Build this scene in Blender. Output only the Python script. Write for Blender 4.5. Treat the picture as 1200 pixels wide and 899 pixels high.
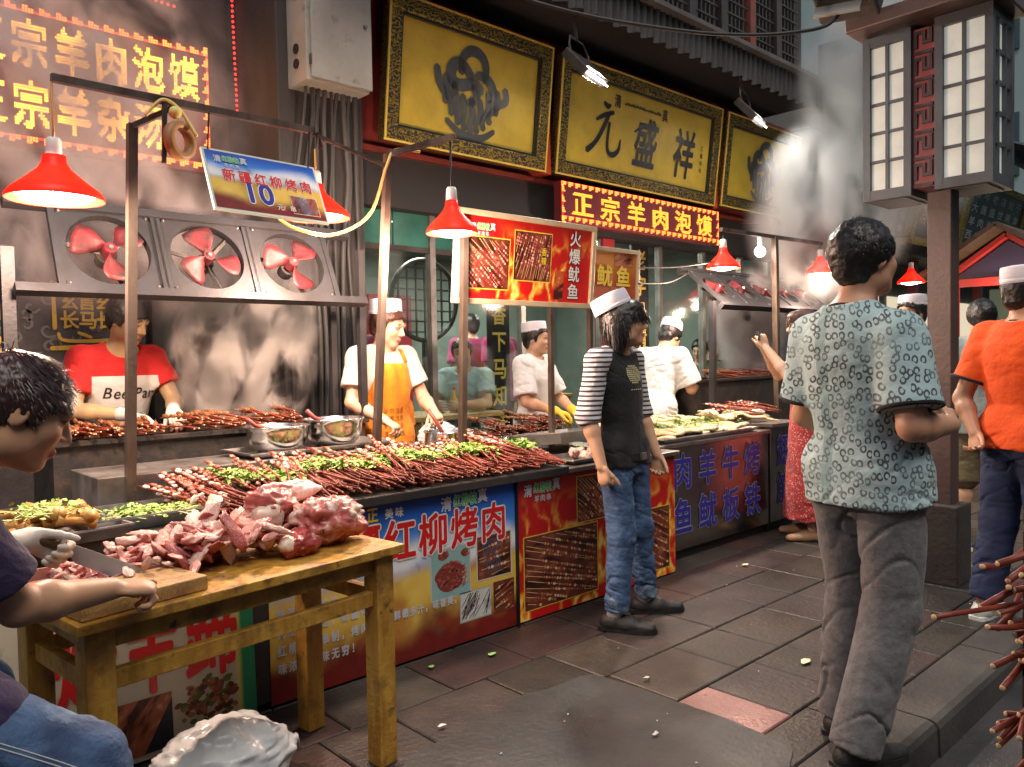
import bpy, math, random
import numpy as np
from math import sin, cos, pi, radians, atan2, sqrt
from mathutils import Vector, Matrix
from mathutils.bvhtree import BVHTree

SC = bpy.context.scene
COL = SC.collection
for _o in list(bpy.data.objects):
    bpy.data.objects.remove(_o)

# ---------------------------------------------------------------- camera, sky, sun, exposure
cam_d = bpy.data.cameras.new("camera")
cam = bpy.data.objects.new("camera", cam_d)
COL.objects.link(cam)
cam_d.sensor_width = 36.0
cam_d.lens = 27.9
cam_d.clip_start = 0.05
cam_d.clip_end = 600
_yaw, _pit, _rol = radians(47), math.atan(31.5/930), radians(1.03)
_F = Vector((cos(_yaw)*cos(_pit), sin(_yaw)*cos(_pit), -sin(_pit)))
_R0 = Vector((sin(_yaw), -cos(_yaw), 0))
_U0 = _R0.cross(_F)
_R = _R0*cos(_rol) - _U0*sin(_rol)
_U = _R.cross(_F)
cam.matrix_world = Matrix(((_R.x, _U.x, -_F.x, 0), (_R.y, _U.y, -_F.y, 0), (_R.z, _U.z, -_F.z, 1.38), (0, 0, 0, 1)))
SC.camera = cam

SUN_EL, SUN_AZ = radians(62), radians(-112)     # azimuth measured from +X; the street side of the stalls
world = bpy.data.worlds.new("World")
SC.world = world
world.use_nodes = True
_nt = world.node_tree
_sky = _nt.nodes.new("ShaderNodeTexSky")
_sky.sky_type = 'NISHITA'
_sky.sun_disc = False
_sky.sun_elevation = SUN_EL
_sky.sun_rotation = pi/2 - SUN_AZ
_sky.air_density = 1.6
_sky.dust_density = 5.0
_sky.ozone_density = 1.0
_nt.links.new(_sky.outputs[0], _nt.nodes["Background"].inputs[0])
_nt.nodes["Background"].inputs[1].default_value = 0.062
sun_d = bpy.data.lights.new("sun", 'SUN')
sun_d.energy = 0.8
sun_d.angle = radians(35)
sun_d.color = (1.0, 0.95, 0.88)
sun = bpy.data.objects.new("sun", sun_d)
COL.objects.link(sun)
sun.location = (0, -10, 20)
_sd = Vector((cos(SUN_EL)*cos(SUN_AZ), cos(SUN_EL)*sin(SUN_AZ), sin(SUN_EL)))
sun.rotation_euler = (-_sd).to_track_quat('-Z', 'Y').to_euler()
SC.view_settings.view_transform = 'Standard'
SC.view_settings.look = 'None'
SC.view_settings.exposure = 0.62
SC.view_settings.gamma = 1.0
SC.view_settings.use_curve_mapping = False
SC.cycles.use_denoising = True
SC.cycles.max_bounces = 7
SC.cycles.diffuse_bounces = 3
SC.cycles.glossy_bounces = 3
SC.cycles.transmission_bounces = 4
SC.cycles.transparent_max_bounces = 10
SC.cycles.volume_bounces = 1
SC.cycles.volume_step_rate = 0.6
SC.cycles.volume_max_steps = 128
SC.cycles.sample_clamp_indirect = 4.0
SC.cycles.caustics_reflective = False
SC.cycles.caustics_refractive = False

rnd = random.Random(7)
npr = np.random.RandomState(11)

# ---------------------------------------------------------------- noise
def _hash(ix, iy, iz, seed):
    n = (ix.astype(np.int64)*374761393 + iy.astype(np.int64)*668265263 + iz.astype(np.int64)*2147483647 + seed*974711) & 0xffffffff
    n = ((n ^ (n >> 13))*1274126177) & 0xffffffff
    return ((n ^ (n >> 16)) & 0xffff)/65535.0

def vnoise(p, seed=0):
    p = np.asarray(p, dtype=np.float64)
    i = np.floor(p).astype(np.int64)
    f = p - i
    f = f*f*(3-2*f)
    r = np.zeros(len(p))
    for a in (0, 1):
        wa = f[:, 0] if a else 1-f[:, 0]
        for b in (0, 1):
            wb = f[:, 1] if b else 1-f[:, 1]
            for c in (0, 1):
                wc = f[:, 2] if c else 1-f[:, 2]
                r += wa*wb*wc*_hash(i[:, 0]+a, i[:, 1]+b, i[:, 2]+c, seed)
    return r

def fbm(p, octv=4, seed=0):
    p = np.asarray(p, dtype=np.float64)
    s, a, t = 0, 0.5, 0
    for o in range(octv):
        s = s + a*vnoise(p*(2.03**o) + 17.3*o, seed+o)
        t += a
        a *= .5
    return s/t

def sstep(a, b, x):
    t = np.clip((x-a)/(b-a), 0, 1)
    return t*t*(3-2*t)

def lerp3(a, b, t):
    a = np.asarray(a, float); b = np.asarray(b, float)
    t = np.asarray(t)
    return a + (b-a)*t[..., None]

# ---------------------------------------------------------------- materials
def _n(nt, typ, **kw):
    n = nt.nodes.new(typ)
    for k, v in kw.items():
        setattr(n, k, v)
    return n

def pm(name, col=(.5, .5, .5), rough=.6, metal=0., var=None, bump=None, spec=.5, attr=False, emit=None, estr=0, coat=0, rvar=None, wear=None, sub=0, sheen=0, transm=0, alpha=1, wc=False, stain=None):
    """Principled material. var=(colour2, scale, low, high[, stretch]), bump=(scale, strength), rvar=(rough2, scale), wear=(colour, scale, lo, hi)"""
    m = bpy.data.materials.new(name)
    m.use_nodes = True
    nt = m.node_tree
    b = nt.nodes["Principled BSDF"]
    L = nt.links.new
    b.inputs['Base Color'].default_value = (*col, 1)
    b.inputs['Roughness'].default_value = rough
    b.inputs['Metallic'].default_value = metal
    b.inputs['Specular IOR Level'].default_value = spec
    b.inputs['Coat Weight'].default_value = coat
    b.inputs['Transmission Weight'].default_value = transm
    b.inputs['Alpha'].default_value = alpha
    if sub:
        b.inputs['Subsurface Weight'].default_value = sub
        b.inputs['Subsurface Radius'].default_value = (.012, .004, .002)
        b.inputs['Subsurface Scale'].default_value = 1.0
    if sheen:
        b.inputs['Sheen Weight'].default_value = sheen
    if emit:
        b.inputs['Emission Color'].default_value = (*emit, 1)
        b.inputs['Emission Strength'].default_value = estr
    tc = _n(nt, 'ShaderNodeTexCoord')
    OBJ = _n(nt, 'ShaderNodeNewGeometry').outputs['Position'] if wc else tc.outputs['Object']
    last = None
    if attr:
        a = _n(nt, 'ShaderNodeVertexColor')
        a.layer_name = 'Col'
        last = a.outputs['Color']
        L(last, b.inputs['Base Color'])
    def noise(scale, stretch=None, detail=6, rough_=.6):
        t = _n(nt, 'ShaderNodeTexNoise')
        t.inputs['Scale'].default_value = scale
        t.inputs['Detail'].default_value = detail
        t.inputs['Roughness'].default_value = rough_
        if stretch:
            mp = _n(nt, 'ShaderNodeMapping')
            mp.inputs['Scale'].default_value = stretch
            L(OBJ, mp.inputs[0])
            L(mp.outputs[0], t.inputs['Vector'])
        else:
            L(OBJ, t.inputs['Vector'])
        return t
    def mixin(c2, scale, lo, hi, stretch=None):
        nonlocal last
        t = noise(scale, stretch)
        mr = _n(nt, 'ShaderNodeMapRange')
        mr.inputs[1].default_value = lo
        mr.inputs[2].default_value = hi
        L(t.outputs[0], mr.inputs[0])
        mx = _n(nt, 'ShaderNodeMix', data_type='RGBA')
        L(mr.outputs[0], mx.inputs[0])
        if last is None:
            mx.inputs[6].default_value = (*col, 1)
        else:
            L(last, mx.inputs[6])
        mx.inputs[7].default_value = (*c2, 1)
        last = mx.outputs[2]
        L(last, b.inputs['Base Color'])
    if var:
        mixin(*var)
    if wear:
        mixin(*wear)
    if stain:
        mixin(*stain)
    if rvar:
        t = noise(rvar[1])
        mr = _n(nt, 'ShaderNodeMapRange')
        mr.inputs[1].default_value = .35
        mr.inputs[2].default_value = .65
        mr.inputs[3].default_value = rough
        mr.inputs[4].default_value = rvar[0]
        L(t.outputs[0], mr.inputs[0])
        L(mr.outputs[0], b.inputs['Roughness'])
    if bump:
        t = noise(bump[0], bump[2] if len(bump) > 2 else None, 4)
        bp = _n(nt, 'ShaderNodeBump')
        bp.inputs['Strength'].default_value = bump[1]
        bp.inputs['Distance'].default_value = .01
        L(t.outputs[0], bp.inputs['Height'])
        L(bp.outputs[0], b.inputs['Normal'])
    return m

def emis(name, col, s):
    m = bpy.data.materials.new(name)
    m.use_nodes = True
    nt = m.node_tree
    nt.nodes.clear()
    e = _n(nt, 'ShaderNodeEmission')
    e.inputs[0].default_value = (*col, 1)
    e.inputs[1].default_value = s
    o = _n(nt, 'ShaderNodeOutputMaterial')
    nt.links.new(e.outputs[0], o.inputs[0])
    return m

def glass_mat(name, tint=(.85, .92, .9), refl=.06, rough=.07):
    m = bpy.data.materials.new(name)
    m.use_nodes = True
    nt = m.node_tree
    nt.nodes.clear()
    t = _n(nt, 'ShaderNodeBsdfTransparent')
    t.inputs[0].default_value = (*tint, 1)
    g = _n(nt, 'ShaderNodeBsdfGlossy')
    g.inputs['Roughness'].default_value = rough
    mx = _n(nt, 'ShaderNodeMixShader')
    mx.inputs[0].default_value = refl
    o = _n(nt, 'ShaderNodeOutputMaterial')
    nt.links.new(t.outputs[0], mx.inputs[1])
    nt.links.new(g.outputs[0], mx.inputs[2])
    nt.links.new(mx.outputs[0], o.inputs[0])
    return m

def shade_mat(name, col):
    m = bpy.data.materials.new(name)
    m.use_nodes = True
    nt = m.node_tree
    b = nt.nodes["Principled BSDF"]
    b.inputs['Base Color'].default_value = (*col, 1)
    b.inputs['Roughness'].default_value = .35
    ns = _n(nt, 'ShaderNodeTexNoise'); ns.inputs['Scale'].default_value = 18; ns.inputs['Detail'].default_value = 6
    mr = _n(nt, 'ShaderNodeMapRange'); mr.inputs[1].default_value = .5; mr.inputs[2].default_value = .75
    mxc = _n(nt, 'ShaderNodeMix', data_type='RGBA'); mxc.inputs[6].default_value = (*col, 1); mxc.inputs[7].default_value = (col[0]*.35, col[1]*.5, col[2]*.5, 1)
    nt.links.new(_n(nt, 'ShaderNodeTexCoord').outputs['Object'], ns.inputs['Vector']); nt.links.new(ns.outputs[0], mr.inputs[0]); nt.links.new(mr.outputs[0], mxc.inputs[0]); nt.links.new(mxc.outputs[2], b.inputs['Base Color'])
    t = _n(nt, 'ShaderNodeBsdfTranslucent')
    t.inputs[0].default_value = (*col, 1)
    mx = _n(nt, 'ShaderNodeMixShader')
    mx.inputs[0].default_value = .60
    nt.links.new(b.outputs[0], mx.inputs[1])
    nt.links.new(t.outputs[0], mx.inputs[2])
    nt.links.new(mx.outputs[0], nt.nodes['Material Output'].inputs[0])
    return m

M = {}
M['print'] = pm('printed_vinyl', attr=True, rough=.3, spec=.4, wear=((.05, .04, .035), 9, .60, .85), bump=(5, .35), rvar=(.5, 7))
M['letter_white'] = pm('letter_white', (.8, .79, .76), .4)
M['letter_red'] = pm('letter_red', (.62, .015, .015), .4)
M['letter_blue'] = pm('letter_blue', (.03, .03, .30), .35)
M['letter_yellow'] = pm('letter_yellow', (.8, .62, .03), .4)
M['letter_gold'] = pm('letter_gold', (.62, .45, .08), .4)
M['letter_black'] = pm('letter_black', (.02, .022, .025), .35)
M['letter_green'] = pm('letter_green', (.08, .5, .12), .4)
M['letter_grey'] = pm('letter_grey', (.55, .58, .65), .4)
M['steel'] = pm('steel', (.55, .55, .54), .28, 1, var=((.33, .31, .29), 6, .4, .75), rvar=(.45, 14))
M['steel_dull'] = pm('steel_dull', (.34, .33, .32), .38, .9, var=((.16, .14, .12), 5, .4, .7), rvar=(.6, 9))
M['steel_polish'] = pm('steel_polish', (.66, .65, .63), .14, 1, rvar=(.25, 20))
M['iron'] = pm('iron', (.05, .048, .048), .5, .5, var=((.11, .08, .06), 12, .45, .75), bump=(60, .25))
M['iron_grey'] = pm('iron_grey', (.040, .040, .046), .5, .4, var=((.03, .028, .028), 8, .4, .7), bump=(50, .15))
M['pole'] = pm('pole_metal', (.19, .155, .13), .4, .7, var=((.08, .05, .035), 8, .4, .7, (1, 1, .3)), bump=(60, .2))
M['wood_y'] = pm('yellow_wood', (.52, .29, .045), .42, var=((.33, .155, .022), 5, .35, .65, (5, 5, 1)), bump=(40, .4), wear=((.13, .07, .025), 9, .52, .72), stain=((.05, .03, .018), 23, .60, .74), rvar=(.6, 8))
M['wood_d'] = pm('dark_wood', (.10, .055, .03), .55, var=((.05, .028, .016), 4, .35, .7, (1, 8, 8)), bump=(30, .2))
M['wood_b'] = pm('board_wood', (.46, .29, .10), .5, var=((.28, .15, .05), 4, .4, .7, (1, 9, 9)), wear=((.22, .07, .045), 9, .52, .75), stain=((.10, .05, .03), 30, .6, .75), bump=(60, .5, (1, 12, 1)))
M['black'] = pm('black_rubber', (.012, .012, .013), .55)
M['black_gloss'] = pm('black_gloss', (.01, .01, .012), .25)
M['cable_y'] = pm('yellow_cable', (.75, .6, .2), .5)
M['cable_o'] = pm('orange_cable', (.55, .25, .05), .5)
M['white_plastic'] = pm('white_plastic', (.75, .73, .7), .4)
M['red_shade'] = shade_mat('red_lamp_shade', (.75, .06, .03))
M['bulb'] = emis('bulb_glow', (1, .84, .74), 22)
M['fan_red'] = pm('fan_red', (.13, .009, .013), .55, wear=((.025, .010, .010), 12, .40, .66), bump=(30, .3))

# ---------------------------------------------------------------- mesh builder
def rotm(ax=0, ay=0, az=0):
    return np.array(Matrix.Rotation(az, 3, 'Z') @ Matrix.Rotation(ay, 3, 'Y') @ Matrix.Rotation(ax, 3, 'X'))

class MB:
    def __init__(s):
        s.v, s.f, s.c = [], [], []
    def add(s, verts, faces, col=None):
        o = len(s.v)
        s.v.extend([tuple(map(float, p)) for p in verts])
        s.f.extend([tuple(i+o for i in f) for f in faces])
        if col is not None:
            while len(s.c) < o:
                s.c.append((1, 1, 1))
            if np.ndim(col) == 1:
                s.c.extend([tuple(col)]*len(verts))
            else:
                s.c.extend([tuple(c) for c in col])
        return s
    def box(s, c, d, R=None, col=None, taper=1):
        hx, hy, hz = d[0]/2, d[1]/2, d[2]/2
        P = np.array([(x*hx*(taper if z > 0 else 1), y*hy*(taper if z > 0 else 1), z*hz) for z in (-1, 1) for y in (-1, 1) for x in (-1, 1)])
        if R is not None:
            P = P @ np.asarray(R).T
        P = P + np.array(c)
        return s.add(P, [(0, 2, 3, 1), (4, 5, 7, 6), (0, 1, 5, 4), (2, 6, 7, 3), (0, 4, 6, 2), (1, 3, 7, 5)], col)
    def bx(s, x0, x1, y0, y1, z0, z1, col=None):
        return s.box(((x0+x1)/2, (y0+y1)/2, (z0+z1)/2), (x1-x0, y1-y0, z1-z0), None, col)
    def bar(s, a, b, w, d=None, col=None, up=(0, 0, 1)):
        a, b = np.array(a, float), np.array(b, float)
        d = d or w
        z = b-a; L = np.linalg.norm(z); z /= L
        u = np.array(up, float)
        if abs(z@u) > .95:
            u = np.array((0, 1., 0))
        x = np.cross(u, z); x /= np.linalg.norm(x)
        y = np.cross(z, x)
        return s.box((a+b)/2, (w, d, L), np.stack([x, y, z], 1), col)
    def tube(s, pts, r, n=8, cap=True, col=None, squash=None):
        P = np.array(pts, float)
        m = len(P)
        rr = np.broadcast_to(np.array(r, float), (m,))
        T = np.gradient(P, axis=0)
        T /= np.linalg.norm(T, axis=1)[:, None]+1e-12
        u = np.array((0, 0, 1.)) if abs(T[0][2]) < .9 else np.array((1., 0, 0))
        V, Fc = [], []
        for i in range(m):
            u = u - T[i]*(u@T[i]); u /= np.linalg.norm(u)
            w = np.cross(T[i], u)
            for k in range(n):
                a = 2*pi*k/n
                V.append(P[i]+rr[i]*(cos(a)*u+sin(a)*w))
        for i in range(m-1):
            for k in range(n):
                a, b = i*n+k, i*n+(k+1) % n
                Fc.append((a, b, b+n, a+n))
        if cap:
            Fc.append(tuple(range(n))[::-1])
            Fc.append(tuple(range((m-1)*n, m*n)))
        return s.add(V, Fc, col)
    def cyl(s, a, b, r0, r1=None, n=12, col=None):
        return s.tube([a, b], [r0, r0 if r1 is None else r1], n, True, col)
    def lathe(s, prof, c=(0, 0, 0), n=24, R=None, col=None, caps=False):
        V, Fc = [], []
        for (r, z) in prof:
            for k in range(n):
                a = 2*pi*k/n
                V.append((r*cos(a), r*sin(a), z))
        V = np.array(V)
        if R is not None:
            V = V @ np.asarray(R).T
        V = V + np.array(c)
        for i in range(len(prof)-1):
            for k in range(n):
                a, b = i*n+k, i*n+(k+1) % n
                Fc.append((a, b, b+n, a+n))
        if caps:
            Fc.append(tuple(range(n))[::-1])
            Fc.append(tuple(range((len(prof)-1)*n, len(prof)*n)))
        return s.add(V, Fc, col)
    def sphere(s, c, r, n=10, m=7, R=None, col=None):
        r = np.broadcast_to(np.array(r, float), (3,))
        V = [(0, 0, -1)]
        for i in range(1, m):
            t = -pi/2+pi*i/m
            for k in range(n):
                a = 2*pi*k/n
                V.append((cos(t)*cos(a), cos(t)*sin(a), sin(t)))
        V.append((0, 0, 1))
        V = np.array(V)*r
        if R is not None:
            V = V @ np.asarray(R).T
        V = V+np.array(c)
        F = [(0, 1+(k+1) % n, 1+k) for k in range(n)]
        for i in range(m-2):
            for k in range(n):
                a, b = 1+i*n+k, 1+i*n+(k+1) % n
                F.append((a, b, b+n, a+n))
        e = len(V)-1
        F += [(e, e-n+k, e-n+(k+1) % n) for k in range(n)]
        return s.add(V, F, col)
    def grid(s, P, col=None):
        """P: (m,n,3) array of points"""
        m, n = P.shape[:2]
        F = [(i*n+j, i*n+j+1, (i+1)*n+j+1, (i+1)*n+j) for i in range(m-1) for j in range(n-1)]
        return s.add(P.reshape(-1, 3), F, None if col is None else np.asarray(col).reshape(-1, 3))
    def build(s, name, mat, parent=None, smooth=False, world=True, bevel=0):
        me = bpy.data.meshes.new(name)
        me.from_pydata(s.v, [], s.f)
        if s.c:
            while len(s.c) < len(s.v):
                s.c.append((1, 1, 1))
            a = me.color_attributes.new('Col', 'FLOAT_COLOR', 'POINT')
            arr = np.ones((len(s.v), 4), np.float32)
            arr[:, :3] = np.array(s.c)
            a.data.foreach_set('color', arr.ravel())
        return finish(me, name, mat, parent, smooth, world, bevel)

def finish(me, name, mat, parent=None, smooth=False, world=True, bevel=0):
    if mat is not None:
        me.materials.append(M[mat] if isinstance(mat, str) else mat)
    if smooth:
        me.polygons.foreach_set('use_smooth', [True]*len(me.polygons))
        if smooth == 'angle':
            me.set_sharp_from_angle(angle=radians(40))
    o = bpy.data.objects.new(name, me)
    COL.objects.link(o)
    if parent is not None:
        o.parent = parent
        if world:
            o.matrix_parent_inverse = PINV(parent)
    if bevel:
        bv = o.modifiers.new('bevel', 'BEVEL')
        bv.width = bevel
        bv.segments = 2
        bv.limit_method = 'ANGLE'
        bv.angle_limit = radians(40)
    return o

def wmat(o):
    m = o.matrix_basis.copy()
    if o.parent:
        m = wmat(o.parent) @ o.matrix_parent_inverse @ m
    return m

def PINV(parent):
    return wmat(parent).inverted()

def thing(name, label, cat, loc=(0, 0, 0), rz=0, group=None):
    o = bpy.data.objects.new(name, None)
    o.empty_display_size = .1
    COL.objects.link(o)
    o.location = loc
    o.rotation_euler = (0, 0, rz)
    tag(o, label, cat, group)
    return o

def tag(o, label, cat=None, group=None, kind=None):
    o['label'] = label
    if cat:
        o['category'] = cat
    if group:
        o['group'] = group
    if kind:
        o['kind'] = kind
    return o

def struct(o, label=None):
    o['kind'] = 'structure'
    if label:
        o['label'] = label
    return o

def copy_tree(o, parent=None):
    c = o.copy()
    COL.objects.link(c)
    if parent is not None:
        c.parent = parent
    for ch in list(o.children):
        copy_tree(ch, c)
    return c

# ---------------------------------------------------------------- lettering
def glyph_mesh(txt, bold=0., res=3):
    cu = bpy.data.curves.new('t', 'FONT')
    cu.body = txt
    cu.size = 1
    cu.offset = bold
    cu.resolution_u = res
    cu.fill_mode = 'FRONT'
    o = bpy.data.objects.new('t', cu)
    COL.objects.link(o)
    dg = bpy.context.evaluated_depsgraph_get()
    me = bpy.data.meshes.new_from_object(o.evaluated_get(dg))
    V = np.zeros(len(me.vertices)*3)
    me.vertices.foreach_get('co', V)
    V = V.reshape(-1, 3)
    F = [tuple(p.vertices) for p in me.polygons]
    bpy.data.objects.remove(o)
    bpy.data.curves.remove(cu)
    bpy.data.meshes.remove(me)
    return V, F
_gc = {}
def glyph(ch, bold=0.):
    k = (ch, bold)
    if k not in _gc:
        V, F = glyph_mesh(ch, 0)
        if bold > .004 and len(V):                       # heavier weight: shifted copies, each a hair above the last
            n0 = len(V); m = 6 if bold < .045 else 10
            Vs, Fs = [V], list(F)
            for i in range(m):
                a = 2*pi*i/m+.3
                Vs.append(V+np.array((cos(a)*bold*.8, sin(a)*bold*.8, i+1.)))
                Fs += [tuple(q+n0*(i+1) for q in f) for f in F]
            V, F = np.concatenate(Vs), Fs
        lo = (.0, -.12)
        if ord(ch[0]) < 0x2e80:
            w = (V[:, 0].max()+V[:, 0].min()) if len(V) else .5
        else:
            w = 1.0
        _gc[k] = (V[:, :2]-np.array(lo), F, w, V[:, 2].copy())
    return _gc[k]

class Plane:
    """a flat sheet: origin o (lower left), u to the right, v up, n out of the face"""
    def __init__(s, o, u, v):
        s.o = np.array(o, float)
        s.u = np.array(u, float); s.u /= np.linalg.norm(s.u)
        s.v = np.array(v, float); s.v /= np.linalg.norm(s.v)
        s.n = np.cross(s.u, s.v)
    def at(s, x, y, z=0):
        return s.o + s.u*x + s.v*y + s.n*z
    def pts(s, A, z=0):
        A = np.asarray(A)
        return s.o + A[:, :1]*s.u + A[:, 1:2]*s.v + s.n*z

def text_on(mb, pl, txt, x, y, w, h, bold=.02, z=.002, col=None, pitch=None, vertical=False, slant=0, thick=0, jit=0):
    """one glyph after the other in cells w x h, (x,y) the lower left of the first"""
    cx, cy = x, y
    for ch in txt:
        if ch != ' ':
            V, F, gw, lz = glyph(ch, bold)
            A = V.copy()
            ascii_ = ord(ch[0]) < 0x2e80
            A[:, 0] = A[:, 0]*w + slant*A[:, 1]*h
            A[:, 1] = A[:, 1]*h
            if jit:
                a = rnd.uniform(-jit, jit)
                c0 = np.array((w/2, h/2))
                A = (A-c0) @ np.array(((cos(a), sin(a)), (-sin(a), cos(a)))) + c0
            A += np.array((cx, cy))
            mb.add(pl.pts(A, z)+lz[:, None]*.0001*pl.n, F, col)
            adv = w*gw*1.05 if ascii_ else (pitch or w)
        else:
            adv = w*.4
        if vertical:
            cy -= (pitch or h)
        else:
            cx += adv
    return mb

def stroke(mb, pl, pts, ws, z=.003, col=None, n=14):
    """a brush stroke: smooth path with varying width, flat on the plane"""
    P = np.array(pts, float)
    t = np.linspace(0, len(P)-1, n)
    i = np.clip(t.astype(int), 0, len(P)-2)
    f = (t-i)[:, None]
    def g(k):
        return P[np.clip(k, 0, len(P)-1)]
    p0, p1, p2, p3 = g(i-1), g(i), g(i+1), g(i+2)
    Q = .5*((2*p1)+(-p0+p2)*f+(2*p0-5*p1+4*p2-p3)*f**2+(-p0+3*p1-3*p2+p3)*f**3)
    W = np.interp(t, np.linspace(0, len(P)-1, len(ws)), ws)
    T = np.gradient(Q, axis=0)
    T /= np.linalg.norm(T, axis=1)[:, None]+1e-9
    N = np.stack([-T[:, 1], T[:, 0]], 1)
    A, B = Q+N*W[:, None]/2, Q-N*W[:, None]/2
    # round ends
    a0 = [Q[0]-T[0]*W[0]*.35, Q[-1]+T[-1]*W[-1]*.35]
    V = np.concatenate([A, B, np.array(a0)])
    F = [(k, k+n, k+n+1, k+1) for k in range(n-1)] + [(0, 2*n, n), (n-1, 2*n-1, 2*n+1)]
    mb.add(pl.pts(V, z), F, col)

def print_grid(mb, pl, x0, y0, x1, y1, nx, ny, fn, z=0):
    xs = np.linspace(x0, x1, nx+1)
    ys = np.linspace(y0, y1, ny+1)
    X, Y = np.meshgrid(xs, ys)
    U, V = (X-x0)/(x1-x0), (Y-y0)/(y1-y0)
    P = pl.o + X[..., None]*pl.u + Y[..., None]*pl.v + pl.n*z
    c = fn(U.ravel(), V.ravel(), (X.ravel(), Y.ravel()))
    mb.grid(P, np.clip(c, 0.003, 1))

def nz2(X, Y, s, seed=0, o=4):
    return fbm(np.stack([X*s, Y*s, np.full_like(X, seed*3.7)], 1), o, seed)

def led_dots(mb, pl, txt, x, y, w, h, nx, ny, pitch, z=.006, col=(1, .6, .1), bold=.035, dot=.8):
    """lettering made of single square diodes on a raster"""
    for ch in txt:
        V, F, gw, lz = glyph(ch, bold)
        bv = BVHTree.FromPolygons([(p[0], p[1], 0) for p in V], F)
        for j in range(ny):
            for i in range(nx):
                gx, gy = (i+.5)/nx, (j+.5)/ny
                if bv.ray_cast(Vector((gx, gy, 1)), Vector((0, 0, -1)))[0] is not None:
                    cx, cy = x+gx*w, y+gy*h
                    dx, dy = w/nx*dot/2, h/ny*dot/2
                    mb.add(pl.pts([(cx-dx, cy-dy), (cx+dx, cy-dy), (cx+dx, cy+dy), (cx-dx, cy+dy)], z), [(0, 1, 2, 3)], col)
        x += pitch

# ================================================================ SETTING
M['asphalt'] = pm('asphalt', (.045, .045, .047), .45, var=((.085, .085, .085), 3, .4, .7), rvar=(.2, 2), bump=(120, .5))
M['slab_base'] = pm('joint_mortar', (.03, .028, .026), .7, bump=(60, .3))
SLABS = []
for k, (c1, c2) in enumerate((((.088, .070, .062), (.038, .033, .031)), ((.105, .058, .050), (.042, .031, .029)), ((.062, .056, .044), (.032, .029, .025)), ((.105, .092, .073), (.05, .042, .036)), ((.07, .058, .053), (.036, .031, .029)))):
    SLABS.append(pm('paving_stone', tuple(q*.66 for q in c1), .6, var=(tuple(q*.7 for q in c2), 2.4, .36, .64), rvar=(.32, 1.3), spec=.35, bump=(42, .55), wear=((.15, .125, .105), 30, .63, .85), stain=((.018, .016, .015), 1.1, .48, .66), wc=True))
M['pink_slab'] = pm('pink_paving_stone', (.27, .12, .11), .45, var=((.16, .08, .075), 6, .35, .7), rvar=(.2, 4), bump=(55, .4), wear=((.42, .34, .32), 30, .62, .85), stain=((.04, .03, .028), 3.1, .55, .72), wc=True)
M['concrete'] = pm('patch_concrete', (.052, .056, .055), .62, spec=.3, var=((.028, .029, .029), 2.6, .35, .7), rvar=(.42, 2), bump=(38, .4), wear=((.14, .135, .12), 34, .63, .85), stain=((.02, .02, .02), 1.7, .50, .68))
M['kerb'] = pm('kerb_granite', (.066, .064, .059), .6, spec=.3, var=((.03, .028, .027), 2.5, .35, .7), rvar=(.4, 3), bump=(50, .35))

road = struct(MB().add([(-60, -60, -.13), (140, -60, -.13), (140, 120, -.13), (-60, 120, -.13)], [(0, 1, 2, 3)]).build('road', 'asphalt'))
pav = struct(MB().bx(-6, 40, 1.262, 9.5, -.125, -.012).build('pavement', 'slab_base'))
slab_meshes = {}
rr = random.Random(5)
def slab(x0, x1, y0, y1, mat):
    g = .0035
    w, d = x1-x0-2*g, y1-y0-2*g
    key = (round(w, 2), round(d, 2), mat.name)
    mb = MB()
    e = .006
    h = .011
    V = []
    for (z, i) in ((-h, 0), (h-.004, 0), (h, e)):
        V += [(-w/2+i, -d/2+i, z), (w/2-i, -d/2+i, z), (w/2-i, d/2-i, z), (-w/2+i, d/2-i, z)]
    F = [(8, 9, 10, 11)]
    for a in (0, 4):
        for k in range(4):
            F.append((a+k, a+(k+1) % 4, a+4+(k+1) % 4, a+4+k))
    mb.add(V, F)
    if key not in slab_meshes:
        o = mb.build('paving_slab', mat, pav)
        slab_meshes[key] = o.data
    else:
        o = bpy.data.objects.new('paving_slab', slab_meshes[key])
        COL.objects.link(o)
        o.parent = pav
    o.location = ((x0+x1)/2, (y0+y1)/2, -.0095+rr.uniform(-.0012, .0015))
    o.rotation_euler = (rr.uniform(-.002, .002), rr.uniform(-.002, .002), rr.uniform(-.004, .004))
rows = [1.27, 1.46, 1.84, 2.20, 2.56, 2.92, 3.30]
for r in range(len(rows)-1):
    x = -1.0 - rr.random()*.4
    if r == 1:
        x = -.98
    while x < 13:
        w = rr.choice((.30, .36, .46, .50))
        if r == 1 and x < 2.5 < x+w:
            w = 2.50-x
            if w < .12:
                x += w; w = .29
                slab(x, x+w, rows[r], rows[r+1], M['pink_slab']); x += w; continue
            slab(x, x+w, rows[r], rows[r+1], rr.choice(SLABS)); x += w
            slab(x, x+.29, rows[r], rows[r+1], M['pink_slab']); x += .29
            continue
        slab(x, x+w, rows[r], rows[r+1], rr.choice(SLABS))
        x += w
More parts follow.
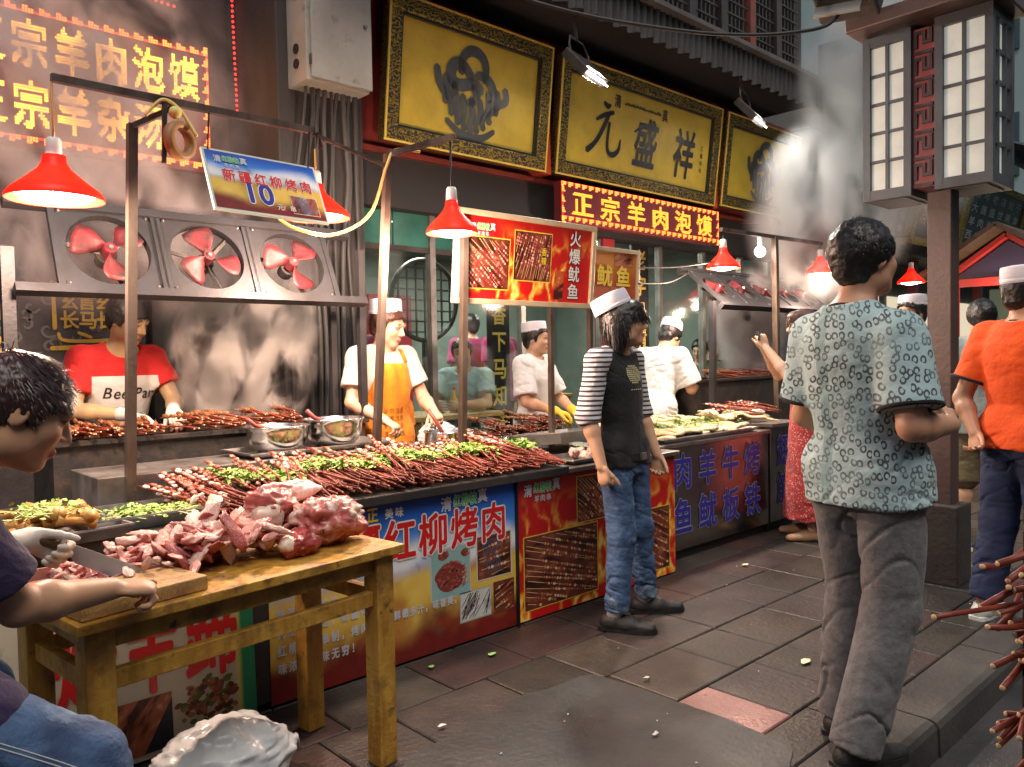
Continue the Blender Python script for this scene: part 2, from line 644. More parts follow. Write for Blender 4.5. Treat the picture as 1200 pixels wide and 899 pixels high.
# smooth grey patch of poured concrete over the slabs
pts = [(.2, 1.30), (2.40, 1.25), (2.56, 1.34), (2.60, 1.62), (2.57, 1.88), (2.55, 2.24), (2.36, 2.30), (1.84, 2.27), (1.50, 2.20), (.9, 2.22), (.2, 2.2)]
dense = []
for i in range(len(pts)):
    (xa, ya), (xb, yb) = pts[i], pts[(i+1) % len(pts)]
    m = max(2, int(np.hypot(xb-xa, yb-ya)/.03))
    for k in range(m):
        dense.append((xa+(xb-xa)*k/m, ya+(yb-ya)*k/m))
dn = np.array([(x, y, 0) for x, y in dense])
pts = [(x+.10*(a-.5), max(1.268, y+.10*(b-.5))) for (x, y), a, b in zip(dense, fbm(dn*6, 4, 2), fbm(dn*6+9, 4, 5))]
mb = MB()
n = len(pts)
mb.add([(x, y, .0065) for x, y in pts] + [(x*1.004-.004, y, -.004) for x, y in pts], [tuple(range(n))] + [(i, i+n, (i+1) % n+n, (i+1) % n) for i in range(n)])
struct(mb.build('concrete_patch', 'concrete'), 'smooth grey concrete patch poured over the paving slabs')
# kerb stones
kerb = struct(MB().bx(-5, 40, 1.10, 1.262, -.129, -.02).build('kerb', 'slab_base'))
x = -2.2
while x < 16:
    L = rr.choice((.72, .8, .9))
    prof = [(1.262, .004), (1.085, .004), (1.062, -.004), (1.05, -.022), (1.046, -.129), (1.262, -.129)]
    y_j = rr.uniform(-.004, .004)
    V = [(x+.005, p[0]+y_j*(p[0] < 1.2), p[1]) for p in prof] + [(x+L-.005, p[0]+y_j*(p[0] < 1.2), p[1]) for p in prof]
    m = len(prof)
    MB().add(V, [tuple(range(m)), tuple(range(m, 2*m))[::-1]] + [(i, i+m, (i+1) % m+m, (i+1) % m) for i in range(m)]).build('kerb_stone', 'kerb', kerb)
    x += L
# litter on the slabs
for k in range(34):
    x, y = rr.uniform(1.3, 6.0), rr.uniform(1.35, 2.86)
    sz = rr.uniform(.003, .007)
    mb = MB(); V = [(x+sz*rr.uniform(.5, 1.3)*cos(a), y+sz*rr.uniform(.4, 1.0)*sin(a), .010+rr.uniform(0, .004)) for a in np.linspace(0, 2*pi, 7)[:-1]]
    mb.add(V+[(x, y, .015)], [(i, (i+1) % 6, 6) for i in range(6)])
    tag(mb.build('crumb', ('letter_grey', 'wood_b')[0 if k % 3 else 1]), 'tiny pale crumb of litter trodden on the pavement', 'litter', 'tiny crumbs on the pavement')
for (x, y, s, c, lab) in ((3.29, 1.66, .035, (.75, .7, .45), 'crumpled pale paper scrap on the slabs beside the grey trousers'), (2.09, 2.80, .022, (.25, .55, .12), 'green leaf scrap fallen below the blue poster'), (2.38, 2.72, .028, (.3, .6, .15), 'torn green leaf scrap on the wet slabs near the poster corner'), (1.78, 2.32, .02, (.7, .7, .68), 'tiny white paper scrap by the table leg'), (4.55, 2.70, .03, (.7, .66, .4), 'pale scrap lying before the steel cabinet'), (2.66, 2.05, .018, (.6, .6, .58), 'small white crumb at the edge of the concrete patch'), (2.28, 1.72, .02, (.5, .48, .46), 'flattened grey gum spot on the concrete patch')):
    mb = MB()
    V = [(x+s*rr.uniform(.6, 1.2)*cos(a), y+.6*s*rr.uniform(.6, 1.2)*sin(a), .012+rr.uniform(0, .006)) for a in np.linspace(0, 2*pi, 8)[:-1]]
    mb.add(V+[(x, y, .02)], [(i, (i+1) % 7, 7) for i in range(7)])
    tag(mb.build('litter_scrap', pm('litter', c, .6)), lab, 'litter', 'litter scraps on the pavement')

# ---------------------------------------------------------------- left building: carved wall, column, cabinet
M['relief'] = pm('carved_dark_wall', (.085, .075, .078), .6, var=((.04, .034, .036), 5, .4, .7), bump=(25, .5))
M['relief_line'] = pm('carved_cloud', (.16, .145, .15), .6, bump=(40, .3))
M['gold_paint'] = pm('gold_paint', (.62, .40, .06), .42, .25, wear=((.25, .14, .03), 16, .55, .8))
M['dark_wall'] = pm('dark_plaster', (.030, .024, .025), .7, var=((.05, .036, .034), 3, .4, .75), bump=(30, .4))
M['grey_wall'] = pm('grey_plaster', (.15, .145, .14), .75, var=((.08, .075, .07), 2, .35, .7, (1, 1, .3)), bump=(30, .4))
lb = thing('corner_building', 'dark corner building with carved cloud wall behind the smoking grill', 'building', (0, 5.3, 0))
MB().bx(-3, 2.32, 5.25, 5.9, 0, 6.5).build('wall', 'dark_wall', lb)
MB().bx(-3, 1.72, 5.20, 5.248, .3, 2.30).build('carved_panel', 'relief', lb)
pw = Plane((0, 5.2, 0), (1, 0, 0), (0, 0, 1))
mb = MB()
for i in range(150):                       # raised cloud curls
    cx, cz = rr.uniform(.35, 1.70), rr.uniform(.95, 2.25)
    s = rr.uniform(.03, .055)
    a0 = rr.uniform(0, 6.28)
    d = rr.choice((-1, 1))
    P = [(cx+s*(1-.16*k)*cos(a0+d*k*.9), cz+s*(1-.16*k)*sin(a0+d*k*.9)) for k in range(6)]
    stroke(mb, pw, P, [.012, .016, .014, .01], .008, None, 14)
mb.build('cloud_carving', 'relief_line', lb)['kind'] = 'stuff'
def biang(ox, oz, s, nm):
    mb = MB()
    def g(ch, x, z, w, h):
        text_on(mb, pw, ch, ox+x*s, oz+z*s, w*s, h*s, .035, .02)
    def st(P, w=.05):
        stroke(mb, pw, [(ox+x*s, oz+z*s) for x, z in P], [w*s*.8, w*s, w*s*.7], .02)
    st([(.42, 1.02), (.52, .92)], .07); st([(.04, .92), (.04, .78)]); st([(.04, .88), (.5, .89), (.97, .88), (.92, .76)], .05)
    st([(.34, .84), (.2, .72)]); st([(.62, .84), (.80, .73)])
    g('幺', .14, .50, .24, .24); g('言', .36, .50, .26, .24); g('幺', .60, .50, .24, .24)
    g('长', .12, .22, .26, .28); g('马', .37, .22, .26, .28); g('长', .61, .22, .26, .28)
    st([(.05, .74), (.055, .30), (.05, .22)], .06); st([(.88, .70), (.88, .36)], .06); st([(1.0, .72), (1.0, .28), (.92, .24)], .06)
    st([(.10, .16), (.16, .06), (.5, .045), (.84, .07), (.84, .15)], .055); st([(.36, .17), (.54, .10)], .05); st([(.9, .17), (1.0, .09)], .06)
    st([(.0, -.06), (.5, -.045), (1.06, -.03)], .075)
    mb.build(nm, 'gold_paint', lb)
biang(1.19, 1.50, .40, 'gold_character')
biang(.56, 1.48, .44, 'gold_character')
# column with the cable bundle
MB().bx(2.325, 2.93, 4.55, 5.3, 0, 6.5).build('column', pm('dark_column', (.06, .055, .053), .7, var=((.03, .027, .026), 2, .35, .7, (1, 1, .3)), bump=(30, .4)), lb, bevel=.01)  # column in plain dark grey, tone varied in upright streaks
mb = MB().bx(2.30, 2.95, 4.53, 5.31, 0, .35)
mb.build('plinth', 'dark_wall', lb)
# dark glazed door leaf between wall and column, behind the grill
dw = thing('glazed_screen', 'dark glazed screen with a wooden frame behind the grill smoke', 'screen', (1.75, 5.2, 0))
M['frame_dark'] = pm('dark_frame', (.06, .05, .045), .4, var=((.03, .025, .022), 6, .4, .7))
M['dim_glass'] = pm('dim_glass', (.10, .115, .105), .22, spec=.5, var=((.05, .06, .055), 1.2, .35, .7))
for a, b in ((1.75, 1.80), (2.02, 2.06), (2.275, 2.32)):
    MB().bx(a, b, 5.16, 5.225, .0, 2.35).build('stile', 'frame_dark', dw)
for a, b in ((.9, .96), (1.9, 1.95), (2.30, 2.35)):
    MB().bx(1.801, 2.019, 5.17, 5.22, a, b).build('rail', 'frame_dark', dw)
    MB().bx(2.061, 2.274, 5.17, 5.22, a, b).build('rail', 'frame_dark', dw)
for z0, z1 in ((.0, .899), (.961, 1.899), (1.951, 2.299)):
    MB().bx(1.801, 2.019, 5.19, 5.20, z0, z1).build('pane', 'dim_glass', dw)
    MB().bx(2.061, 2.274, 5.19, 5.20, z0, z1).build('pane', 'dim_glass', dw)

cabm = pm('cabinet_paint', (.47, .48, .43), .45, var=((.33, .33, .29), 3, .35, .7), wear=((.14, .11, .08), 11, .60, .85), bump=(25, .1))
cab = thing('electrical_cabinet', 'grey metal electrical cabinet on the column above the cable bundle', 'cabinet', (2.62, 4.42, 3.05))
MB().bx(2.40, 2.84, 4.32, 4.56, 3.06, 3.85).build('case', cabm, cab, bevel=.006)
MB().bx(2.425, 2.85, 4.298, 4.317, 3.075, 3.86).build('door', cabm, cab, bevel=.006)
MB().cyl((2.80, 4.298, 3.46), (2.80, 4.285, 3.46), .012).build('lock', 'steel_dull', cab)
for z in (3.18, 3.27):
    MB().cyl((2.402, 4.44, z), (2.392, 4.44, z), .03, n=16).build('cable_gland', 'black', cab)
for z in (3.15, 3.75):
    MB().bx(2.417, 2.424, 4.295, 4.325, z, z+.06).build('hinge', 'steel_dull', cab)
cab_c = pm('old_cable', (.05, .05, .05), .5)
cab_c2 = pm('grey_conduit', (.07, .07, .07), .5)
for k in range(9):
    x0 = 2.46+k*.043
    x1 = 2.40+k*.055+rr.uniform(-.03, .03)
    pts = [(x0, 4.44, 3.07), (x0+rr.uniform(-.02, .02), 4.46, 2.9), (x1+rr.uniform(-.05, .05), 4.50, 2.55), (x1, 4.52, 2.1), (x1+rr.uniform(-.04, .04), 4.52, 1.5), (x1, 4.52, .4)]
    t = np.linspace(0, 5, 24)
    P = np.stack([np.interp(t, range(6), [p[i] for p in pts]) for i in range(3)], 1)
    P[1:-1] = (P[:-2]+P[1:-1]*2+P[2:])/4
    tag(MB().tube(P, rr.uniform(.009, .017), 7).build('power_cable', cab_c if k % 3 else cab_c2, None, True), 'dark power cable hanging down the column below the cabinet', 'cable', 'cables under the electrical cabinet')

# LED sign of two rows on the left wall
M['led_y'] = emis('led_yellow', (1, .40, .035), 5.5)
M['led_a'] = emis('led_amber', (1, .30, .03), 2.8)
M['led_o'] = emis('led_orange', (1, .16, .025), 4.5)
M['led_r'] = emis('led_red', (1, .03, .02), 2.6)
M['led_panel'] = pm('led_panel', (.12, .016, .022), .45)
ls = thing('led_sign', 'wide red LED sign with two rows of yellow characters in the smoke', 'sign', (1.3, 5.1, 2.6))
def ledsign(t, x0, x1, y, z0, z1, rowsdef, nx, ny, tri, lm='led_y'):
    MB().bx(x0, x1, y, y+.08, z0, z1).build('panel', 'led_panel', t)
    pl = Plane((x0, y, z0), (1, 0, 0), (0, 0, 1))
    for (txt, x, z, w, h, p) in rowsdef:
        mb = MB(); led_dots(mb, pl, txt, x, z, w, h, nx, ny, p)
        mb.build('led_lettering', lm, t)['kind'] = 'stuff'
    mb, mr = MB(), MB()
    W, H = x1-x0, z1-z0
    d = .011
    k = 0
    s = tri
    def dot(m, x, zz):
        m.add(pl.pts([(x-d/2, zz-d/2), (x+d/2, zz-d/2), (x+d/2, zz+d/2), (x-d/2, zz+d/2)], .006), [(0, 1, 2, 3)])
    for i in range(int(W/.014)):
        x = .014*i+.007
        q = i % 6
        hgt = (3, 3, 2, 2, 1, 1)[q]
        for j in range(hgt):
            dot(mb if q < 4 else mr, x, .012+.013*(3-j)); dot(mb if q < 4 else mr, x, H-.012-.013*(3-j) if s else H-.012-.013*j)
    for i in range(int(H/.014)):
        zz = .014*i+.007
        q = i % 6
        for j in range((3, 2, 2, 1, 1, 1)[q]):
            dot(mb if q < 4 else mr, .012+.013*j, zz); dot(mb if q < 4 else mr, W-.012-.013*j, zz)
    mb.build('led_border', 'led_o', t)['kind'] = 'stuff'
    mr.build('led_border', 'led_r', t)['kind'] = 'stuff'
ledsign(ls, .50, 2.13, 5.10, 2.60, 3.40, [('正宗羊肉泡馍', .31, .44, .19, .27, .213), ('正宗羊杂汤', .31, .10, .19, .27, .213)], 18, 18, True)
MB().bar((.8, 5.19, 2.9), (.8, 5.25, 2.9), .04).build('bracket', 'iron', ls)
MB().bar((1.9, 5.19, 2.9), (1.9, 5.25, 2.9), .04).build('bracket', 'iron', ls)
# strings of little red lights
def string(P, nm, lab, n):
    P = np.array(P, float)
    t = np.linspace(0, len(P)-1, n)
    Q = np.stack([np.interp(t, range(len(P)), P[:, i]) for i in range(3)], 1)
    th = thing(nm, lab, 'string lights', tuple(Q[-1]))
    MB().tube(Q, .004, 5).build('wire', 'black', th)
    mb = MB()
    for q in Q:
        mb.sphere(q+np.array((0, -.012, 0)), .009, 6, 4)
    mb.build('bulb_row', M['led_r'], th)['kind'] = 'stuff'
string([(.50, 5.05, 3.66), (1.2, 5.05, 3.62), (1.9, 5.05, 3.58)], 'light_string', 'string of tiny red bulbs above the two row LED sign', 40)
string([(2.27, 5.1, 5.2), (2.29, 5.1, 4.0), (2.31, 5.1, 3.0)], 'light_string', 'string of tiny red bulbs hanging straight down beside the cabinet', 60)

# ---------------------------------------------------------------- restaurant: glazed front, fascia, awning, upper storey
M['red_beam'] = pm('red_lacquer', (.20, .03, .025), .4, var=((.10, .02, .018), 4, .4, .7), bump=(20, .1))
M['soffit'] = pm('soffit_dark', (.02, .019, .02), .8)
M['corr'] = pm('corrugated_sheet', (.065, .065, .068), .6, .3, var=((.03, .029, .028), 6, .35, .7, (1, 1, .2)))
M['glass'] = glass_mat('shop_glass')
M['teal_glass'] = pm('transom_glass', (.05, .20, .16), .15, var=((.03, .12, .10), 3, .4, .7))
M['int_wall'] = pm('interior_wall', (.20, .25, .22), .6, var=((.13, .165, .15), 1.5, .4, .7))
M['int_ceil'] = pm('interior_ceiling', (.15, .16, .155), .6)
M['int_floor'] = pm('interior_floor', (.12, .10, .085), .3)
M['int_red'] = pm('interior_red', (.32, .02, .03), .5)
rb = thing('restaurant_building', 'restaurant with glazed front under dark awning and lattice upper windows', 'building', (5.8, 4.8, 0))
# interior shell
MB().bx(2.8, 9.2, 8.6, 8.75, 0, 2.9).build('back_wall', 'int_wall', rb)
MB().bx(2.7, 2.93, 5.32, 8.6, 0, 2.9).build('side_wall', 'int_wall', rb)
MB().bx(9.0, 9.2, 5.2, 8.6, 0, 2.9).build('side_wall', 'int_wall', rb)
MB().bx(2.94, 8.99, 4.9, 8.59, 2.72, 2.9).build('ceiling', 'int_ceil', rb)
MB().bx(2.94, 8.99, 4.85, 8.59, .003, .02).build('floor', 'int_floor', rb)
# glazed front
GY = 4.78
xs = [2.94, 3.62, 4.55, 5.55, 5.72, 6.45, 7.20, 7.95, 8.55]
for i, x in enumerate(xs):
    MB().bx(x, x+.05, GY-.03, GY+.03, 0, 2.44).build('mullion', 'frame_dark' if i in (0, 4) else 'steel_dull', rb)
for i in range(len(xs)-1):
    a, b = xs[i]+.0505, xs[i+1]-.0005
    MB().bx(a, b, GY-.02, GY+.02, .02, .14).build('bottom_rail', 'steel_dull', rb)
    MB().bx(a, b, GY-.004, GY+.004, .1405, 2.16 if i < 2 else 2.44).build('pane', 'glass', rb)
    if i < 2:
        MB().bx(a, b, GY-.022, GY+.022, 2.1605, 2.20).build('transom_rail', 'frame_dark', rb)
        mid = (a+b)/2
        MB().bx(a, mid-.008, GY-.006, GY+.006, 2.2005, 2.44).build('transom_pane', 'teal_glass', rb)
        MB().bx(mid+.008, b, GY-.006, GY+.006, 2.2005, 2.44).build('transom_pane', 'teal_glass', rb)
MB().bx(5.57, 5.72, GY-.06, GY+.06, 0, 2.44).build('door_post', 'int_red', rb)
# fascia beam behind the boards
MB().bx(2.935, 9.1, 4.66, 4.86, 2.442, 2.84).build('fascia', 'soffit', rb)
MB().bx(2.935, 9.1, 4.70, 4.86, 2.842, 4.02).build('fascia_back', 'red_beam', rb)
MB().bx(2.935, 9.1, 4.62, 4.72, 2.80, 2.838).build('red_ledge', 'red_beam', rb)
for x in (4.60, 7.03, 8.97):
    MB().bx(x, x+.07, 4.50, 4.705, 2.845, 3.9).build('red_divider', pm('bright_red_lacquer', (.42, .05, .02), .4), rb)
# awning: soffit, wavy sheet edge, ledge, storey above
MB().bx(2.3, 8.3, 4.02, 5.3, 4.022, 4.09).build('soffit', 'soffit', rb)
n = 640
X = np.linspace(2.3, 8.3, n)
Yw = 3.98+.016*np.sin(X*2*pi/.085)
zb = 3.93+.014*np.sin(X*2*pi/.17)+.01*fbm(np.stack([X*3, X*0, X*0], 1), 2, 3)
P = np.stack([np.stack([X, Yw, zb], 1), np.stack([X, Yw, np.full(n, 4.20)], 1)], 0)
MB().grid(P[:, ::-1]).build('awning_edge', 'corr', rb, True)
MB().bx(2.3, 8.3, 3.90, 4.35, 4.202, 4.24).build('ledge', 'grey_wall', rb)
MB().bx(2.3, 8.3, 4.20, 5.4, 4.241, 7.2).build('upper_wall', 'dark_wall', rb)
M['paint_red'] = pm('faded_red_paint', (.26, .06, .04), .55, var=((.12, .05, .04), 6, .4, .7))
x = 3.0
k = 0
while x < 7.7:
    MB().bx(x, x+.10, 4.10, 4.199, 4.2405, 6.2).build('red_post', 'paint_red' if k % 3 == 2 else 'frame_dark', rb)
    x0, x1 = x+.1005, x+.5095
    w = MB().bx(x0, x1, 4.17, 4.199, 4.2405, 6.0).build('lattice_window', pm('paper_pane', (.10, .10, .10), .5) if k == 0 else w.data.materials[0], rb)
    for j in range(1, 6):
        xx = x0+(x1-x0)*j/6
        MB().bx(xx-.009, xx+.009, 4.14, 4.168, 4.2405, 6.0).build('lattice_bar', 'frame_dark', w)
    for j in range(1, 12):
        MB().bx(x0, x1, 4.13, 4.139, 4.24+j*.12-.008, 4.24+j*.12+.008).build('lattice_bar', 'frame_dark', w)
    x += .51
    k += 1
# pillar at the far end and the pale stone pier after it
pl_ = MB().bx(8.62, 9.12, 4.28, 4.655, 0, 3.9).build('dark_pillar', pm('slate_pillar', (.07, .075, .09), .5, var=((.04, .042, .05), 3, .4, .7), bump=(20, .2)), rb, bevel=.01)
# interior: red wall panel, round lattice, calligraphy boards, downlights
MB().bx(5.5, 6.15, 8.50, 8.599, .02, 2.2).build('red_wall_panel', 'int_red', rb)
M['downlight'] = emis('downlight_glow', (1, .95, .88), 9)
for (x, y) in ((3.4, 5.4), (4.2, 5.5), (5.0, 5.5), (3.6, 6.3), (4.5, 6.4), (5.4, 6.4), (6.4, 5.6), (7.2, 5.6), (4.0, 7.3), (5.0, 7.4), (6.2, 7.2), (7.6, 7.0), (3.3, 7.9)):
    t = thing('ceiling_downlight', 'round recessed downlight in the restaurant ceiling', 'downlight', (x, y, 2.71), 0, 'restaurant ceiling downlights')
    MB().lathe([(.085, .008), (.085, -.004), (.068, -.004), (.066, .006)], n=20).build('trim', 'white_plastic', t, world=False)
    MB().lathe([(.0001, .001), (.066, .001)][::-1], n=20).build('lens', 'downlight', t, world=False)
for (x, y) in ((4.3, 5.9), (6.6, 5.9), (4.6, 7.4), (7.2, 7.3)):
    ld = bpy.data.lights.new('downlight', 'AREA')
    ld.shape = 'DISK'; ld.size = .5; ld.energy = 38; ld.color = (1, .93, .82)
    lo = bpy.data.objects.new('downlight', ld); COL.objects.link(lo); lo.location = (x, y, 2.66)
rl = thing('round_lattice', 'round dark openwork lattice standing inside the restaurant window', 'lattice', (4.30, 5.75, 0))
c = np.array((4.31, 5.75, 1.90)); R = .36
MB().tube([c+R*np.array((cos(a), 0, sin(a))) for a in np.linspace(0, 2*pi, 41)], .022, 8, False).build('ring', 'frame_dark', rl, True)
for k in range(-3, 4):
    o = k*.095; hh = sqrt(R*R-o*o)
    MB().bar(c+np.array((o, 0, -hh)), c+np.array((o, 0, hh)), .014).build('lattice_bar', 'frame_dark', rl)
    MB().bar(c+np.array((-hh, .016, o)), c+np.array((hh, .016, o)), .014).build('lattice_bar', 'frame_dark', rl)
MB().bar(c+np.array((0, 0, -R-.02)), (4.31, 5.75, .02), .05).build('post', 'frame_dark', rl)
MB().bx(4.06, 4.56, 5.6, 5.9, .021, .06).build('foot', 'frame_dark', rl)
for (x, y, txt, lab, zt) in ((4.82, 5.35, '闻香下马知味停车', 'tall black board with gold calligraphy inside the restaurant window', 2.15), (6.10, 4.74, '老字号清真美食', 'tall black couplet board with gold calligraphy outside beside the glass', 2.42)):
    t = thing('couplet_board', lab, 'couplet board', (x, y, .3))
    MB().bx(x-.13, x+.13, y-.02, y+.0, .35, zt).build('board', 'black_gloss', t)
    pl = Plane((x-.13, y-.02, .35), (1, 0, 0), (0, 0, 1))
    mb = MB(); text_on(mb, pl, txt, .04, zt-.35-.24, .18, .20, .03, .003, pitch=.245, vertical=True)
    mb.build('calligraphy', 'letter_gold', t)

# ================================================================ SIGNBOARDS
M['gold_leaf'] = pm('gold_leaf', (.62, .47, .055), .42, .1, var=((.47, .35, .04), 5, .35, .7), bump=(90, .25), wear=((.26, .2, .05), 40, .66, .9))
def ornate(name, gold, dark, scale):
    m = pm(name, dark, .45, bump=None)
    nt = m.node_tree; L = nt.links.new; b = nt.nodes['Principled BSDF']
    tc = _n(nt, 'ShaderNodeTexCoord')
    w = _n(nt, 'ShaderNodeTexVoronoi', feature='DISTANCE_TO_EDGE'); w.inputs['Scale'].default_value = scale
    ns = _n(nt, 'ShaderNodeTexNoise'); ns.inputs['Scale'].default_value = scale*.8
    mx0 = _n(nt, 'ShaderNodeVectorMath', operation='MULTIPLY_ADD'); mx0.inputs[1].default_value = (.05, .05, .05)
    L(tc.outputs['Object'], ns.inputs['Vector']); L(ns.outputs['Color'], mx0.inputs[0]); L(tc.outputs['Object'], mx0.inputs[2]); L(mx0.outputs[0], w.inputs['Vector'])
    wv = _n(nt, 'ShaderNodeTexWave', wave_type='RINGS'); wv.inputs['Scale'].default_value = scale*.55; wv.inputs['Distortion'].default_value = 9; wv.inputs['Detail'].default_value = 1
    L(mx0.outputs[0], wv.inputs['Vector'])
    r = _n(nt, 'ShaderNodeMapRange'); r.inputs[1].default_value = .52; r.inputs[2].default_value = .66
    L(wv.outputs[1], r.inputs[0])
    mx = _n(nt, 'ShaderNodeMix', data_type='RGBA'); mx.inputs[6].default_value = (*dark, 1); mx.inputs[7].default_value = (*gold, 1)
    L(r.outputs[0], mx.inputs[0]); L(mx.outputs[2], b.inputs['Base Color'])
    bp = _n(nt, 'ShaderNodeBump'); bp.inputs['Distance'].default_value = .02; bp.inputs['Strength'].default_value = .8
    L(r.outputs[0], bp.inputs['Height']); L(bp.outputs[0], b.inputs['Normal'])
    L(r.outputs[0], b.inputs['Metallic'])
    return m
M['ornate'] = ornate('gilt_scroll_frame', (.46, .34, .06), (.03, .025, .02), 38)
M['emblem'] = pm('emblem_grey', (.055, .065, .07), .4, var=((.09, .10, .10), 9, .4, .7))
def signboard(x0, x1, z0, z1, lab, y=4.50, tilt=7.0):
    t = thing('signboard', lab, 'signboard', ((x0+x1)/2, y+.1, z0))
    a = radians(tilt)
    v = np.array((0, -sin(a), cos(a))); n = np.array((0, -cos(a), -sin(a)))
    W, H = x1-x0, (z1-z0)/cos(a)
    pl = Plane((x0, y, z0), (1, 0, 0), v)
    R = np.stack([pl.u, -pl.n, pl.v], 1)
    MB().box(pl.at(W/2, H/2, -.045), (W-.02, .05, H-.02), R).build('board', 'gold_leaf', t)
    fw = .105
    for (cx, cy, w, h) in ((W/2, fw/2, W, fw), (W/2, H-fw/2, W, fw), (fw/2, H/2, fw, H-2*fw-.002), (W-fw/2, H/2, fw, H-2*fw-.002)):
        MB().box(pl.at(cx, cy, -.02), (w, .09, h), R).build('frame_bar', 'ornate', t, bevel=.008)
    gb = .016
    for (cx, cy, w, h) in ((W/2, fw+gb/2, W-2*fw, gb), (W/2, H-fw-gb/2, W-2*fw, gb), (fw+gb/2, H/2, gb, H-2*fw-2*gb-.002), (W-fw-gb/2, H/2, gb, H-2*fw-2*gb-.002)):
        MB().box(pl.at(cx, cy, -.008), (w, .03, h), R).build('inner_bead', 'letter_black', t)
    for (cx, cy, w, h) in ((W/2, .006, W+.012, .014), (W/2, H-.006, W+.012, .014), (.004, H/2, .014, H-.03), (W-.004, H/2, .014, H-.03)):
        MB().box(pl.at(cx, cy, .024), (w, .012, h), R).build('gilt_edge', 'letter_gold', t)
    return t, Plane(pl.at(0, 0, -.02), pl.u, pl.v), W, H
def emblem(t, pl, cx, cy, s):
    mb = MB()
    def st(P, ws, n=18):
        stroke(mb, pl, [(cx+x*s, cy+y*s) for x, y in P], [w*s for w in ws], .006, None, n)
    st([(-.20, .24), (-.21, .40), (-.10, .53), (.05, .55), (.18, .47), (.22, .32), (.19, .2)], [.11, .13, .15, .13, .09], 24)       # arch
    st([(-.02, .20), (-.16, .33), (-.30, .34), (-.38, .24), (-.34, .10), (-.18, .08), (.02, .14), (.16, .06)], [.13, .16, .17, .16, .14], 26)
    st([(.06, .26), (.20, .26), (.33, .18), (.38, .04), (.32, -.06)], [.10, .15, .14, .10], 18)
    st([(.02, .10), (.08, .0), (.03, -.10), (-.08, -.12)], [.12, .14, .12, .08])
    for k in range(-4, 5):
        x0, y0 = k*.150, .02+.012*k*k*(1 if k < 0 else .7)-(.10 if abs(k) < 2 else 0)
        x1, y1 = k*.112, -.50+.020*k*k
        st([(x0-.015, y0+.02), (x0*.98+.02, y0*.6+y1*.4), (x1-.02, y0*.25+y1*.75), (x1, y1)], [.105, .118, .09, .10], 16)
    st([(-.42, -.40), (-.2, -.53), (.0, -.565), (.22, -.54), (.42, -.42)], [.07, .1, .11, .1, .07])
    mb.build('emblem', 'emblem', t)
t, pl, W, H = signboard(3.05, 4.58, 2.85, 3.80, 'gold signboard with dark cloud emblem next to the grey cabinet')
emblem(t, pl, W*.50, H*.47, .54)
t, pl, W, H = signboard(4.70, 7.00, 2.86, 3.80, 'long gold signboard with three brushed black characters above the orange LED sign')
mb = MB()
def bst(P, ws, o, s):
    stroke(mb, pl, [(o[0]+x*s[0], o[1]+y*s[1]) for x, y in P], [w*s[0] for w in ws], .006)
o, s = (.42, .26), (.36, .42)                                     # first character, in running hand
bst([(.42, .98), (.55, .93), (.66, .97)], [.1, .14, .06], o, s)
bst([(.18, .62), (.45, .74), (.78, .84)], [.07, .12, .1], o, s)
bst([(.62, .80), (.45, .50), (.2, .18), (-.08, -.02)], [.12, .13, .12, .15], o, s)
bst([(.66, .62), (.62, .3), (.66, .06), (.85, .0), (1.05, .12), (1.1, .34)], [.1, .09, .11, .14, .12, .05], o, s)
text_on(mb, pl, '盛', .98, .20, .34, .46, .028, .006, slant=.12)
text_on(mb, pl, '祥', 1.58, .19, .34, .48, .026, .006, slant=.08)
bst([(.0, .75), (.3, .86), (.8, .98)], [.05, .08, .04], (1.0, .16), (.32, .46))
mb.build('lettering', 'letter_black', t)['kind'] = 'stuff'
mb = MB()
text_on(mb, pl, '清', .70, .66, .09, .12, .02, .006)
text_on(mb, pl, '真', 1.38, .66, .09, .12, .02, .006)
for k in range(26):                                               # the small line of arabic script
    xx = .84+k*.02
    stroke(mb, pl, [(xx, .715), (xx+.008, .705+.012*rr.random()), (xx+.016, .72+.02*rr.random()), (xx+.02, .71)], [.006, .009, .006], .006, None, 7)
text_on(mb, pl, '乙酉年冬', 2.03, .50, .05, .05, .02, .006, pitch=.07, vertical=True)
mb.build('small_lettering', 'letter_black', t)['kind'] = 'stuff'
t, pl, W, H = signboard(7.12, 8.90, 2.88, 3.80, 'gold signboard with dark cloud emblem half lost in drifting smoke')
emblem(t, pl, W*.47, H*.47, .54)

ls2 = thing('led_sign', 'long orange LED sign with one row of characters under the middle gold board', 'sign', (5.8, 4.45, 2.45))
ledsign(ls2, 4.72, 7.02, 4.44, 2.46, 2.80, [('正宗羊肉泡馍', .12, .065, .27, .21, .357)], 18, 16, False, 'led_a')
for x in (5.0, 6.7):
    MB().bar((x, 4.52, 2.66), (x, 4.66, 2.66), .03).build('bracket', 'iron', ls2)

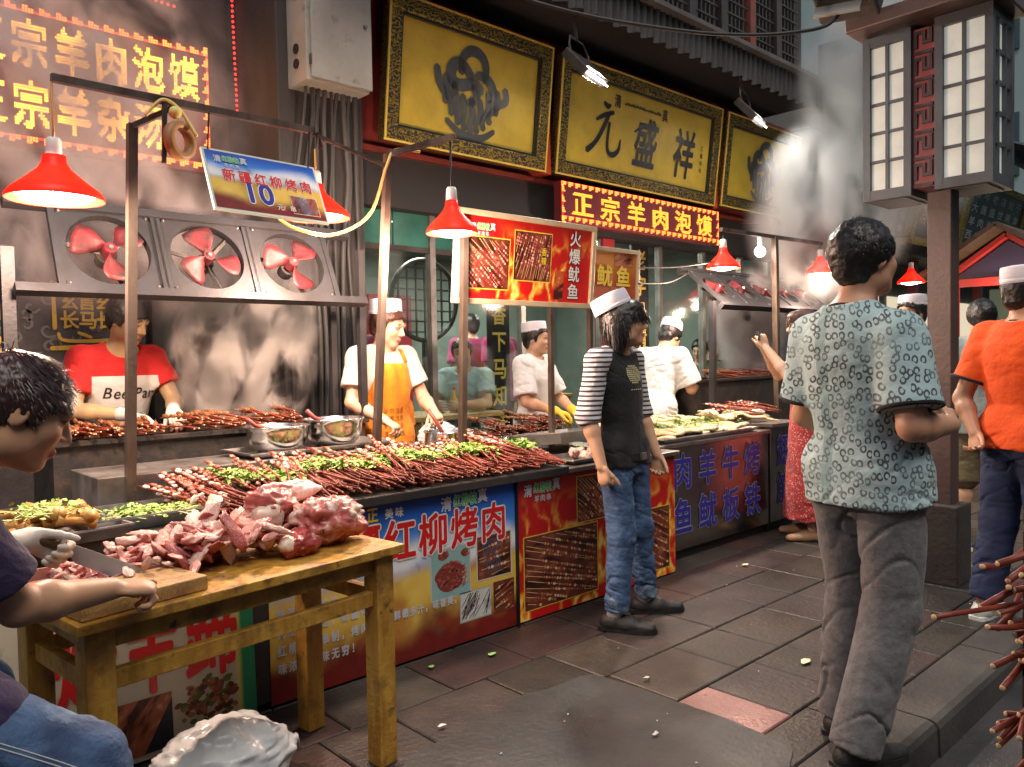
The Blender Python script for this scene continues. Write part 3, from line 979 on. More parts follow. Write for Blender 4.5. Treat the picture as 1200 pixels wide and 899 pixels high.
# ---------------------------------------------------------------- floodlights under the awning
def flood(x, y, z, rz, lab, e):
    t = thing('floodlight', lab, 'floodlight', (x, y, z), rz)
    R = rotm(radians(-42), 0, 0)
    MB().box((0, .03, .02), (.34, .07, .26), R).build('housing', 'iron', t, world=False, bevel=.008)
    MB().box((0, -.008, -.018), (.30, .006, .22), R).build('lens', emis('flood_lens', (1, .88, .82), 30), t, world=False)
    MB().tube([(-.14, .05, 0), (-.15, .08, .16), (-.1, .1, .24), (.1, .1, .24), (.15, .08, .16), (.14, .05, 0)], .008, 6).build('bracket', 'iron', t, world=False)
    MB().bar((0, .1, .24), (0, .13, z and 4.02-z), .02).build('hanger', 'iron', t, world=False)
    ld = bpy.data.lights.new('floodlight', 'AREA'); ld.shape = 'RECTANGLE'; ld.size = .22; ld.size_y = .16; ld.energy = e; ld.color = (1, .92, .82)
    ld.spread = radians(150)
    lo = bpy.data.objects.new('floodlight', ld); COL.objects.link(lo); lo.parent = t
    lo.location = (0, -.03, -.04); lo.rotation_euler = (radians(48)*-1+0, 0, 0)
flood(4.52, 3.95, 3.50, .25, 'glaring floodlight hung over the long gold signboard', 110)
flood(6.86, 3.95, 3.62, .25, 'small floodlight glowing through the smoke under the awning', 16)

# ---------------------------------------------------------------- next shop down the street
nb = thing('neighbour_shop', 'shop with pale stone pier and dark signboards beyond the smoke', 'building', (13, 4.5, 0))
MB().bx(9.13, 10.4, 4.34, 5.2, 0, 4.4).build('stone_pier', pm('pale_stone', (.36, .36, .33), .7, var=((.24, .24, .22), 2, .4, .7), bump=(20, .3)), nb)
MB().bx(10.41, 24, 5.0, 5.4, 0, 2.7).build('back_wall', 'int_wall', nb)
MB().bx(10.41, 24, 4.30, 5.4, 2.70, 4.1).build('upper_wall', 'dark_wall', nb)
for k in range(9):
    x = 10.9+k*1.45
    MB().bx(x, x+.12, 4.5, 4.62, 0, 2.69).build('post', 'red_beam', nb)
    MB().bx(x+.2, x+1.3, 4.97, 4.995, .8, 2.2).build('window', pm('lit_window', (.2, .22, .2), .3, emit=(1, .85, .6), estr=.5) if k == 0 else w2.data.materials[0], nb)
    w2 = nb.children[-1]
# scalloped dark canopy roof above the right-hand boards
n = 300
X = np.linspace(12.6, 24, n)
P = np.stack([np.stack([X, np.full(n, 3.0), 4.05+.05*np.abs(np.sin(X*2*pi/.36))], 1), np.stack([X, np.full(n, 4.3), np.full(n, 4.65)], 1)], 0)
MB().grid(P).build('canopy_roof', pm('dark_tile', (.03, .034, .05), .5), nb, True)
M['slate_board'] = pm('slate_board', (.035, .042, .055), .4)
def darkboard(x0, x1, z0, z1, rows_, lab, mat='letter_grey', tilt=14, y=4.2, gold=True, big=None):
    t = thing('shop_board', lab, 'signboard', ((x0+x1)/2, y, z0))
    a = radians(tilt)
    pl = Plane((x0, y, z0), (1, 0, 0), (0, -sin(a), cos(a)))
    W, H = x1-x0, (z1-z0)/cos(a)
    R = np.stack([pl.u, -pl.n, pl.v], 1)
    MB().box(pl.at(W/2, H/2, -.03), (W-.02, .04, H-.02), R).build('board', 'slate_board', t)
    f = .10
    if gold:
        for (cx, cy, w, h) in ((W/2, f/2, W, f), (f/2, H/2, f, H-2*f-.002), (W-f/2, H/2, f, H-2*f-.002), (W/2, H-f/2, W, f)):
            MB().box(pl.at(cx, cy, -.01), (w, .06, h), R).build('frame_bar', M['gilt2'], t)
    mb = MB()
    n = len(rows_)
    for i, r in enumerate(rows_):
        ch = (H-2*f)/(n+.3)
        cw = (W-2*f)/(len(r)+.4)
        text_on(mb, Plane(pl.at(0, 0, -.01), pl.u, pl.v), r, f+cw*.3, H-f-ch*(i+1), cw*.7, ch*.72, .02, .004, pitch=cw)
    mb.build('lettering', mat, t)['kind'] = 'stuff'
M['gilt2'] = ornate('gilt_frame_bright', (.62, .46, .05), (.30, .2, .03), 14)
darkboard(9.35, 11.15, 2.78, 3.45, ['本店经营各类', '食品特色小吃', '金牌羊肉美食'], 'dark menu board with three rows of pale characters before the stone pier', 'letter_white')
darkboard(11.25, 13.05, 2.82, 3.70, ['清真老字'], 'gilt framed board with large gold characters behind the lamp post', 'letter_gold')
darkboard(13.12, 15.9, 2.9, 3.95, ['百年老店始于', '大唐盛世美食', '羊肉泡馍名吃', '西安风味大全'], 'gilt framed board with four rows of small characters right of the lamp post', 'letter_white')
darkboard(16.1, 19.0, 3.0, 4.1, ['正宗老孙家', '羊肉泡馍馆'], 'dark board at the far end of the shop row under the canopy', 'letter_grey', gold=False)

# red and navy gabled kiosk farther down the street
kk = thing('gabled_kiosk', 'small red and navy gabled food kiosk with a bare bulb', 'kiosk', (10.2, 2.9, 0))
M['kiosk_red'] = pm('kiosk_red', (.52, .03, .03), .5)
M['kiosk_navy'] = pm('kiosk_navy', (.03, .03, .09), .5)
kx = 10.0
for s in (-1, 1):
    y0 = 2.68
    MB().bar((kx, y0, 2.62), (kx, y0+s*.62, 2.18), .16, .05).build('gable_board', 'kiosk_red', kk)
    MB().bar((kx+.03, y0, 2.70), (kx+.03, y0+s*.8, 2.18), .05, 1.0, up=(1, 0, 0)).build('roof_slope', 'wood_d', kk)
    MB().bar((kx+.1, y0+s*.56, 0), (kx+.1, y0+s*.56, 2.15), .07).build('post', 'kiosk_red', kk)
MB().add([(kx+.02, 2.13, 2.18), (kx+.02, 3.23, 2.18), (kx+.02, 2.68, 2.56)], [(0, 2, 1)]).build('gable', 'kiosk_navy', kk)
MB().bx(kx-.02, kx+.06, 2.13, 3.23, 2.08, 2.17).build('lintel', 'kiosk_red', kk)
MB().bx(kx+.2, kx+1, 2.2, 3.16, 0, .95).build('counter', 'int_wall', kk)
MB().bx(kx+1.05, kx+1.1, 2.2, 3.16, 0, 2.1).build('back_panel', pm('kiosk_green', (.10, .17, .13), .5), kk)
bt = thing('bare_bulb', 'bare glowing bulb hanging under the kiosk gable', 'bulb', (kx-.05, 2.62, 2.02))
MB().sphere((0, 0, 0), .04, 12, 8).build('glass_bulb', M['bulb'], bt, True, False)
MB().cyl((0, 0, .035), (0, 0, .09), .018).build('socket', 'white_plastic', bt, world=False)
ld = bpy.data.lights.new('bulb', 'POINT'); ld.energy = 12; ld.color = (1, .75, .45); ld.shadow_soft_size = .05
lo = bpy.data.objects.new('bulb', ld); COL.objects.link(lo); lo.parent = bt; lo.location = (-.08, 0, -.06)

# ---------------------------------------------------------------- far hazy blocks at the end of the street
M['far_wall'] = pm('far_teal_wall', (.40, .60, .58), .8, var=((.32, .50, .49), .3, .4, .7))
M['far_win'] = pm('far_window', (.05, .09, .10), .2)
def block(x0, x1, y0, y1, H, lab, cols, rows_, wm='far_wall'):
    t = thing('far_building', lab, 'building', ((x0+x1)/2, (y0+y1)/2, 0))
    MB().bx(x0, x1, y0, y1, 0, H).build('wall', wm, t)
    MB().bx(x0-.2, x1+.2, y0-.2, y1+.2, H+.001, H+.5).build('roof', 'grey_wall', t)
    wme = None
    for r in range(rows_):
        for c in range(cols):
            z = 2.5+r*3.0
            y = y0+(y1-y0)*(c+.5)/cols
            o = MB().bx(x0-.06, x0-.01, y-.5, y+.5, z, z+1.5).build('window', 'far_win', t)
            for q in (-.52, .52):
                pass
    return t
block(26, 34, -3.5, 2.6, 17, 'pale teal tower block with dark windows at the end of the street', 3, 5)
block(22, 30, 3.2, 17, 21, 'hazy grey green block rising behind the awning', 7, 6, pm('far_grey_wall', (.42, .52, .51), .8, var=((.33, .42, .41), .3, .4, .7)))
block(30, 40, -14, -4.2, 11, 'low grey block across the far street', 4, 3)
# the row of houses across the street, behind the camera, seen only in reflections
op = thing('opposite_houses', 'dark row of houses across the street', 'building', (10, -6.5, 0))
MB().bx(-20, 40, -12, -6.5, 0, 7.5).build('wall', 'grey_wall', op)
MB().bx(-20.3, 40.3, -12, -6.1, 7.501, 7.8).build('roof', 'dark_wall', op)

# ---------------------------------------------------------------- street lamp with two lantern boxes
M['lamp_post'] = pm('lamp_post_paint', (.10, .06, .052), .45, var=((.07, .045, .04), 5, .4, .7), bump=(40, .2))
M['lamp_base'] = pm('lamp_base_iron', (.06, .052, .045), .5, var=((.035, .03, .028), 7, .4, .7), bump=(40, .3))
M['lantern_grey'] = pm('lantern_grey', (.075, .083, .095), .5, var=((.05, .055, .062), 6, .4, .7), bump=(50, .15))
M['lantern_pane'] = pm('lantern_pane', (.72, .73, .66), .35, var=((.55, .56, .50), 6, .35, .7), emit=(.95, 1, .88), estr=.16)  # weak glow added to whiten the panes, standing in for daylight through them
M['fret_back'] = pm('fret_red', (.30, .075, .08), .5)
M['fret_dark'] = pm('fret_dark', (.035, .02, .025), .5)
px_, py_ = 5.06, 1.69
lp = thing('street_lamp', 'tall brown street lamp with twin grey lattice lantern boxes', 'street lamp', (px_, py_, 0))
MB().box((px_, py_, 1.155), (.132, .132, 2.29), None).build('post', 'lamp_post', lp, bevel=.006)
MB().box((px_, py_, .235), (.235, .235, .47), None).build('base', 'lamp_base', lp, bevel=.008)
MB().box((px_+.02, 1.745, 3.33), (.56, .82, .09), None).build('top_beam', 'lamp_post', lp, bevel=.01)
def lantern_box(y0, y1, z0, z1, x0=4.95, x1=5.34):
    b = MB().bx(x0+.03, x1-.03, y0+.03, y1-.03, z0+.02, z1-.02).build('lantern_box', 'lantern_pane', lp)
    fr = .042
    # corner posts and rails
    for x in (x0, x1-fr):
        for y in (y0, y1-fr):
            MB().bx(x, x+fr, y, y+fr, z0, z1).build('corner_post', 'lantern_grey', b)
    for z in (z0, z1-.06):
        for x in (x0, x1-fr):
            MB().bx(x+.001, x+fr-.001, y0+fr, y1-fr, z, z+.06).build('rail', 'lantern_grey', b)
        for y in (y0, y1-fr):
            MB().bx(x0+fr, x1-fr, y+.001, y+fr-.001, z, z+.06).build('rail', 'lantern_grey', b)
    for i in range(1, 5):
        z = z0+.06+(z1-z0-.12)*i/5
        MB().bx(x0+.008, x0+.029, y0+fr, y1-fr, z-.008, z+.008).build('glazing_bar', 'lantern_grey', b)
        MB().bx(x0+fr, x1-fr, y0+.008, y0+.029, z-.008, z+.008).build('glazing_bar', 'lantern_grey', b)
    ym = (y0+y1)/2
    MB().bx(x0+.006, x0+.027, ym-.009, ym+.009, z0+.06, z1-.06).build('glazing_bar', 'lantern_grey', b)
    for f in (1/3, 2/3):
        xm = x0+(x1-x0)*f
        MB().bx(xm-.009, xm+.009, y0+.006, y0+.027, z0+.06, z1-.06).build('glazing_bar', 'lantern_grey', b)
    MB().bx(x0+.04, x1-.04, y0+.04, y1-.04, z0-.004, z0+.019).build('underside', 'lantern_grey', b)
lantern_box(1.83, 2.11, 2.29, 3.27)
lantern_box(1.40, 1.70, 2.30, 3.28)
fb = MB().bx(4.975, 5.2, 1.7005, 1.8295, 2.33, 3.25).build('fret_panel', 'fret_back', lp)
plf = Plane((4.974, 1.8295, 2.33), (0, -1, 0), (0, 0, 1))
for k in range(6):
    z0 = k*.153
    for (a, b, c, d) in ((.012, .128-.012, .004, .022), (.012, .030, .040, .138), (.030, .075, .120, .138), (.057, .075, .060, .120), (.075, .112, .060, .078), (.094, .112, .078, .15)):
        P = [plf.at(a, z0+c, 0), plf.at(b, z0+c, 0), plf.at(b, z0+d, 0), plf.at(a, z0+d, 0)]
        Q = [p+np.array((-.012, 0, 0)) for p in P]
        MB().add(P+Q, [(4, 5, 6, 7), (0, 1, 5, 4), (1, 2, 6, 5), (2, 3, 7, 6), (3, 0, 4, 7)]).build('fret_bar', 'fret_dark', fb)
# loose wires on top of the lantern, floodlight box beside it
for k in range(3):
    P = [(5.0+.1*rr.random(), 1.45+.08*i+.05*rr.random(), 3.39+.035*rr.random()) for i in range(8)]
    tag(MB().tube(P, .008, 6).build('loose_wire', 'black', None, True), 'loose black wire coiled on top of the lantern beam', 'wire', 'wires on the lantern')
fl = thing('street_floodlight', 'dark box floodlight fixed beside the lantern top', 'floodlight', (4.78, 2.12, 3.4))
MB().box((4.64, 2.06, 3.43), (.22, .34, .15), rotm(.1, .5, .2)).build('housing', 'iron', fl, bevel=.015)
MB().box((4.575, 2.09, 3.365), (.02, .26, .11), rotm(.1, .5, .2)).build('lens', pm('grey_lens', (.35, .38, .38), .2), fl)
MB().bar((4.72, 2.03, 3.43), (4.90, 2.0, 3.376), .03).build('bracket', 'iron', fl)
P = [(4.72+(9.0-4.72)*t*1.0, 2.12+(4.0-2.12)*t, 3.45+(4.1-3.45)*t-.35*t*(1-t)) for t in np.linspace(0, 1, 24)]
_w = np.array([(2.35, 3.97, 3.95), (3.04, 3.27, 3.385), (3.42, 2.92, 3.244), (3.87, 2.56, 3.17), (4.2, 2.32, 3.172), (4.50, 2.12, 3.23), (4.62, 2.08, 3.36)])
_t = np.linspace(0, 6, 40)
P2 = np.stack([np.interp(_t, range(7), _w[:, q]) for q in range(3)], 1)
for _ in range(6):
    P2[1:-1] = (P2[:-2]+2*P2[1:-1]+P2[2:])/4
tag(MB().tube(P2, .011, 6).build('overhead_wire', 'black', None, True), 'black overhead wire strung from the awning to the lantern', 'wire')

# ================================================================ PRINTS
def sky_field(U, V, XY):
    n = nz2(*XY, 5, 3); n2 = nz2(*XY, 14, 5)
    c = lerp3((.05, .24, .70), (.015, .08, .46), sstep(.72, 1., V))
    c = c + (lerp3((.75, .78, .82), (.75, .78, .82), U)-c)*(sstep(.48, .62, V+.25*(n-.5))*(1-sstep(.66, .84, V+.3*(n-.5))))[:, None]
    f = lerp3((.62, .36, .04), (.80, .60, .14), n2)
    f = f + (np.array((.40, .14, .03))-f)*(sstep(.5, .75, n))[:, None]*.8
    c = f + (c-f)*sstep(.50, .60, V+.12*(n-.5))[:, None]
    d = lerp3((.30, .02, .015), (.06, .015, .012), n2)
    return d + (c-d)*sstep(.10, .30, V+.35*(n-.5))[:, None]
def flame_field(U, V, XY):
    X, Y = XY
    n = fbm(np.stack([X*9+2*nz2(X, Y, 6, 2), Y*4.2, X*0+1.3], 1), 4, 8)
    r = np.abs(n-.5)*2
    c = lerp3((.60, .012, .012), (.42, .01, .01), V)
    w = sstep(.18, .02, r)*sstep(1.05, .25, V)
    c = c + (np.array((.95, .42, .03))-c)*w[:, None]
    w2 = sstep(.07, .0, r)*sstep(.9, .3, V)
    return c + (np.array((1, .8, .2))-c)*w2[:, None]
def meat_field(seed, ang=.6, base=(.32, .06, .03), hi=(.72, .38, .26), dark=(.05, .012, .01), sc=26):
    def fn(U, V, XY):
        X, Y = XY
        a = X*cos(ang)+Y*sin(ang); b = -X*sin(ang)+Y*cos(ang)
        n = fbm(np.stack([a*sc*.45, b*sc*1.6, a*0+seed], 1), 4, seed)
        m = fbm(np.stack([a*sc*2, b*sc*2.2, a*0+seed*2], 1), 3, seed+4)
        c = lerp3(dark, base, sstep(.28, .52, n))
        c = c + (np.array(hi)-c)*(sstep(.52, .74, n)*sstep(.4, .7, m))[:, None]
        return c
    return fn
def inset(mb, pl, x0, y0, x1, y1, fn, z, frame=None, fw=.006, n=46):
    if frame is not None:
        mb.add([pl.at(x0-fw, y0-fw, z-.0006), pl.at(x1+fw, y0-fw, z-.0006), pl.at(x1+fw, y1+fw, z-.0006), pl.at(x0-fw, y1+fw, z-.0006)], [(0, 1, 2, 3)], frame)
    print_grid(mb, pl, x0, y0, x1, y1, n, n, fn, z)
def skew_lines(mb, pl, x0, y0, x1, y1, n, ang, z, cols):
    for i in range(n):
        cx, cy = rr.uniform(x0, x1), rr.uniform(y0, y1)
        L = rr.uniform(.04, .10); a = ang+rr.uniform(-.25, .25)
        P = [(np.clip(cx-L*cos(a), x0, x1), np.clip(cy-L*sin(a), y0, y1)), (np.clip(cx+L*cos(a), x0, x1), np.clip(cy+L*sin(a), y0, y1))]
        if np.hypot(P[0][0]-P[1][0], P[0][1]-P[1][1]) > .02:
            stroke(mb, pl, P, [.003, .004, .003], z, rr.choice(cols), 3)
def food_photo(mb, pl, x0, y0, x1, y1, ang, z, n=24, tone=0, frame=(.75, .5, .05), w=.013):
    """a printed photograph of grilled skewers: sticks side by side, each threaded with browned chunks"""
    inset(mb, pl, x0, y0, x1, y1, meat_field(rr.randrange(90), ang, (.16, .035, .02), (.34, .12, .06), (.03, .008, .006)), z, frame)
    pal = [[(.42, .13, .05), (.55, .22, .08), (.30, .07, .03), (.68, .36, .16), (.22, .05, .02), (.74, .52, .34)], [(.46, .10, .09), (.60, .24, .18), (.34, .05, .05), (.72, .44, .34), (.25, .03, .03)]][tone]
    cx, cy = (x0+x1)/2, (y0+y1)/2
    D = (abs(x1-x0)+abs(y1-y0))/2
    c, s = cos(ang), sin(ang)
    k = 0
    for i in range(n):
        o = (i/(n-1)-.5)*D*1.5+rr.uniform(-.008, .008)
        a2 = rr.uniform(-.10, .10)
        P = []
        t = -D
        while t < D:
            px, py = cx+t*cos(ang+a2)-o*s, cy+t*sin(ang+a2)+o*c
            if x0+.012 < px < x1-.012 and y0+.012 < py < y1-.012:
                P.append((px, py))
            t += w*1.25
        for j, (px, py) in enumerate(P):
            k += 1
            if j < len(P)*.22 or rr.random() < .12:
                stroke(mb, pl, [(px-w*.6*c, py-w*.6*s), (px+w*.6*c, py+w*.6*s)], [.0035, .0035], z+.0006+k*1e-6, (.62, .42, .2), 3)
            else:
                q = w*rr.uniform(.35, .55); d = rr.uniform(-.5, .5)
                stroke(mb, pl, [(px-q*cos(ang+d), py-q*sin(ang+d)), (px, py), (px+q*cos(ang+d), py+q*sin(ang+d))], [w*.5, w*rr.uniform(.8, 1.1), w*.5], z+.0008+k*1e-6, rr.choice(pal), 5)
                if rr.random() < .35:
                    stroke(mb, pl, [(px-q*.4, py+q*.2), (px+q*.3, py+q*.3)], [.002, .0035, .002], z+.0014+k*1e-6, (.85, .6, .38), 3)
def outlined(t, pl, txt, x, y, w, h, pitch, front, back, b1=.03, b2=.075, z=.003, name='lettering', **k):
    for i, ch in enumerate(txt):
        dx, dy = (0, -i*pitch) if k.get('vertical') else (i*pitch, 0)
        mb = MB(); text_on(mb, pl, ch, x+dx, y+dy, w, h, b1, z+.0014); o = mb.build('character', front, t); o['kind'] = 'stuff'
        mb = MB(); text_on(mb, pl, ch, x+dx, y+dy, w, h, b2, z); mb.build('character_outline', back, o)['kind'] = 'stuff'
def logo(t, pl, x, y, s):
    mb = MB(); text_on(mb, pl, '清', x, y, s, s*1.1, .035, .004); text_on(mb, pl, '真', x+3.4*s, y+.2*s, s, s*1.1, .035, .004); text_on(mb, pl, '羊肉串', x+1.2*s, y-.55*s, .62*s, .62*s, .02, .004, pitch=.72*s)
    mb.build('logo_lettering', 'letter_grey', t)['kind'] = 'stuff'
    outlined(t, pl, '红柳枝', x+1.15*s, y+.2*s, .72*s, .95*s, .74*s, 'letter_green', 'letter_white', .03, .08, .004, 'logo_mark')

# ================================================================ COUNTER OF THE FRONT STALL
M['counter_dark'] = pm('counter_dark', (.035, .032, .03), .45, var=((.07, .06, .05), 5, .45, .75), rvar=(.3, 5), bump=(30, .2))
ct = thing('front_counter', 'long dark stall counter faced with blue and red food posters', 'counter', (2.3, 3.3, 0))
MB().bx(.55, 2.735, 2.935, 3.80, .03, .745).build('body', 'counter_dark', ct)
MB().bx(2.745, 4.12, 2.94, 3.80, .03, .745).build('body', 'counter_dark', ct)
MB().bx(.52, 3.10, 2.885, 3.83, .747, .79).build('worktop', 'counter_dark', ct, bevel=.006)
MB().bx(3.105, 4.13, 2.90, 3.83, .747, .775).build('worktop', 'steel_dull', ct, bevel=.006)
MB().bx(2.737, 2.743, 2.91, 2.95, .0, .745).build('trim_strip', 'black', ct)
# blue poster
W, H = 1.335, .725
p = thing('blue_poster', 'blue and golden poster with big red characters on the counter front', 'poster', (2.07, 2.93, .01))
mb = MB(); pl = Plane((1.40, 2.930, .012), (1, 0, 0), (0, 0, 1))
print_grid(mb, pl, 0, 0, W, H, 110, 64, sky_field, 0); mb.build('sheet', 'print', p)
mb = MB()
teal = lambda U, V, XY: lerp3((.18, .36, .36), (.34, .50, .48), nz2(*XY, 9, 4))
inset(mb, pl, .80, .24, 1.03, .47, teal, .0016, (.5, .55, .5))
for (cx, cy, rx, ry) in ((.915, .335, .10, .075), (.87, .44, .035, .022), (1.0, .435, .026, .022)):
    V = [(cx+rx*cos(a)*rr.uniform(.8, 1.0), cy+ry*sin(a)*rr.uniform(.85, 1.0)) for a in np.linspace(0, 2*pi, 25)[:-1]]
    mb.add(pl.pts(V, .0022), [tuple(range(24))], (.22, .04, .03))
    for k in range(int(9000*rx*ry)):
        a, q = rr.uniform(0, 6.28), rr.random()**.5
        stroke(mb, pl, [(cx+rx*q*.9*cos(a), cy+ry*q*.9*sin(a)), (cx+rx*q*.9*cos(a)+.014, cy+ry*q*.9*sin(a)+.006)], [.006, .008, .005], .0026, (.38, .10, .07), 4)
skew_lines(mb, pl, .98, .27, 1.03, .36, 8, .3, .0028, [(.6, .45, .35)])
food_photo(mb, pl, 1.08, .28, 1.30, .49, .15, .0016, 10, 0, (.65, .6, .5), .017)
for k in range(9):
    stroke(mb, pl, [(1.14+k*.012, .30), (1.11+k*.012, .47)], [.004, .004], .0024, (.08, .12, .2), 3)
inset(mb, pl, .97, .10, 1.16, .235, lambda U, V, XY: lerp3((.45, .50, .46), (.7, .7, .66), nz2(*XY, 20, 2)), .0016, (.4, .4, .38))
skew_lines(mb, pl, .975, .11, 1.155, .23, 22, 1.1, .0026, [(.05, .04, .04), (.12, .03, .02)])
food_photo(mb, pl, 1.18, .09, 1.32, .25, .4, .0016, 10, 0, None, .014)
mb.build('photo_print', 'print', p)
outlined(p, pl, '新疆红柳烤肉', .17, .455, .175, .20, .186, 'letter_red', 'letter_white')
mb = MB(); text_on(mb, pl, '正宗的', .16, .66, .05, .055, .03, .003, pitch=.062); text_on(mb, pl, '美味', .55, .66, .045, .05, .03, .003, pitch=.055); mb.build('small_lettering', 'letter_white', p)['kind'] = 'stuff'
mb = MB(); text_on(mb, pl, '纯正', .38, .655, .062, .07, .035, .003, pitch=.075); mb.build('small_lettering', 'letter_yellow', p)['kind'] = 'stuff'
logo(p, pl, .86, .645, .066)
for k, s in enumerate(('精选新疆羔羊', '肉制作而成，新疆特色', '红柳树枝串制，烤肉香', '味浓，回味无穷！')):
    mb = MB(); text_on(mb, pl, s, .03, .33-k*.072, .038, .048, .04, .003, pitch=.048); mb.build('small_lettering', 'letter_grey', p)['kind'] = 'stuff'
mb = MB(); text_on(mb, pl, '肉质鲜嫩多汁，味香美。', .50, .20, .036, .046, .04, .003, pitch=.043); mb.build('small_lettering', 'letter_grey', p)['kind'] = 'stuff'

# red poster
p = thing('red_poster', 'red flame poster with photos of skewers on the counter front', 'poster', (3.4, 2.93, .01))
pl = Plane((2.75, 2.934, .012), (1, 0, 0), (0, 0, 1)); W = 1.365
mb = MB(); print_grid(mb, pl, 0, 0, W, .725, 110, 64, flame_field, 0); mb.build('sheet', 'print', p)
mb = MB()
for (a, b, c, d, s, g) in ((.05, .05, .62, .43, 21, .5), (.46, .45, .78, .70, 33, 1.3), (.70, .05, 1.30, .43, 27, .9)):
    food_photo(mb, pl, a, b, c, d, -g*.6+.1, .0016, 26, 0, (.75, .5, .05), .017)
mb.build('photo_print', 'print', p)
logo(p, pl, .05, .64, .062)

# white board with sheep-trotter print leaning on the counter under the table
p = thing('trotter_poster', 'cream poster board with large red characters under the wooden table', 'poster', (.95, 2.85, 0))
pl = Plane((.20, 2.84, .015), (1, 0, 0), (0, .045, 1)); W, H = 1.10, .60
MB().box(pl.at(W/2, H/2, -.012), (W, .018, H), np.stack([pl.u, -pl.n, pl.v], 1)).build('backing', 'white_plastic', p)
mb = MB()
print_grid(mb, pl, 0, 0, W, H, 70, 40, lambda U, V, XY: np.where((U > .945)[:, None], np.array((.02, .26, .12)), np.where((U > .93)[:, None], np.array((.62, .60, .12)), lerp3((.62, .58, .45), (.48, .44, .34), nz2(*XY, 6, 1)))), 0)
inset(mb, pl, .60, .02, .79, .21, meat_field(51, .9, (.38, .11, .05), (.7, .4, .24)), .0016)
mb.add(pl.pts([(.69, .02), (.79, .02), (.79, .19)], .0022), [(0, 1, 2)], (.03, .035, .04))
for k in range(120):
    a, q = rr.uniform(0, 6.28), rr.random()**.6
    cx, cy = .915+.10*q*cos(a), .135+.085*q*sin(a)
    c = rr.choice([(.16, .05, .025), (.26, .08, .04), (.36, .14, .07), (.09, .03, .015), (.08, .14, .03)])
    stroke(mb, pl, [(cx, cy), (cx+rr.uniform(-.03, .03), cy+rr.uniform(-.02, .02))], [.014, .02, .01], .0022+k*.00002, c, 5)
mb.build('photo_print', 'print', p)
mb = MB(); [text_on(mb, pl, ch, .42+i*.21, .215, .20, .29, .036, .003) for i, ch in enumerate('烤羊蹄')]; mb.build('lettering', 'letter_red', p)['kind'] = 'stuff'

# ---------------------------------------------------------------- raised steel ledge, trays, bowls
def tray(name, lab, c, w, d, h, rz=0, mat='steel', group=None, cat='tray', tilt=0):
    t = tag(bpy.data.objects.new(name, None), lab, cat, group)
    COL.objects.link(t); t.location = c; t.rotation_euler = (tilt, 0, rz)
    mb = MB()
    lv = [(.5, h, 1.0, .012), (.5, h, 1.0, 0), (.5, .004, .93, 0)]
    def ring(z, s, e=0):
        return [(-w/2*s-e, -d/2*s-e, z), (w/2*s+e, -d/2*s-e, z), (w/2*s+e, d/2*s+e, z), (-w/2*s-e, d/2*s+e, z)]
    V = ring(h-.006, 1, .012)+ring(h, 1, .010)+ring(h, 1, 0)+ring(.006, .92, 0)
    V2 = ring(0, .92, .002)
    F = []
    for a in (0, 4, 8):
        F += [(a+k, a+(k+1) % 4, a+4+(k+1) % 4, a+4+k) for k in range(4)]
    F.append((12, 13, 14, 15))
    b = len(V)
    F += [(b+k, b+(k+1) % 4, (k+1) % 4, k) for k in range(4)] + [(b+3, b+2, b+1, b)]
    mb.add(V+V2, F)
    mb.build('pan', mat, t, world=False)
    return t
lg = thing('steel_ledge', 'raised steel ledge running in front of the black grill', 'ledge', (1.7, 3.5, .79))
MB().bx(.93, 2.50, 3.42, 3.81, .792, .925).build('box', 'steel_dull', lg, bevel=.004)
tray('bowl_tray', 'dull steel tray under the two mixing bowls', (1.98, 3.62, .926), .78, .30, .03, .02, 'steel_dull')
M['sauce'] = pm('red_sauce', (.25, .05, .02), .3, var=((.12, .02, .01), 30, .4, .6), bump=(60, .4))
def bowl(c, r, h, lab, hs):
    t = thing('mixing_bowl', lab, 'bowl', c)
    MB().lathe([(.001, .004), (r*.62, .004), (r*.86, h*.25), (r*.97, h*.55), (r*1.0, h*.82), (r*1.04, h), (r*1.08, h+.002), (r*1.08, h-.004), (r*1.03, h-.006), (r*.98, h*.8), (r*.94, h*.55), (r*.83, h*.27), (r*.6, .010), (.001, .010)], n=40).build('shell', 'steel_polish', t, True, False)
    MB().lathe([(r*.955, h*.68), (r*.5, h*.71), (.001, h*.72)], n=30).build('sauce', 'sauce', t, True, False)
    MB().tube([(r*.2, 0, h*.6), (r*hs*.9, .02, h*1.05), (r*hs*1.25, .03, h*1.32)], [.012, .011, .012], 8).build('brush_handle', pm('handle_red', (.26, .05, .04), .5), t, True, False)
bowl((1.79, 3.60, .936), .145, .13, 'steel mixing bowl of red sauce on the tray, beside the taller bowl', -.8)
bowl((2.10, 3.60, .936), .145, .145, 'taller steel mixing bowl nearer the stall pole, with a wooden brush', -.75)
tray('greens_tray', 'shallow steel tray with chopped green coriander behind the cut meat', (1.0, 3.10, .792), .46, .30, .05, .0, 'steel')
tray('sauce_tray', 'steel tray under the cook\'s pot behind the skewers', (2.86, 3.45, .80), .68, .36, .045, .0, 'steel')
def pot(c, r, h):
    t = thing('cooking_pot', 'shiny straight sided steel pot in the tray before the orange apron', 'pot', c)
    MB().lathe([(.001, .002), (r*.96, .002), (r, .01), (r, h), (r*1.05, h+.002), (r*1.05, h-.004), (r*.97, h-.005), (r*.97, .02), (.001, .02)], n=36).build('shell', 'steel_polish', t, True, False)
    MB().lathe([(r*.968, h*.75), (.001, h*.76)], n=24).build('broth', 'sauce', t, True, False)
    MB().tube([(0, 0, h*.5), (-.05, .05, h*1.35), (-.08, .08, h*1.75)], .011, 8).build('ladle_handle', pm('handle_brown', (.22, .05, .03), .5), t, True, False)
pot((2.74, 3.46, .815), .135, .16)
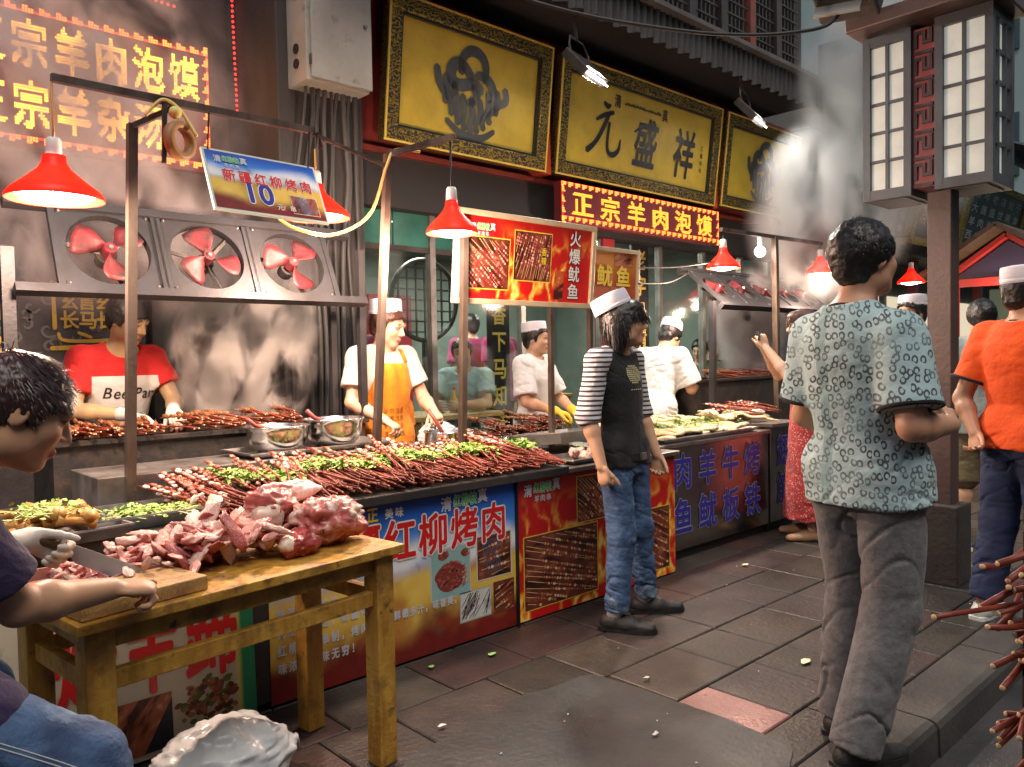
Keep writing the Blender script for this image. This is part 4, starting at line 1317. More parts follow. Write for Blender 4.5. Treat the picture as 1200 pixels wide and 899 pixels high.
bw = thing('steel_basin', 'low steel basin next to the pot in the same tray', 'bowl', (2.98, 3.42, .815))
MB().lathe([(.001, .002), (.10, .002), (.115, .03), (.125, .10), (.132, .10), (.13, .096), (.12, .095), (.108, .03), (.001, .012)], n=32).build('shell', 'steel_polish', bw, True, False)
tray('empty_tray', 'large tilted steel tray with scraps right of the pot', (3.72, 3.50, .83), .62, .46, .07, .06, 'steel', None, 'tray', radians(-6))
tray('offal_tray', 'dark tray of pale offal at the end of the red poster counter', (3.62, 3.08, .776), .85, .24, .03, .03, 'steel_dull')
tray('spice_tray', 'shallow tray of yellow spices behind the pot', (3.32, 3.88, .80), .5, .3, .04, .02, 'steel_dull')
MB_ = MB().bx(2.55, 4.55, 3.832, 4.15, .03, .79)
tag(MB_.build('back_table', 'counter_dark'), 'dark side table carrying the tray of grilled skewers behind the pot', 'table')
tray('skewer_tray', 'dark tray heaped with grilled skewers below the seated diner', (3.75, 4.02, .80), 1.0, .34, .05, .03, 'iron')

# ---------------------------------------------------------------- table
tb = thing('wooden_table', 'yellow wooden butcher table piled with raw meat', 'table', (1.0, 2.4, 0))
ang = atan2(.12, 1.044)
Rt = rotm(0, 0, ang)
o0 = np.array((.514, 2.098, 0))
def tp(x, y, z):
    return o0 + Rt @ np.array((x, y, z))
MB().box(tp(.525, .27, .735), (1.05, .54, .03), Rt).build('tabletop', 'wood_y', tb, bevel=.004)
for (x, y) in ((.065, .065), (.985, .065), (.065, .475), (.985, .475)):
    MB().box(tp(x, y, .36), (.072, .072, .718), Rt).build('leg', 'wood_y', tb, bevel=.004)
for y in (.065, .475):
    MB().box(tp(.525, y, .685), (.845, .028, .05), Rt).build('apron', 'wood_y', tb)
    MB().box(tp(.525, y, .575), (.845, .03, .05), Rt).build('stretcher', 'wood_y', tb, bevel=.003)
for x in (.065, .985):
    MB().box(tp(x, .27, .685), (.028, .335, .05), Rt).build('apron', 'wood_y', tb)
    MB().box(tp(x, .27, .575), (.03, .335, .05), Rt).build('stretcher', 'wood_y', tb)
cb = thing('cutting_board', 'thick worn cutting board at the table corner under the hand', 'cutting board', tuple(tp(.16, .12, .75)))
MB().box(tp(.18, .125, .771), (.34, .20, .04), Rt @ rotm(0, 0, .06)).build('board', 'wood_b', cb, bevel=.004)
mt = tray('meat_tray', 'shallow reddish wooden tray holding the cut meat on the table', tuple(tp(.27, .40, .751)), .50, .24, .035, ang, pm('meat_tray_wood', (.30, .13, .09), .5, var=((.2, .06, .05), 8, .4, .7)))

# ---------------------------------------------------------------- grill with fan hood
def grill(lab, x0, x1, y0, y1, zt, zb):
    t = thing('charcoal_grill', lab, 'grill', ((x0+x1)/2, (y0+y1)/2, 0))
    MB().bx(x0, x1, y0, y0+.025, zb, zt).build('front_plate', 'iron', t)
    MB().bx(x0, x1, y1-.025, y1, zb, zt).build('back_plate', 'iron', t)
    MB().bx(x0, x0+.025, y0+.026, y1-.026, zb, zt).build('end_plate', 'iron', t)
    MB().bx(x1-.025, x1, y0+.026, y1-.026, zb, zt).build('end_plate', 'iron', t)
    MB().bx(x0-.015, x1+.015, y0-.02, y0+.045, zt+.001, zt+.02).build('rim', 'iron', t)
    MB().bx(x0-.015, x1+.015, y1-.045, y1+.02, zt+.001, zt+.02).build('rim', 'iron', t)
    mb = MB()
    g = random.Random(3)
    for k in range(520):
        s = g.uniform(.015, .03)
        mb.box((g.uniform(x0+.05, x1-.05), g.uniform(y0+.05, y1-.05), zt-.05+g.uniform(-.01, .012)), (s, s*1.3, s), rotm(g.uniform(0, 3), g.uniform(0, 3), g.uniform(0, 3)))
    mb.build('charcoal', pm('charcoal', (.02, .018, .018), .8, emit=(1, .16, .02), estr=.25), t)['kind'] = 'stuff'
    MB().bx(x0+.026, x1-.026, y0+.026, y1-.026, zt-.12, zt-.07).build('fire_bed', 'black', t)
    for (x, y) in ((x0+.05, y0+.05), (x1-.05, y0+.05), (x0+.05, y1-.05), (x1-.05, y1-.05)):
        MB().bx(x-.025, x+.025, y-.025, y+.025, .0, zb-.001).build('leg', 'iron', t)
    return t
grill('long black charcoal grill behind the steel ledge, with smoke rising', .88, 2.46, 3.87, 4.24, 1.02, .40)
grill('dark charcoal grill cart beyond the white shirted cook', 5.50, 7.45, 3.72, 4.12, 1.14, .45)

def fanhood(lab, x0, x1, yt, zt, yb, zb, nf, posts, margin=.1):
    t = thing('fan_hood', lab, 'fan hood', ((x0+x1)/2, (yt+yb)/2, zb))
    v = np.array((0, yt-yb, zt-zb)); H = np.linalg.norm(v)
    pl = Plane((x0, yb, zb), (1, 0, 0), v); W = x1-x0
    R = np.stack([pl.u, -pl.n, pl.v], 1)
    for y in (.0, H):
        MB().box(pl.at(W/2, y, 0), (W+.06, .05, .04), R).build('rail', 'iron_grey', t)
    r = min(H/2-.035, (W-2*margin)/nf/2-.035)
    for k in range(nf):
        cx = margin+(W-2*margin)*(k+.5)/nf
        cw = (W-2*margin)/nf
        hw = cw/2-.02
        # plate with a round opening
        n = 40
        inner, outer, inb, oub = [], [], [], []
        for j in range(n):
            a = 2*pi*j/n
            c, s = cos(a), sin(a)
            m = min(hw/max(abs(c), 1e-6), (H/2-.021)/max(abs(s), 1e-6))
            inner.append(pl.at(cx+r*c, H/2+r*s, .012)); outer.append(pl.at(cx+m*c, H/2+m*s, .012))
            inb.append(pl.at(cx+r*c, H/2+r*s, -.03))
        F = [(j, j+n, (j+1) % n+n, (j+1) % n) for j in range(n)] + [(2*n+j, j, (j+1) % n, 2*n+(j+1) % n) for j in range(n)]
        MB().add(inner+outer+inb, F).build('plate', 'iron_grey', t)
        for sx in (-1, 1):
            MB().box(pl.at(cx+sx*(cw/2-.008), H/2, .006), (.028, .03, H-.045), R).build('upright', 'iron_grey', t)
            for q in (.07, .93):
                MB().sphere(pl.at(cx+sx*(hw-.02), H*q, .014), .007, 6, 4).build('rivet', 'steel_dull', t)
        hub = MB().cyl(pl.at(cx, H/2, -.02), pl.at(cx, H/2, .03), .034, .028, 16).build('fan_hub', 'fan_red', t, 'angle')
        MB().cyl(pl.at(cx, H/2, .031), pl.at(cx, H/2, .04), .013, .01, 8).build('nut', 'steel', hub)
        a0 = .5+k*1.1
        for b in range(3):
            a = a0+b*2*pi/3
            G = np.zeros((6, 5, 3))
            for i, rad in enumerate(np.linspace(.028, r*.90, 6)):
                for j, w in enumerate(np.linspace(-1, 1, 5)):
                    half = np.interp(rad/r, [.1, .35, .7, .9], [.25, .50, .58, .42])
                    aa = a+w*half+.25*(rad/r)
                    tw = -.022*w*(1-.3*rad/r)
                    G[i, j] = pl.at(cx+rad*cos(aa), H/2+rad*sin(aa), .008+tw)
            o = MB().grid(G).build('fan_blade', 'fan_red', t, True)
            sm = o.modifiers.new('s', 'SOLIDIFY'); sm.thickness = .004
        for a in (.8, 2.9, 5.0):
            MB().bar(pl.at(cx, H/2, -.035), pl.at(cx+(r+.02)*cos(a), H/2+(r+.02)*sin(a), -.035), .018).build('motor_bracket', 'iron', t)
        MB().cyl(pl.at(cx, H/2, -.10), pl.at(cx, H/2, -.04), .04, .045, 16).build('motor', 'iron', t, 'angle')
    for (x, y, z0, z1, w) in posts:
        MB().bx(x-w/2, x+w/2, y-w/2, y+w/2, z0, z1).build('post', 'iron_grey', t)
    return t
fh = fanhood('grey hood frame with three red fans above the black grill', .78, 2.42, 4.00, 2.09, 3.82, 1.70, 3, [(.74, 3.90, 1.04, 1.88, .05), (2.47, 3.90, 1.04, 2.0, .04), (2.40, 4.10, 1.04, 1.80, .035)], .14)
fanhood('black hood frame with small fans above the far grill', 5.62, 7.60, 3.92, 2.08, 3.52, 1.76, 5, [(5.56, 3.58, .9, 1.80, .045), (7.64, 3.70, .9, 1.9, .045)], .06)

# ---------------------------------------------------------------- stall poles, bars, lamps
sf = thing('stall_frame', 'welded iron pole frame carrying red lamps over the front stall', 'stall frame', (1.9, 3.4, .79))
def pole(a, b, w=.034, nm='pole', th=None, mat='pole'):
    MB().bar(a, b, w).build(nm, mat, th or sf)
pole((1.045, 3.405, .79), (1.10, 3.40, 2.345), .036)
pole((2.225, 3.40, .93), (2.335, 3.40, 2.42), .034)
pole((2.675, 3.27, .79), (2.742, 3.29, 2.12), .034)
pole((.79, 3.30, 2.435), (1.86, 3.31, 2.435), .028, 'top_bar')
pole((1.10, 3.39, 2.335), (1.26, 3.31, 2.43), .022, 'brace')
pole((2.335, 3.40, 2.42), (2.47, 3.03, 2.455), .026, 'lamp_arm')
pole((1.86, 3.33, 2.43), (2.325, 3.40, 2.36), .016, 'tie_rod')
LAMPS = []
def lamp(x, y, z, r, lab, ztop, energy, col=(1, .68, .50)):
    t = thing('heat_lamp', lab, 'lamp', (x, y, z), rr.uniform(0, 1))
    MB().lathe([(r, -.012), (r*1.0, .0), (r*.90, .022), (r*.60, .062), (r*.34, .10), (r*.25, .125), (r*.24, .15), (r*.20, .15), (r*.20, .125), (r*.30, .10), (r*.57, .06), (r*.87, .02), (r*.97, -.002), (r*.97, -.012), (r, -.012)], n=36).build('shade', 'red_shade', t, True, False)
    MB().lathe([(.001, .215), (.02, .215), (.026, .205), (.028, .15), (.024, .145), (.001, .145)], n=16).build('socket', 'white_plastic', t, True, False)
    MB().lathe([(.001, -.030), (r*.40, -.024), (r*.72, -.008), (r*.80, .006), (r*.50, .045), (r*.18, .09), (.001, .095)], n=24).build('bulb', 'bulb', t, True, False)
    MB().tube([(0, 0, .21), (.004, .003, (ztop-z)*.6), (0, 0, ztop-z)], .005, 6).build('cord', 'cable_o' if r > .15 else 'black', t, True, False)
    ld = bpy.data.lights.new('lamp', 'POINT'); ld.energy = energy; ld.color = col; ld.shadow_soft_size = .06
    lo = bpy.data.objects.new('lamp', ld); COL.objects.link(lo); lo.parent = t; lo.location = (0, 0, -.10)
lamp(.79, 3.30, 2.0, .165, 'glowing red lamp at the bar end before the LED sign', 2.42, 70)
lamp(1.96, 3.47, 2.08, .16, 'red lamp half hidden behind the hanging price board', 2.40, 75)
lamp(2.47, 3.06, 2.0, .128, 'red lamp hanging beside the red menu board', 2.45, 60)
lamp(5.47, 3.42, 2.05, .13, 'tilted red lamp over the far grill hood', 2.34, 60)
lamp(7.10, 3.42, 2.10, .13, 'red lamp on the long arm past the far grill', 2.36, 12)
lamp(9.2, 3.40, 2.12, .14, 'red lamp beyond the patterned shirt man by the lamp post', 2.6, 7)
# frame of the far stall
s2 = thing('stall_frame', 'thin iron pole with a cross bar carrying two lamps at the far grill', 'stall frame', (6.3, 3.4, .8))
pole((6.30, 3.42, .86), (6.27, 3.42, 2.36), .045, 'pole', s2)
pole((5.44, 3.42, 2.34), (7.13, 3.42, 2.37), .03, 'cross_bar', s2)
pole((9.2, 3.40, 2.62), (9.2, 4.34, 2.72), .03, 'lamp_arm', s2)
bb = thing('bare_bulb', 'bare white bulb on the cross bar beside the far lamp', 'bulb', (6.08, 3.45, 2.22))
MB().sphere((0, 0, 0), .045, 14, 9).build('glass_bulb', 'bulb', bb, True, False)
MB().cyl((0, 0, .04), (0, 0, .12), .02).build('socket', 'white_plastic', bb, world=False)
# wires
def wire(P, r, mat, lab, n=30, nm='hanging_wire'):
    P = np.array(P, float)
    t = np.linspace(0, len(P)-1, n)
    i = np.clip(t.astype(int), 0, len(P)-2); f = (t-i)[:, None]
    g = lambda k: P[np.clip(k, 0, len(P)-1)]
    p0, p1, p2, p3 = g(i-1), g(i), g(i+1), g(i+2)
    Q = .5*((2*p1)+(-p0+p2)*f+(2*p0-5*p1+4*p2-p3)*f**2+(-p0+3*p1-3*p2+p3)*f**3)
    return tag(MB().tube(Q, r, 7).build(nm, mat, None, True), lab, 'wire')
wire([(1.70, 3.34, 2.02), (1.80, 3.36, 1.985), (2.0, 3.37, 1.98), (2.2, 3.37, 2.10), (2.30, 3.37, 2.34), (2.36, 3.37, 2.44), (2.5, 3.35, 2.45)], .008, 'cable_y', 'yellow cable looping from the price board to the stall pole')
wire([(1.12, 3.30, 2.36), (1.18, 3.28, 2.43), (1.25, 3.28, 2.40), (1.30, 3.25, 2.30)], .007, 'cable_y', 'short yellow cable around the wire reel')
wire([(5.45, 3.42, 2.10), (5.0, 3.5, 2.03), (4.5, 3.5, 1.99)], .006, 'black', 'upper black wire from the far lamp to the orange board')
wire([(5.65, 3.85, 2.06), (5.0, 3.6, 1.92), (4.5, 3.5, 1.88)], .006, 'black', 'lower black wire from the far fan hood to the orange board')
for k in range(2):
    wire([(1.88, 3.30, 2.43), (1.90+.03*k, 3.34, 2.38), (1.95, 3.42, 2.40)], .005, 'black', 'black lamp lead at the bar end' if k == 0 else 'second black lamp lead at the bar end', 10)
wl = thing('wire_reel', 'round wooden wire reel hanging beside the price board', 'reel', (1.235, 3.27, 2.3))
MB().lathe([(.05, -.02), (.075, -.02), (.08, 0), (.075, .02), (.05, .02), (.046, 0), (.05, -.02)], (1.24, 3.27, 2.275), 24, rotm(radians(90), 0, .5) @ np.diag((1, 1.0, 1))).build('ring', pm('reel_wood', (.32, .17, .06), .5), wl, True)
MB().sphere((1.225, 3.27, 2.385), .026, 10, 7).build('yellow_ball', 'cable_y', wl, True)
MB().bar((1.18, 3.285, 2.18), (1.19, 3.285, 2.42), .016).build('hook_bar', 'iron', wl)

# price board, tilted
p = thing('price_board', 'hanging price board with blue sky print and a large 10', 'price board', (1.56, 3.25, 2.0))
pl = Plane((1.355, 3.20, 2.015), (1, 0, -.02), (0, .42, .9)); W, H = .505, .285
R = np.stack([pl.u, -pl.n, pl.v], 1)
MB().box(pl.at(W/2, H/2, -.008), (W+.02, .014, H+.02), R).build('backing', pm('pale_frame', (.6, .68, .6), .4), p)
mb = MB(); print_grid(mb, pl, 0, 0, W, H, 60, 40, sky_field, .0005)
inset(mb, pl, .35, .02, .475, .11, meat_field(5, 1.2, (.35, .10, .06), (.75, .62, .5)), .0016, (.7, .66, .55), .003, 20)
for k in range(8):
    stroke(mb, pl, [(.40+k*.007, .022), (.37+k*.007, .108)], [.003, .003], .0024, (.10, .18, .3), 3)
mb.build('sheet', 'print', p)
outlined(p, pl, '新疆红柳烤肉', .055, .135, .058, .066, .071, 'letter_red', 'letter_white', .03, .07, .002)
mb = MB(); text_on(mb, pl, '10', .13, .028, .135, .145, .075, .002); mb.build('price_outline', 'letter_white', p)
mb = MB(); text_on(mb, pl, '10', .13, .028, .135, .145, .035, .0035); mb.build('price_number', 'letter_blue', p)
outlined(p, pl, '元/串', .272, .022, .03, .034, .03, 'letter_white', 'letter_red', .02, .05, .002, 'unit')
logo(p, pl, .03, .225, .034)
for (x, z) in ((.02, 0), (W-.02, 0)):
    a = pl.at(x, H, -.004)
    MB().tube([a, (a[0], 3.30, 2.43)], .004, 6).build('hanging_wire', 'black', p)

# red menu board
def framed(name, lab, o, u, v, W, H, fw=.032):
    p = thing(name, lab, 'menu board', tuple(np.array(o)+np.array((W/2, .02, 0))))
    pl = Plane(o, u, v); R = np.stack([pl.u, -pl.n, pl.v], 1)
    MB().box(pl.at(W/2, H/2, -.02), (W-.01, .02, H-.01), R).build('backing', 'white_plastic', p)
    fm = pm('beige_frame', (.50, .41, .27), .4, var=((.38, .3, .19), 8, .4, .7))
    for (cx, cy, w, h) in ((W/2, fw/2, W, fw), (W/2, H-fw/2, W, fw), (fw/2, H/2, fw, H-2*fw-.001), (W-fw/2, H/2, fw, H-2*fw-.001)):
        MB().box(pl.at(cx, cy, -.008), (w, .035, h), R).build('frame_bar', fm, p, bevel=.004)
    return p, Plane(pl.at(0, 0, -.008), pl.u, pl.v)
W, H = 1.13, .515
p, pl = framed('menu_board', 'red flame menu board in a beige frame showing grilled squid', (2.71, 3.36, 1.675), (1, 0, 0), (0, -.1, 1), W, H)
mb = MB(); print_grid(mb, pl, .03, .03, W-.03, H-.03, 100, 50, flame_field, 0)
for (a, b, c, d, s, g) in ((.06, .09, .40, .37, 61, -.7), (.44, .15, .74, .43, 71, 1.3)):
    food_photo(mb, pl, a, b, c, d, g, .0016, 22, 1, (.85, .62, .08), .015)
inset(mb, pl, .78, .05, .86, .22, meat_field(81, .3, (.5, .1, .03), (.8, .4, .1)), .0016, None, 0, 16)
mb.build('sheet', 'print', p)
outlined(p, pl, '火爆鱿鱼', .895, .375, .105, .10, .108, 'letter_white', 'letter_black', .02, .06, .003, vertical=True)
outlined(p, pl, '香辣', .655, .30, .045, .05, .055, 'letter_yellow', 'letter_black', .02, .06, .004, 'badge', vertical=True)
logo(p, pl, .10, .40, .042)
p, pl = framed('orange_menu_board', 'smaller orange menu board with yellow squid characters behind the red one', (3.60, 3.52, 1.735), (1, 0, 0), (0, -.06, 1), .92, .375, .028)
mb = MB(); print_grid(mb, pl, .026, .026, .894, .349, 40, 20, lambda U, V, XY: lerp3((.50, .10, .035), (.62, .24, .04), sstep(.3, .75, V+.3*(nz2(*XY, 8, 2)-.5))), 0)
inset(mb, pl, .66, .25, .86, .34, meat_field(91, .4, (.5, .14, .06), (.8, .5, .2)), .0016, None, 0, 18); mb.build('sheet', 'print', p)
outlined(p, pl, '铁板鱿鱼', .07, .11, .165, .15, .20, 'letter_yellow', 'letter_red', .035, .06)
sp = thing('board_stand', 'three thin iron posts holding the menu boards above the trays', 'stand', (3.9, 3.45, .79))
for (x, y, z1) in ((3.86, 3.40, 2.19), (3.63, 3.53, 1.74), (4.44, 3.54, 2.1)):
    pole((x, y, .78), (x+.01, y, z1), .03, 'post', sp)
pole((2.70, 3.375, 2.15), (3.86, 3.375, 2.15), .018, 'back_bar', sp)

# ---------------------------------------------------------------- steel cabinet of the second stall
sc = thing('steel_cabinet', 'polished steel cabinet with blue characters on its front', 'cabinet', (5.05, 3.4, 0))
M['mirror_steel'] = pm('mirror_steel', (.40, .39, .375), .16, 1, var=((.25, .24, .23), 2, .4, .7), rvar=(.26, 6), bump=(2.2, .10))
MB().bx(4.155, 5.535, 3.085, 3.85, .07, .76).build('body', 'mirror_steel', sc, bevel=.004)
MB().bx(5.57, 5.99, 3.085, 3.85, .07, .80).build('body', 'mirror_steel', sc, bevel=.004)
MB().bx(5.537, 5.568, 3.10, 3.84, .0, .78).build('seam_post', 'black', sc)
MB().bx(4.17, 5.97, 3.12, 3.80, .0, .069).build('plinth', 'black', sc)
MB().bx(4.135, 5.545, 3.06, 3.87, .762, .79).build('worktop', 'steel_dull', sc, bevel=.004)
MB().bx(5.555, 6.01, 3.06, 3.87, .802, .83).build('worktop', 'steel_dull', sc, bevel=.004)
MB().bx(4.135, 4.1545, 3.09, 3.5, .0, .76).build('end_post', 'steel_dull', sc)
pl = Plane((4.155, 3.083, .07), (1, 0, 0), (0, 0, 1))
outlined(sc, pl, '肉羊牛烤', .145, .40, .225, .25, .295, 'letter_blue', 'letter_grey', .035, .05, .002)
outlined(sc, pl, '鱼鱿板铁', .145, .10, .225, .25, .295, 'letter_blue', 'letter_grey', .035, .05, .002)
pl2 = Plane((5.57, 3.083, .07), (1, 0, 0), (0, 0, 1))
outlined(sc, pl2, '翅筋', .09, .42, .20, .25, .29, 'letter_blue', 'letter_grey', .035, .05, .002, vertical=True)
tray('fish_tray', 'wide steel tray of pale squid on the polished cabinet', (4.78, 3.25, .791), 1.15, .34, .035, .0, 'steel')
tray('fish_tray', 'second steel tray of squid behind the first on the polished cabinet', (4.85, 3.63, .791), 1.0, .34, .05, .02, 'steel')

# ================================================================ FOOD
M['stick'] = pm('willow_stick', (.24, .045, .024), .45, var=((.13, .025, .016), 14, .35, .7), spec=.4)
M['stick_end'] = pm('willow_end', (.62, .42, .22), .6)
def meat_mat(name, red, fat, lo=.52, hi=.62, scale=14, rough=.3, dark=None):
    m = pm(name, red, rough, var=(fat, scale, lo, hi), wear=(dark or tuple(c*.45 for c in red), scale*.7, .60, .8), bump=(scale*3, .35), spec=.5)
    return m
M['raw'] = meat_mat('raw_meat', (.56, .17, .14), (.80, .60, .52), .48, .62, 20, .2)
M['raw2'] = meat_mat('raw_meat_pale', (.64, .31, .26), (.84, .71, .63), .44, .60, 16, .2)
M['raw3'] = meat_mat('raw_meat_dark', (.36, .05, .05), (.70, .45, .40), .55, .62, 20, .2)
M['fat'] = pm('white_fat', (.72, .60, .48), .3, var=((.60, .36, .30), 5, .46, .72), bump=(50, .3))
M['cooked'] = meat_mat('grilled_meat', (.20, .075, .025), (.34, .15, .05), .5, .6, 40, .45, (.06, .02, .01))
M['leaf'] = pm('coriander_leaf', (.16, .32, .04), .5, var=((.30, .42, .09), 20, .4, .7))
M['leaf2'] = pm('pale_stalk', (.48, .55, .20), .5)
M['squid'] = meat_mat('squid_flesh', (.60, .48, .24), (.70, .63, .40), .45, .6, 18, .35, (.42, .27, .10))

def lump_mesh(r, seed, rough=.35, sc=2.2, n=14, m=9):
    mb = MB().sphere((0, 0, 0), 1, n, m)
    P = np.array(mb.v)
    d = 1+rough*2*(fbm(P*sc*.5+seed*7.1, 3, seed)-.5)+rough*.7*(np.abs(vnoise(P*sc*1.9+seed*3.3, seed+2)-.5)*2-.5)
    mb.v = [tuple(q) for q in P*d[:, None]*np.array(r)]
    return mb
M['skew1'] = meat_mat('marinated_meat', (.34, .10, .06), (.60, .38, .28), .52, .62, 60, .35)
def skewer_mesh(seed, L=.40, cooked=False):
    g = random.Random(seed)
    mb = MB()
    bend = g.uniform(-.012, .012); bz = g.uniform(-.006, .006)
    P = [(x, bend*sin(pi*x/L), bz*sin(pi*x/L)) for x in np.linspace(0, L, 5)]
    mb.tube(P, [.0046, .0048, .0045, .0044, .003], 6)
    ns = len(mb.f)
    mb.sphere((-.0006, 0, 0), (.0012, .0044, .0044), 6, 4)
    ne = len(mb.f)
    for k in range(5):
        x = L*.50+k*L*.098
        s = g.uniform(.011, .017)
        l = lump_mesh((s*1.25, s*.9, s*.6), seed*10+k, .6, 2.2, 8, 6)
        V = np.array(l.v)+np.array((x, g.uniform(-.004, .004)+bend, g.uniform(-.002, .004)))
        mb.add(V, l.f)
    me = bpy.data.meshes.new('skewer')
    me.from_pydata(mb.v, [], mb.f)
    for mm in (M['stick'], M['stick_end'], M['cooked'] if cooked else (M['skew1'], M['raw2'], M['skew1'])[seed % 3]):
        me.materials.append(mm)
    me.polygons.foreach_set('material_index', [0]*ns+[1]*(ne-ns)+[2]*(len(mb.f)-ne))
    me.polygons.foreach_set('use_smooth', [True]*len(mb.f))
    return me
RAW = [skewer_mesh(k) for k in range(6)]
CK = [skewer_mesh(20+k, .34, True) for k in range(4)]
g = random.Random(21)
def put(me, nm, loc, rot, lab, cat, grp=None, sc=1):
    o = bpy.data.objects.new(nm, me)
    COL.objects.link(o)
    o.location = loc; o.rotation_euler = rot
    if sc != 1:
        o.scale = (sc,)*3 if np.isscalar(sc) else sc
    tag(o, lab, cat, grp)
    return o
# raw willow skewers: handles to the street, meat under the coriander
N = 300
deep = MB()                                        # the sticks buried under the 300 that show
for k in range(420):
    f = g.random(); x = 1.18+1.9*f; a = radians(90)+g.gauss(0, .16); y = 2.885+.11*g.random()
    z = .803+.055*g.random()*min(1, 6*f+.35)*min(1, 5*(1-f)+.3)
    deep.tube([(x, y, z), (x+.30*cos(a), y+.30*sin(a), z+.02)], [.0046, .0044], 6)
o = deep.build('buried_skewers', 'stick', None, True)
o['kind'] = 'stuff'; o['label'] = 'mass of red willow sticks buried in the skewer heap'
for k in range(N):
    f = (k+g.random())/N
    x = 1.17+1.92*f
    ph = .5+.5*sin(f*17+.6*sin(f*41))                 # bundles
    lay = g.random()**.8
    z = .800+.008+lay*(.055+.035*ph)*min(1, 6*f+.35)*min(1, 5*(1-f)+.3)
    y = 2.87-.03+.13*g.random()*(.5+.5*ph)+.10*lay
    a = radians(90)+g.gauss(0, .13)+.22*sin(f*23)
    put(RAW[g.randrange(6)], 'raw_skewer', (x, y, z), (0, -radians(4)+g.gauss(0, .05)-.16*(lay-.2), a), 'raw red willow meat skewer heaped on the front counter', 'skewer', 'raw skewers heaped on the front counter')
# coriander over the pile
def leaves(name, lab, fn, n, s, mats=('leaf',), seed=0, flat=.5, cat='coriander'):
    r = np.random.RandomState(seed)
    mb = MB()
    for k in range(n):
        c = np.array(fn(r))
        a, b, t = r.uniform(0, 6.28), r.uniform(-.9, .9)*flat*2, r.uniform(-.6, .6)
        R = rotm(b, t, a)
        q = s*r.uniform(.5, 1.3)
        V = np.array([(-.2, 0, 0), (.1, .45, .08), (.5, .30, .02), (1.0, .1, -.1), (.8, -.35, -.02), (.25, -.5, .08)])*q
        mb.add(V @ R.T+c, [(0, 1, 2, 5), (2, 3, 4, 5)])
    o = mb.build(name, mats[0])
    o['kind'] = 'stuff'; o['label'] = lab
    return o
def stalks(name, lab, fn, n, L, seed=0, mat='leaf2', r0=.0025):
    r = np.random.RandomState(seed)
    mb = MB()
    for k in range(n):
        c = np.array(fn(r)); a = r.uniform(0, 6.28); b = r.uniform(-.35, .35)
        d = np.array((cos(a)*cos(b), sin(a)*cos(b), sin(b)))
        q = L*r.uniform(.5, 1.2); w = r.uniform(-.3, .3, 3)*q*.5
        mb.tube([c-d*q/2, c+w*.5, c+d*q/2], [r0, r0, r0*.6], 5)
    o = mb.build(name, mat)
    o['kind'] = 'stuff'; o['label'] = lab
def on_pile(r):
    f = r.uniform(.05, 1)
    cl = .5+.5*sin(f*26)+.2
    return (1.25+1.78*f, 3.20+r.normal(0, .06)+.03*sin(f*30), .885+.035*cl*r.random()+.02*r.random()-.02*abs(f-.5))
leaves('coriander', 'green coriander leaves scattered along the heap of raw skewers', on_pile, 8000, .018, ('leaf',), 1)
stalks('coriander_stalks', 'pale coriander stalks along the heap of raw skewers', on_pile, 420, .07, 2)
# lumps of pale meat showing through the coriander
LM = [lump_mesh((1, .8, .55), s, .46, 2.4, 24, 16).build('tmp', 'raw') for s in range(8)]
MEAT = []
for s, o in enumerate(LM):
    me = o.data; bpy.data.objects.remove(o)
    me.polygons.foreach_set('use_smooth', [True]*len(me.polygons))
    me.materials.clear(); me.materials.append((M['raw'], M['raw2'], M['raw3'], M['raw'], M['raw2'], M['raw'], M['raw3'], M['fat'])[s])
    MEAT.append(me)
for k in range(16):
    f = g.random()
    put(MEAT[g.choice((1, 4, 7))], 'meat_chunk', (1.2+1.8*f, 3.17+g.uniform(-.06, .04), .875), (g.uniform(0, 3), g.uniform(0, 3), g.uniform(0, 6)), 'pale fatty meat chunk among the coriander on the skewers', 'meat', 'pale chunks on the skewer heap', g.uniform(.02, .034))
for k in range(9):
    put(MEAT[7], 'fat_chunk', (1.20+g.uniform(-.05, .1), 2.98+g.uniform(-.06, .14), .815+g.uniform(0, .05)), (g.uniform(0, 3), g.uniform(0, 3), g.uniform(0, 6)), 'white fat chunk at the table end of the skewer heap', 'meat', 'white fat chunks beside the skewers', g.uniform(.022, .036))

# cut meat heap on the table
hp = np.array(((.80, 2.50), (.90, 2.48), (1.0, 2.46), (1.05, 2.42)))
for k in range(210):
    t = g.random()
    cx, cy = tp(.12+.64*t+g.gauss(0, .03), .35+g.gauss(0, .095)-.06*t, 0)[:2]
    top = .785+.10*max(0, 1-abs(t-.62)/.5)*g.random()**.6
    s = g.uniform(.018, .040) if t > .35 else g.uniform(.012, .022)
    put(MEAT[g.choice((0, 1, 2, 3, 4, 5, 6, 1, 0))], 'meat_piece', (cx, cy, max(.775+s*.3, top)), (g.gauss(0, .5), g.gauss(0, .5), g.uniform(0, 6.28)), 'hand sized piece of raw red meat in the cut heap on the table', 'meat', 'cut raw meat heap on the table', (s*g.uniform(1.2, 2.0), s, s*g.uniform(.5, .95)))
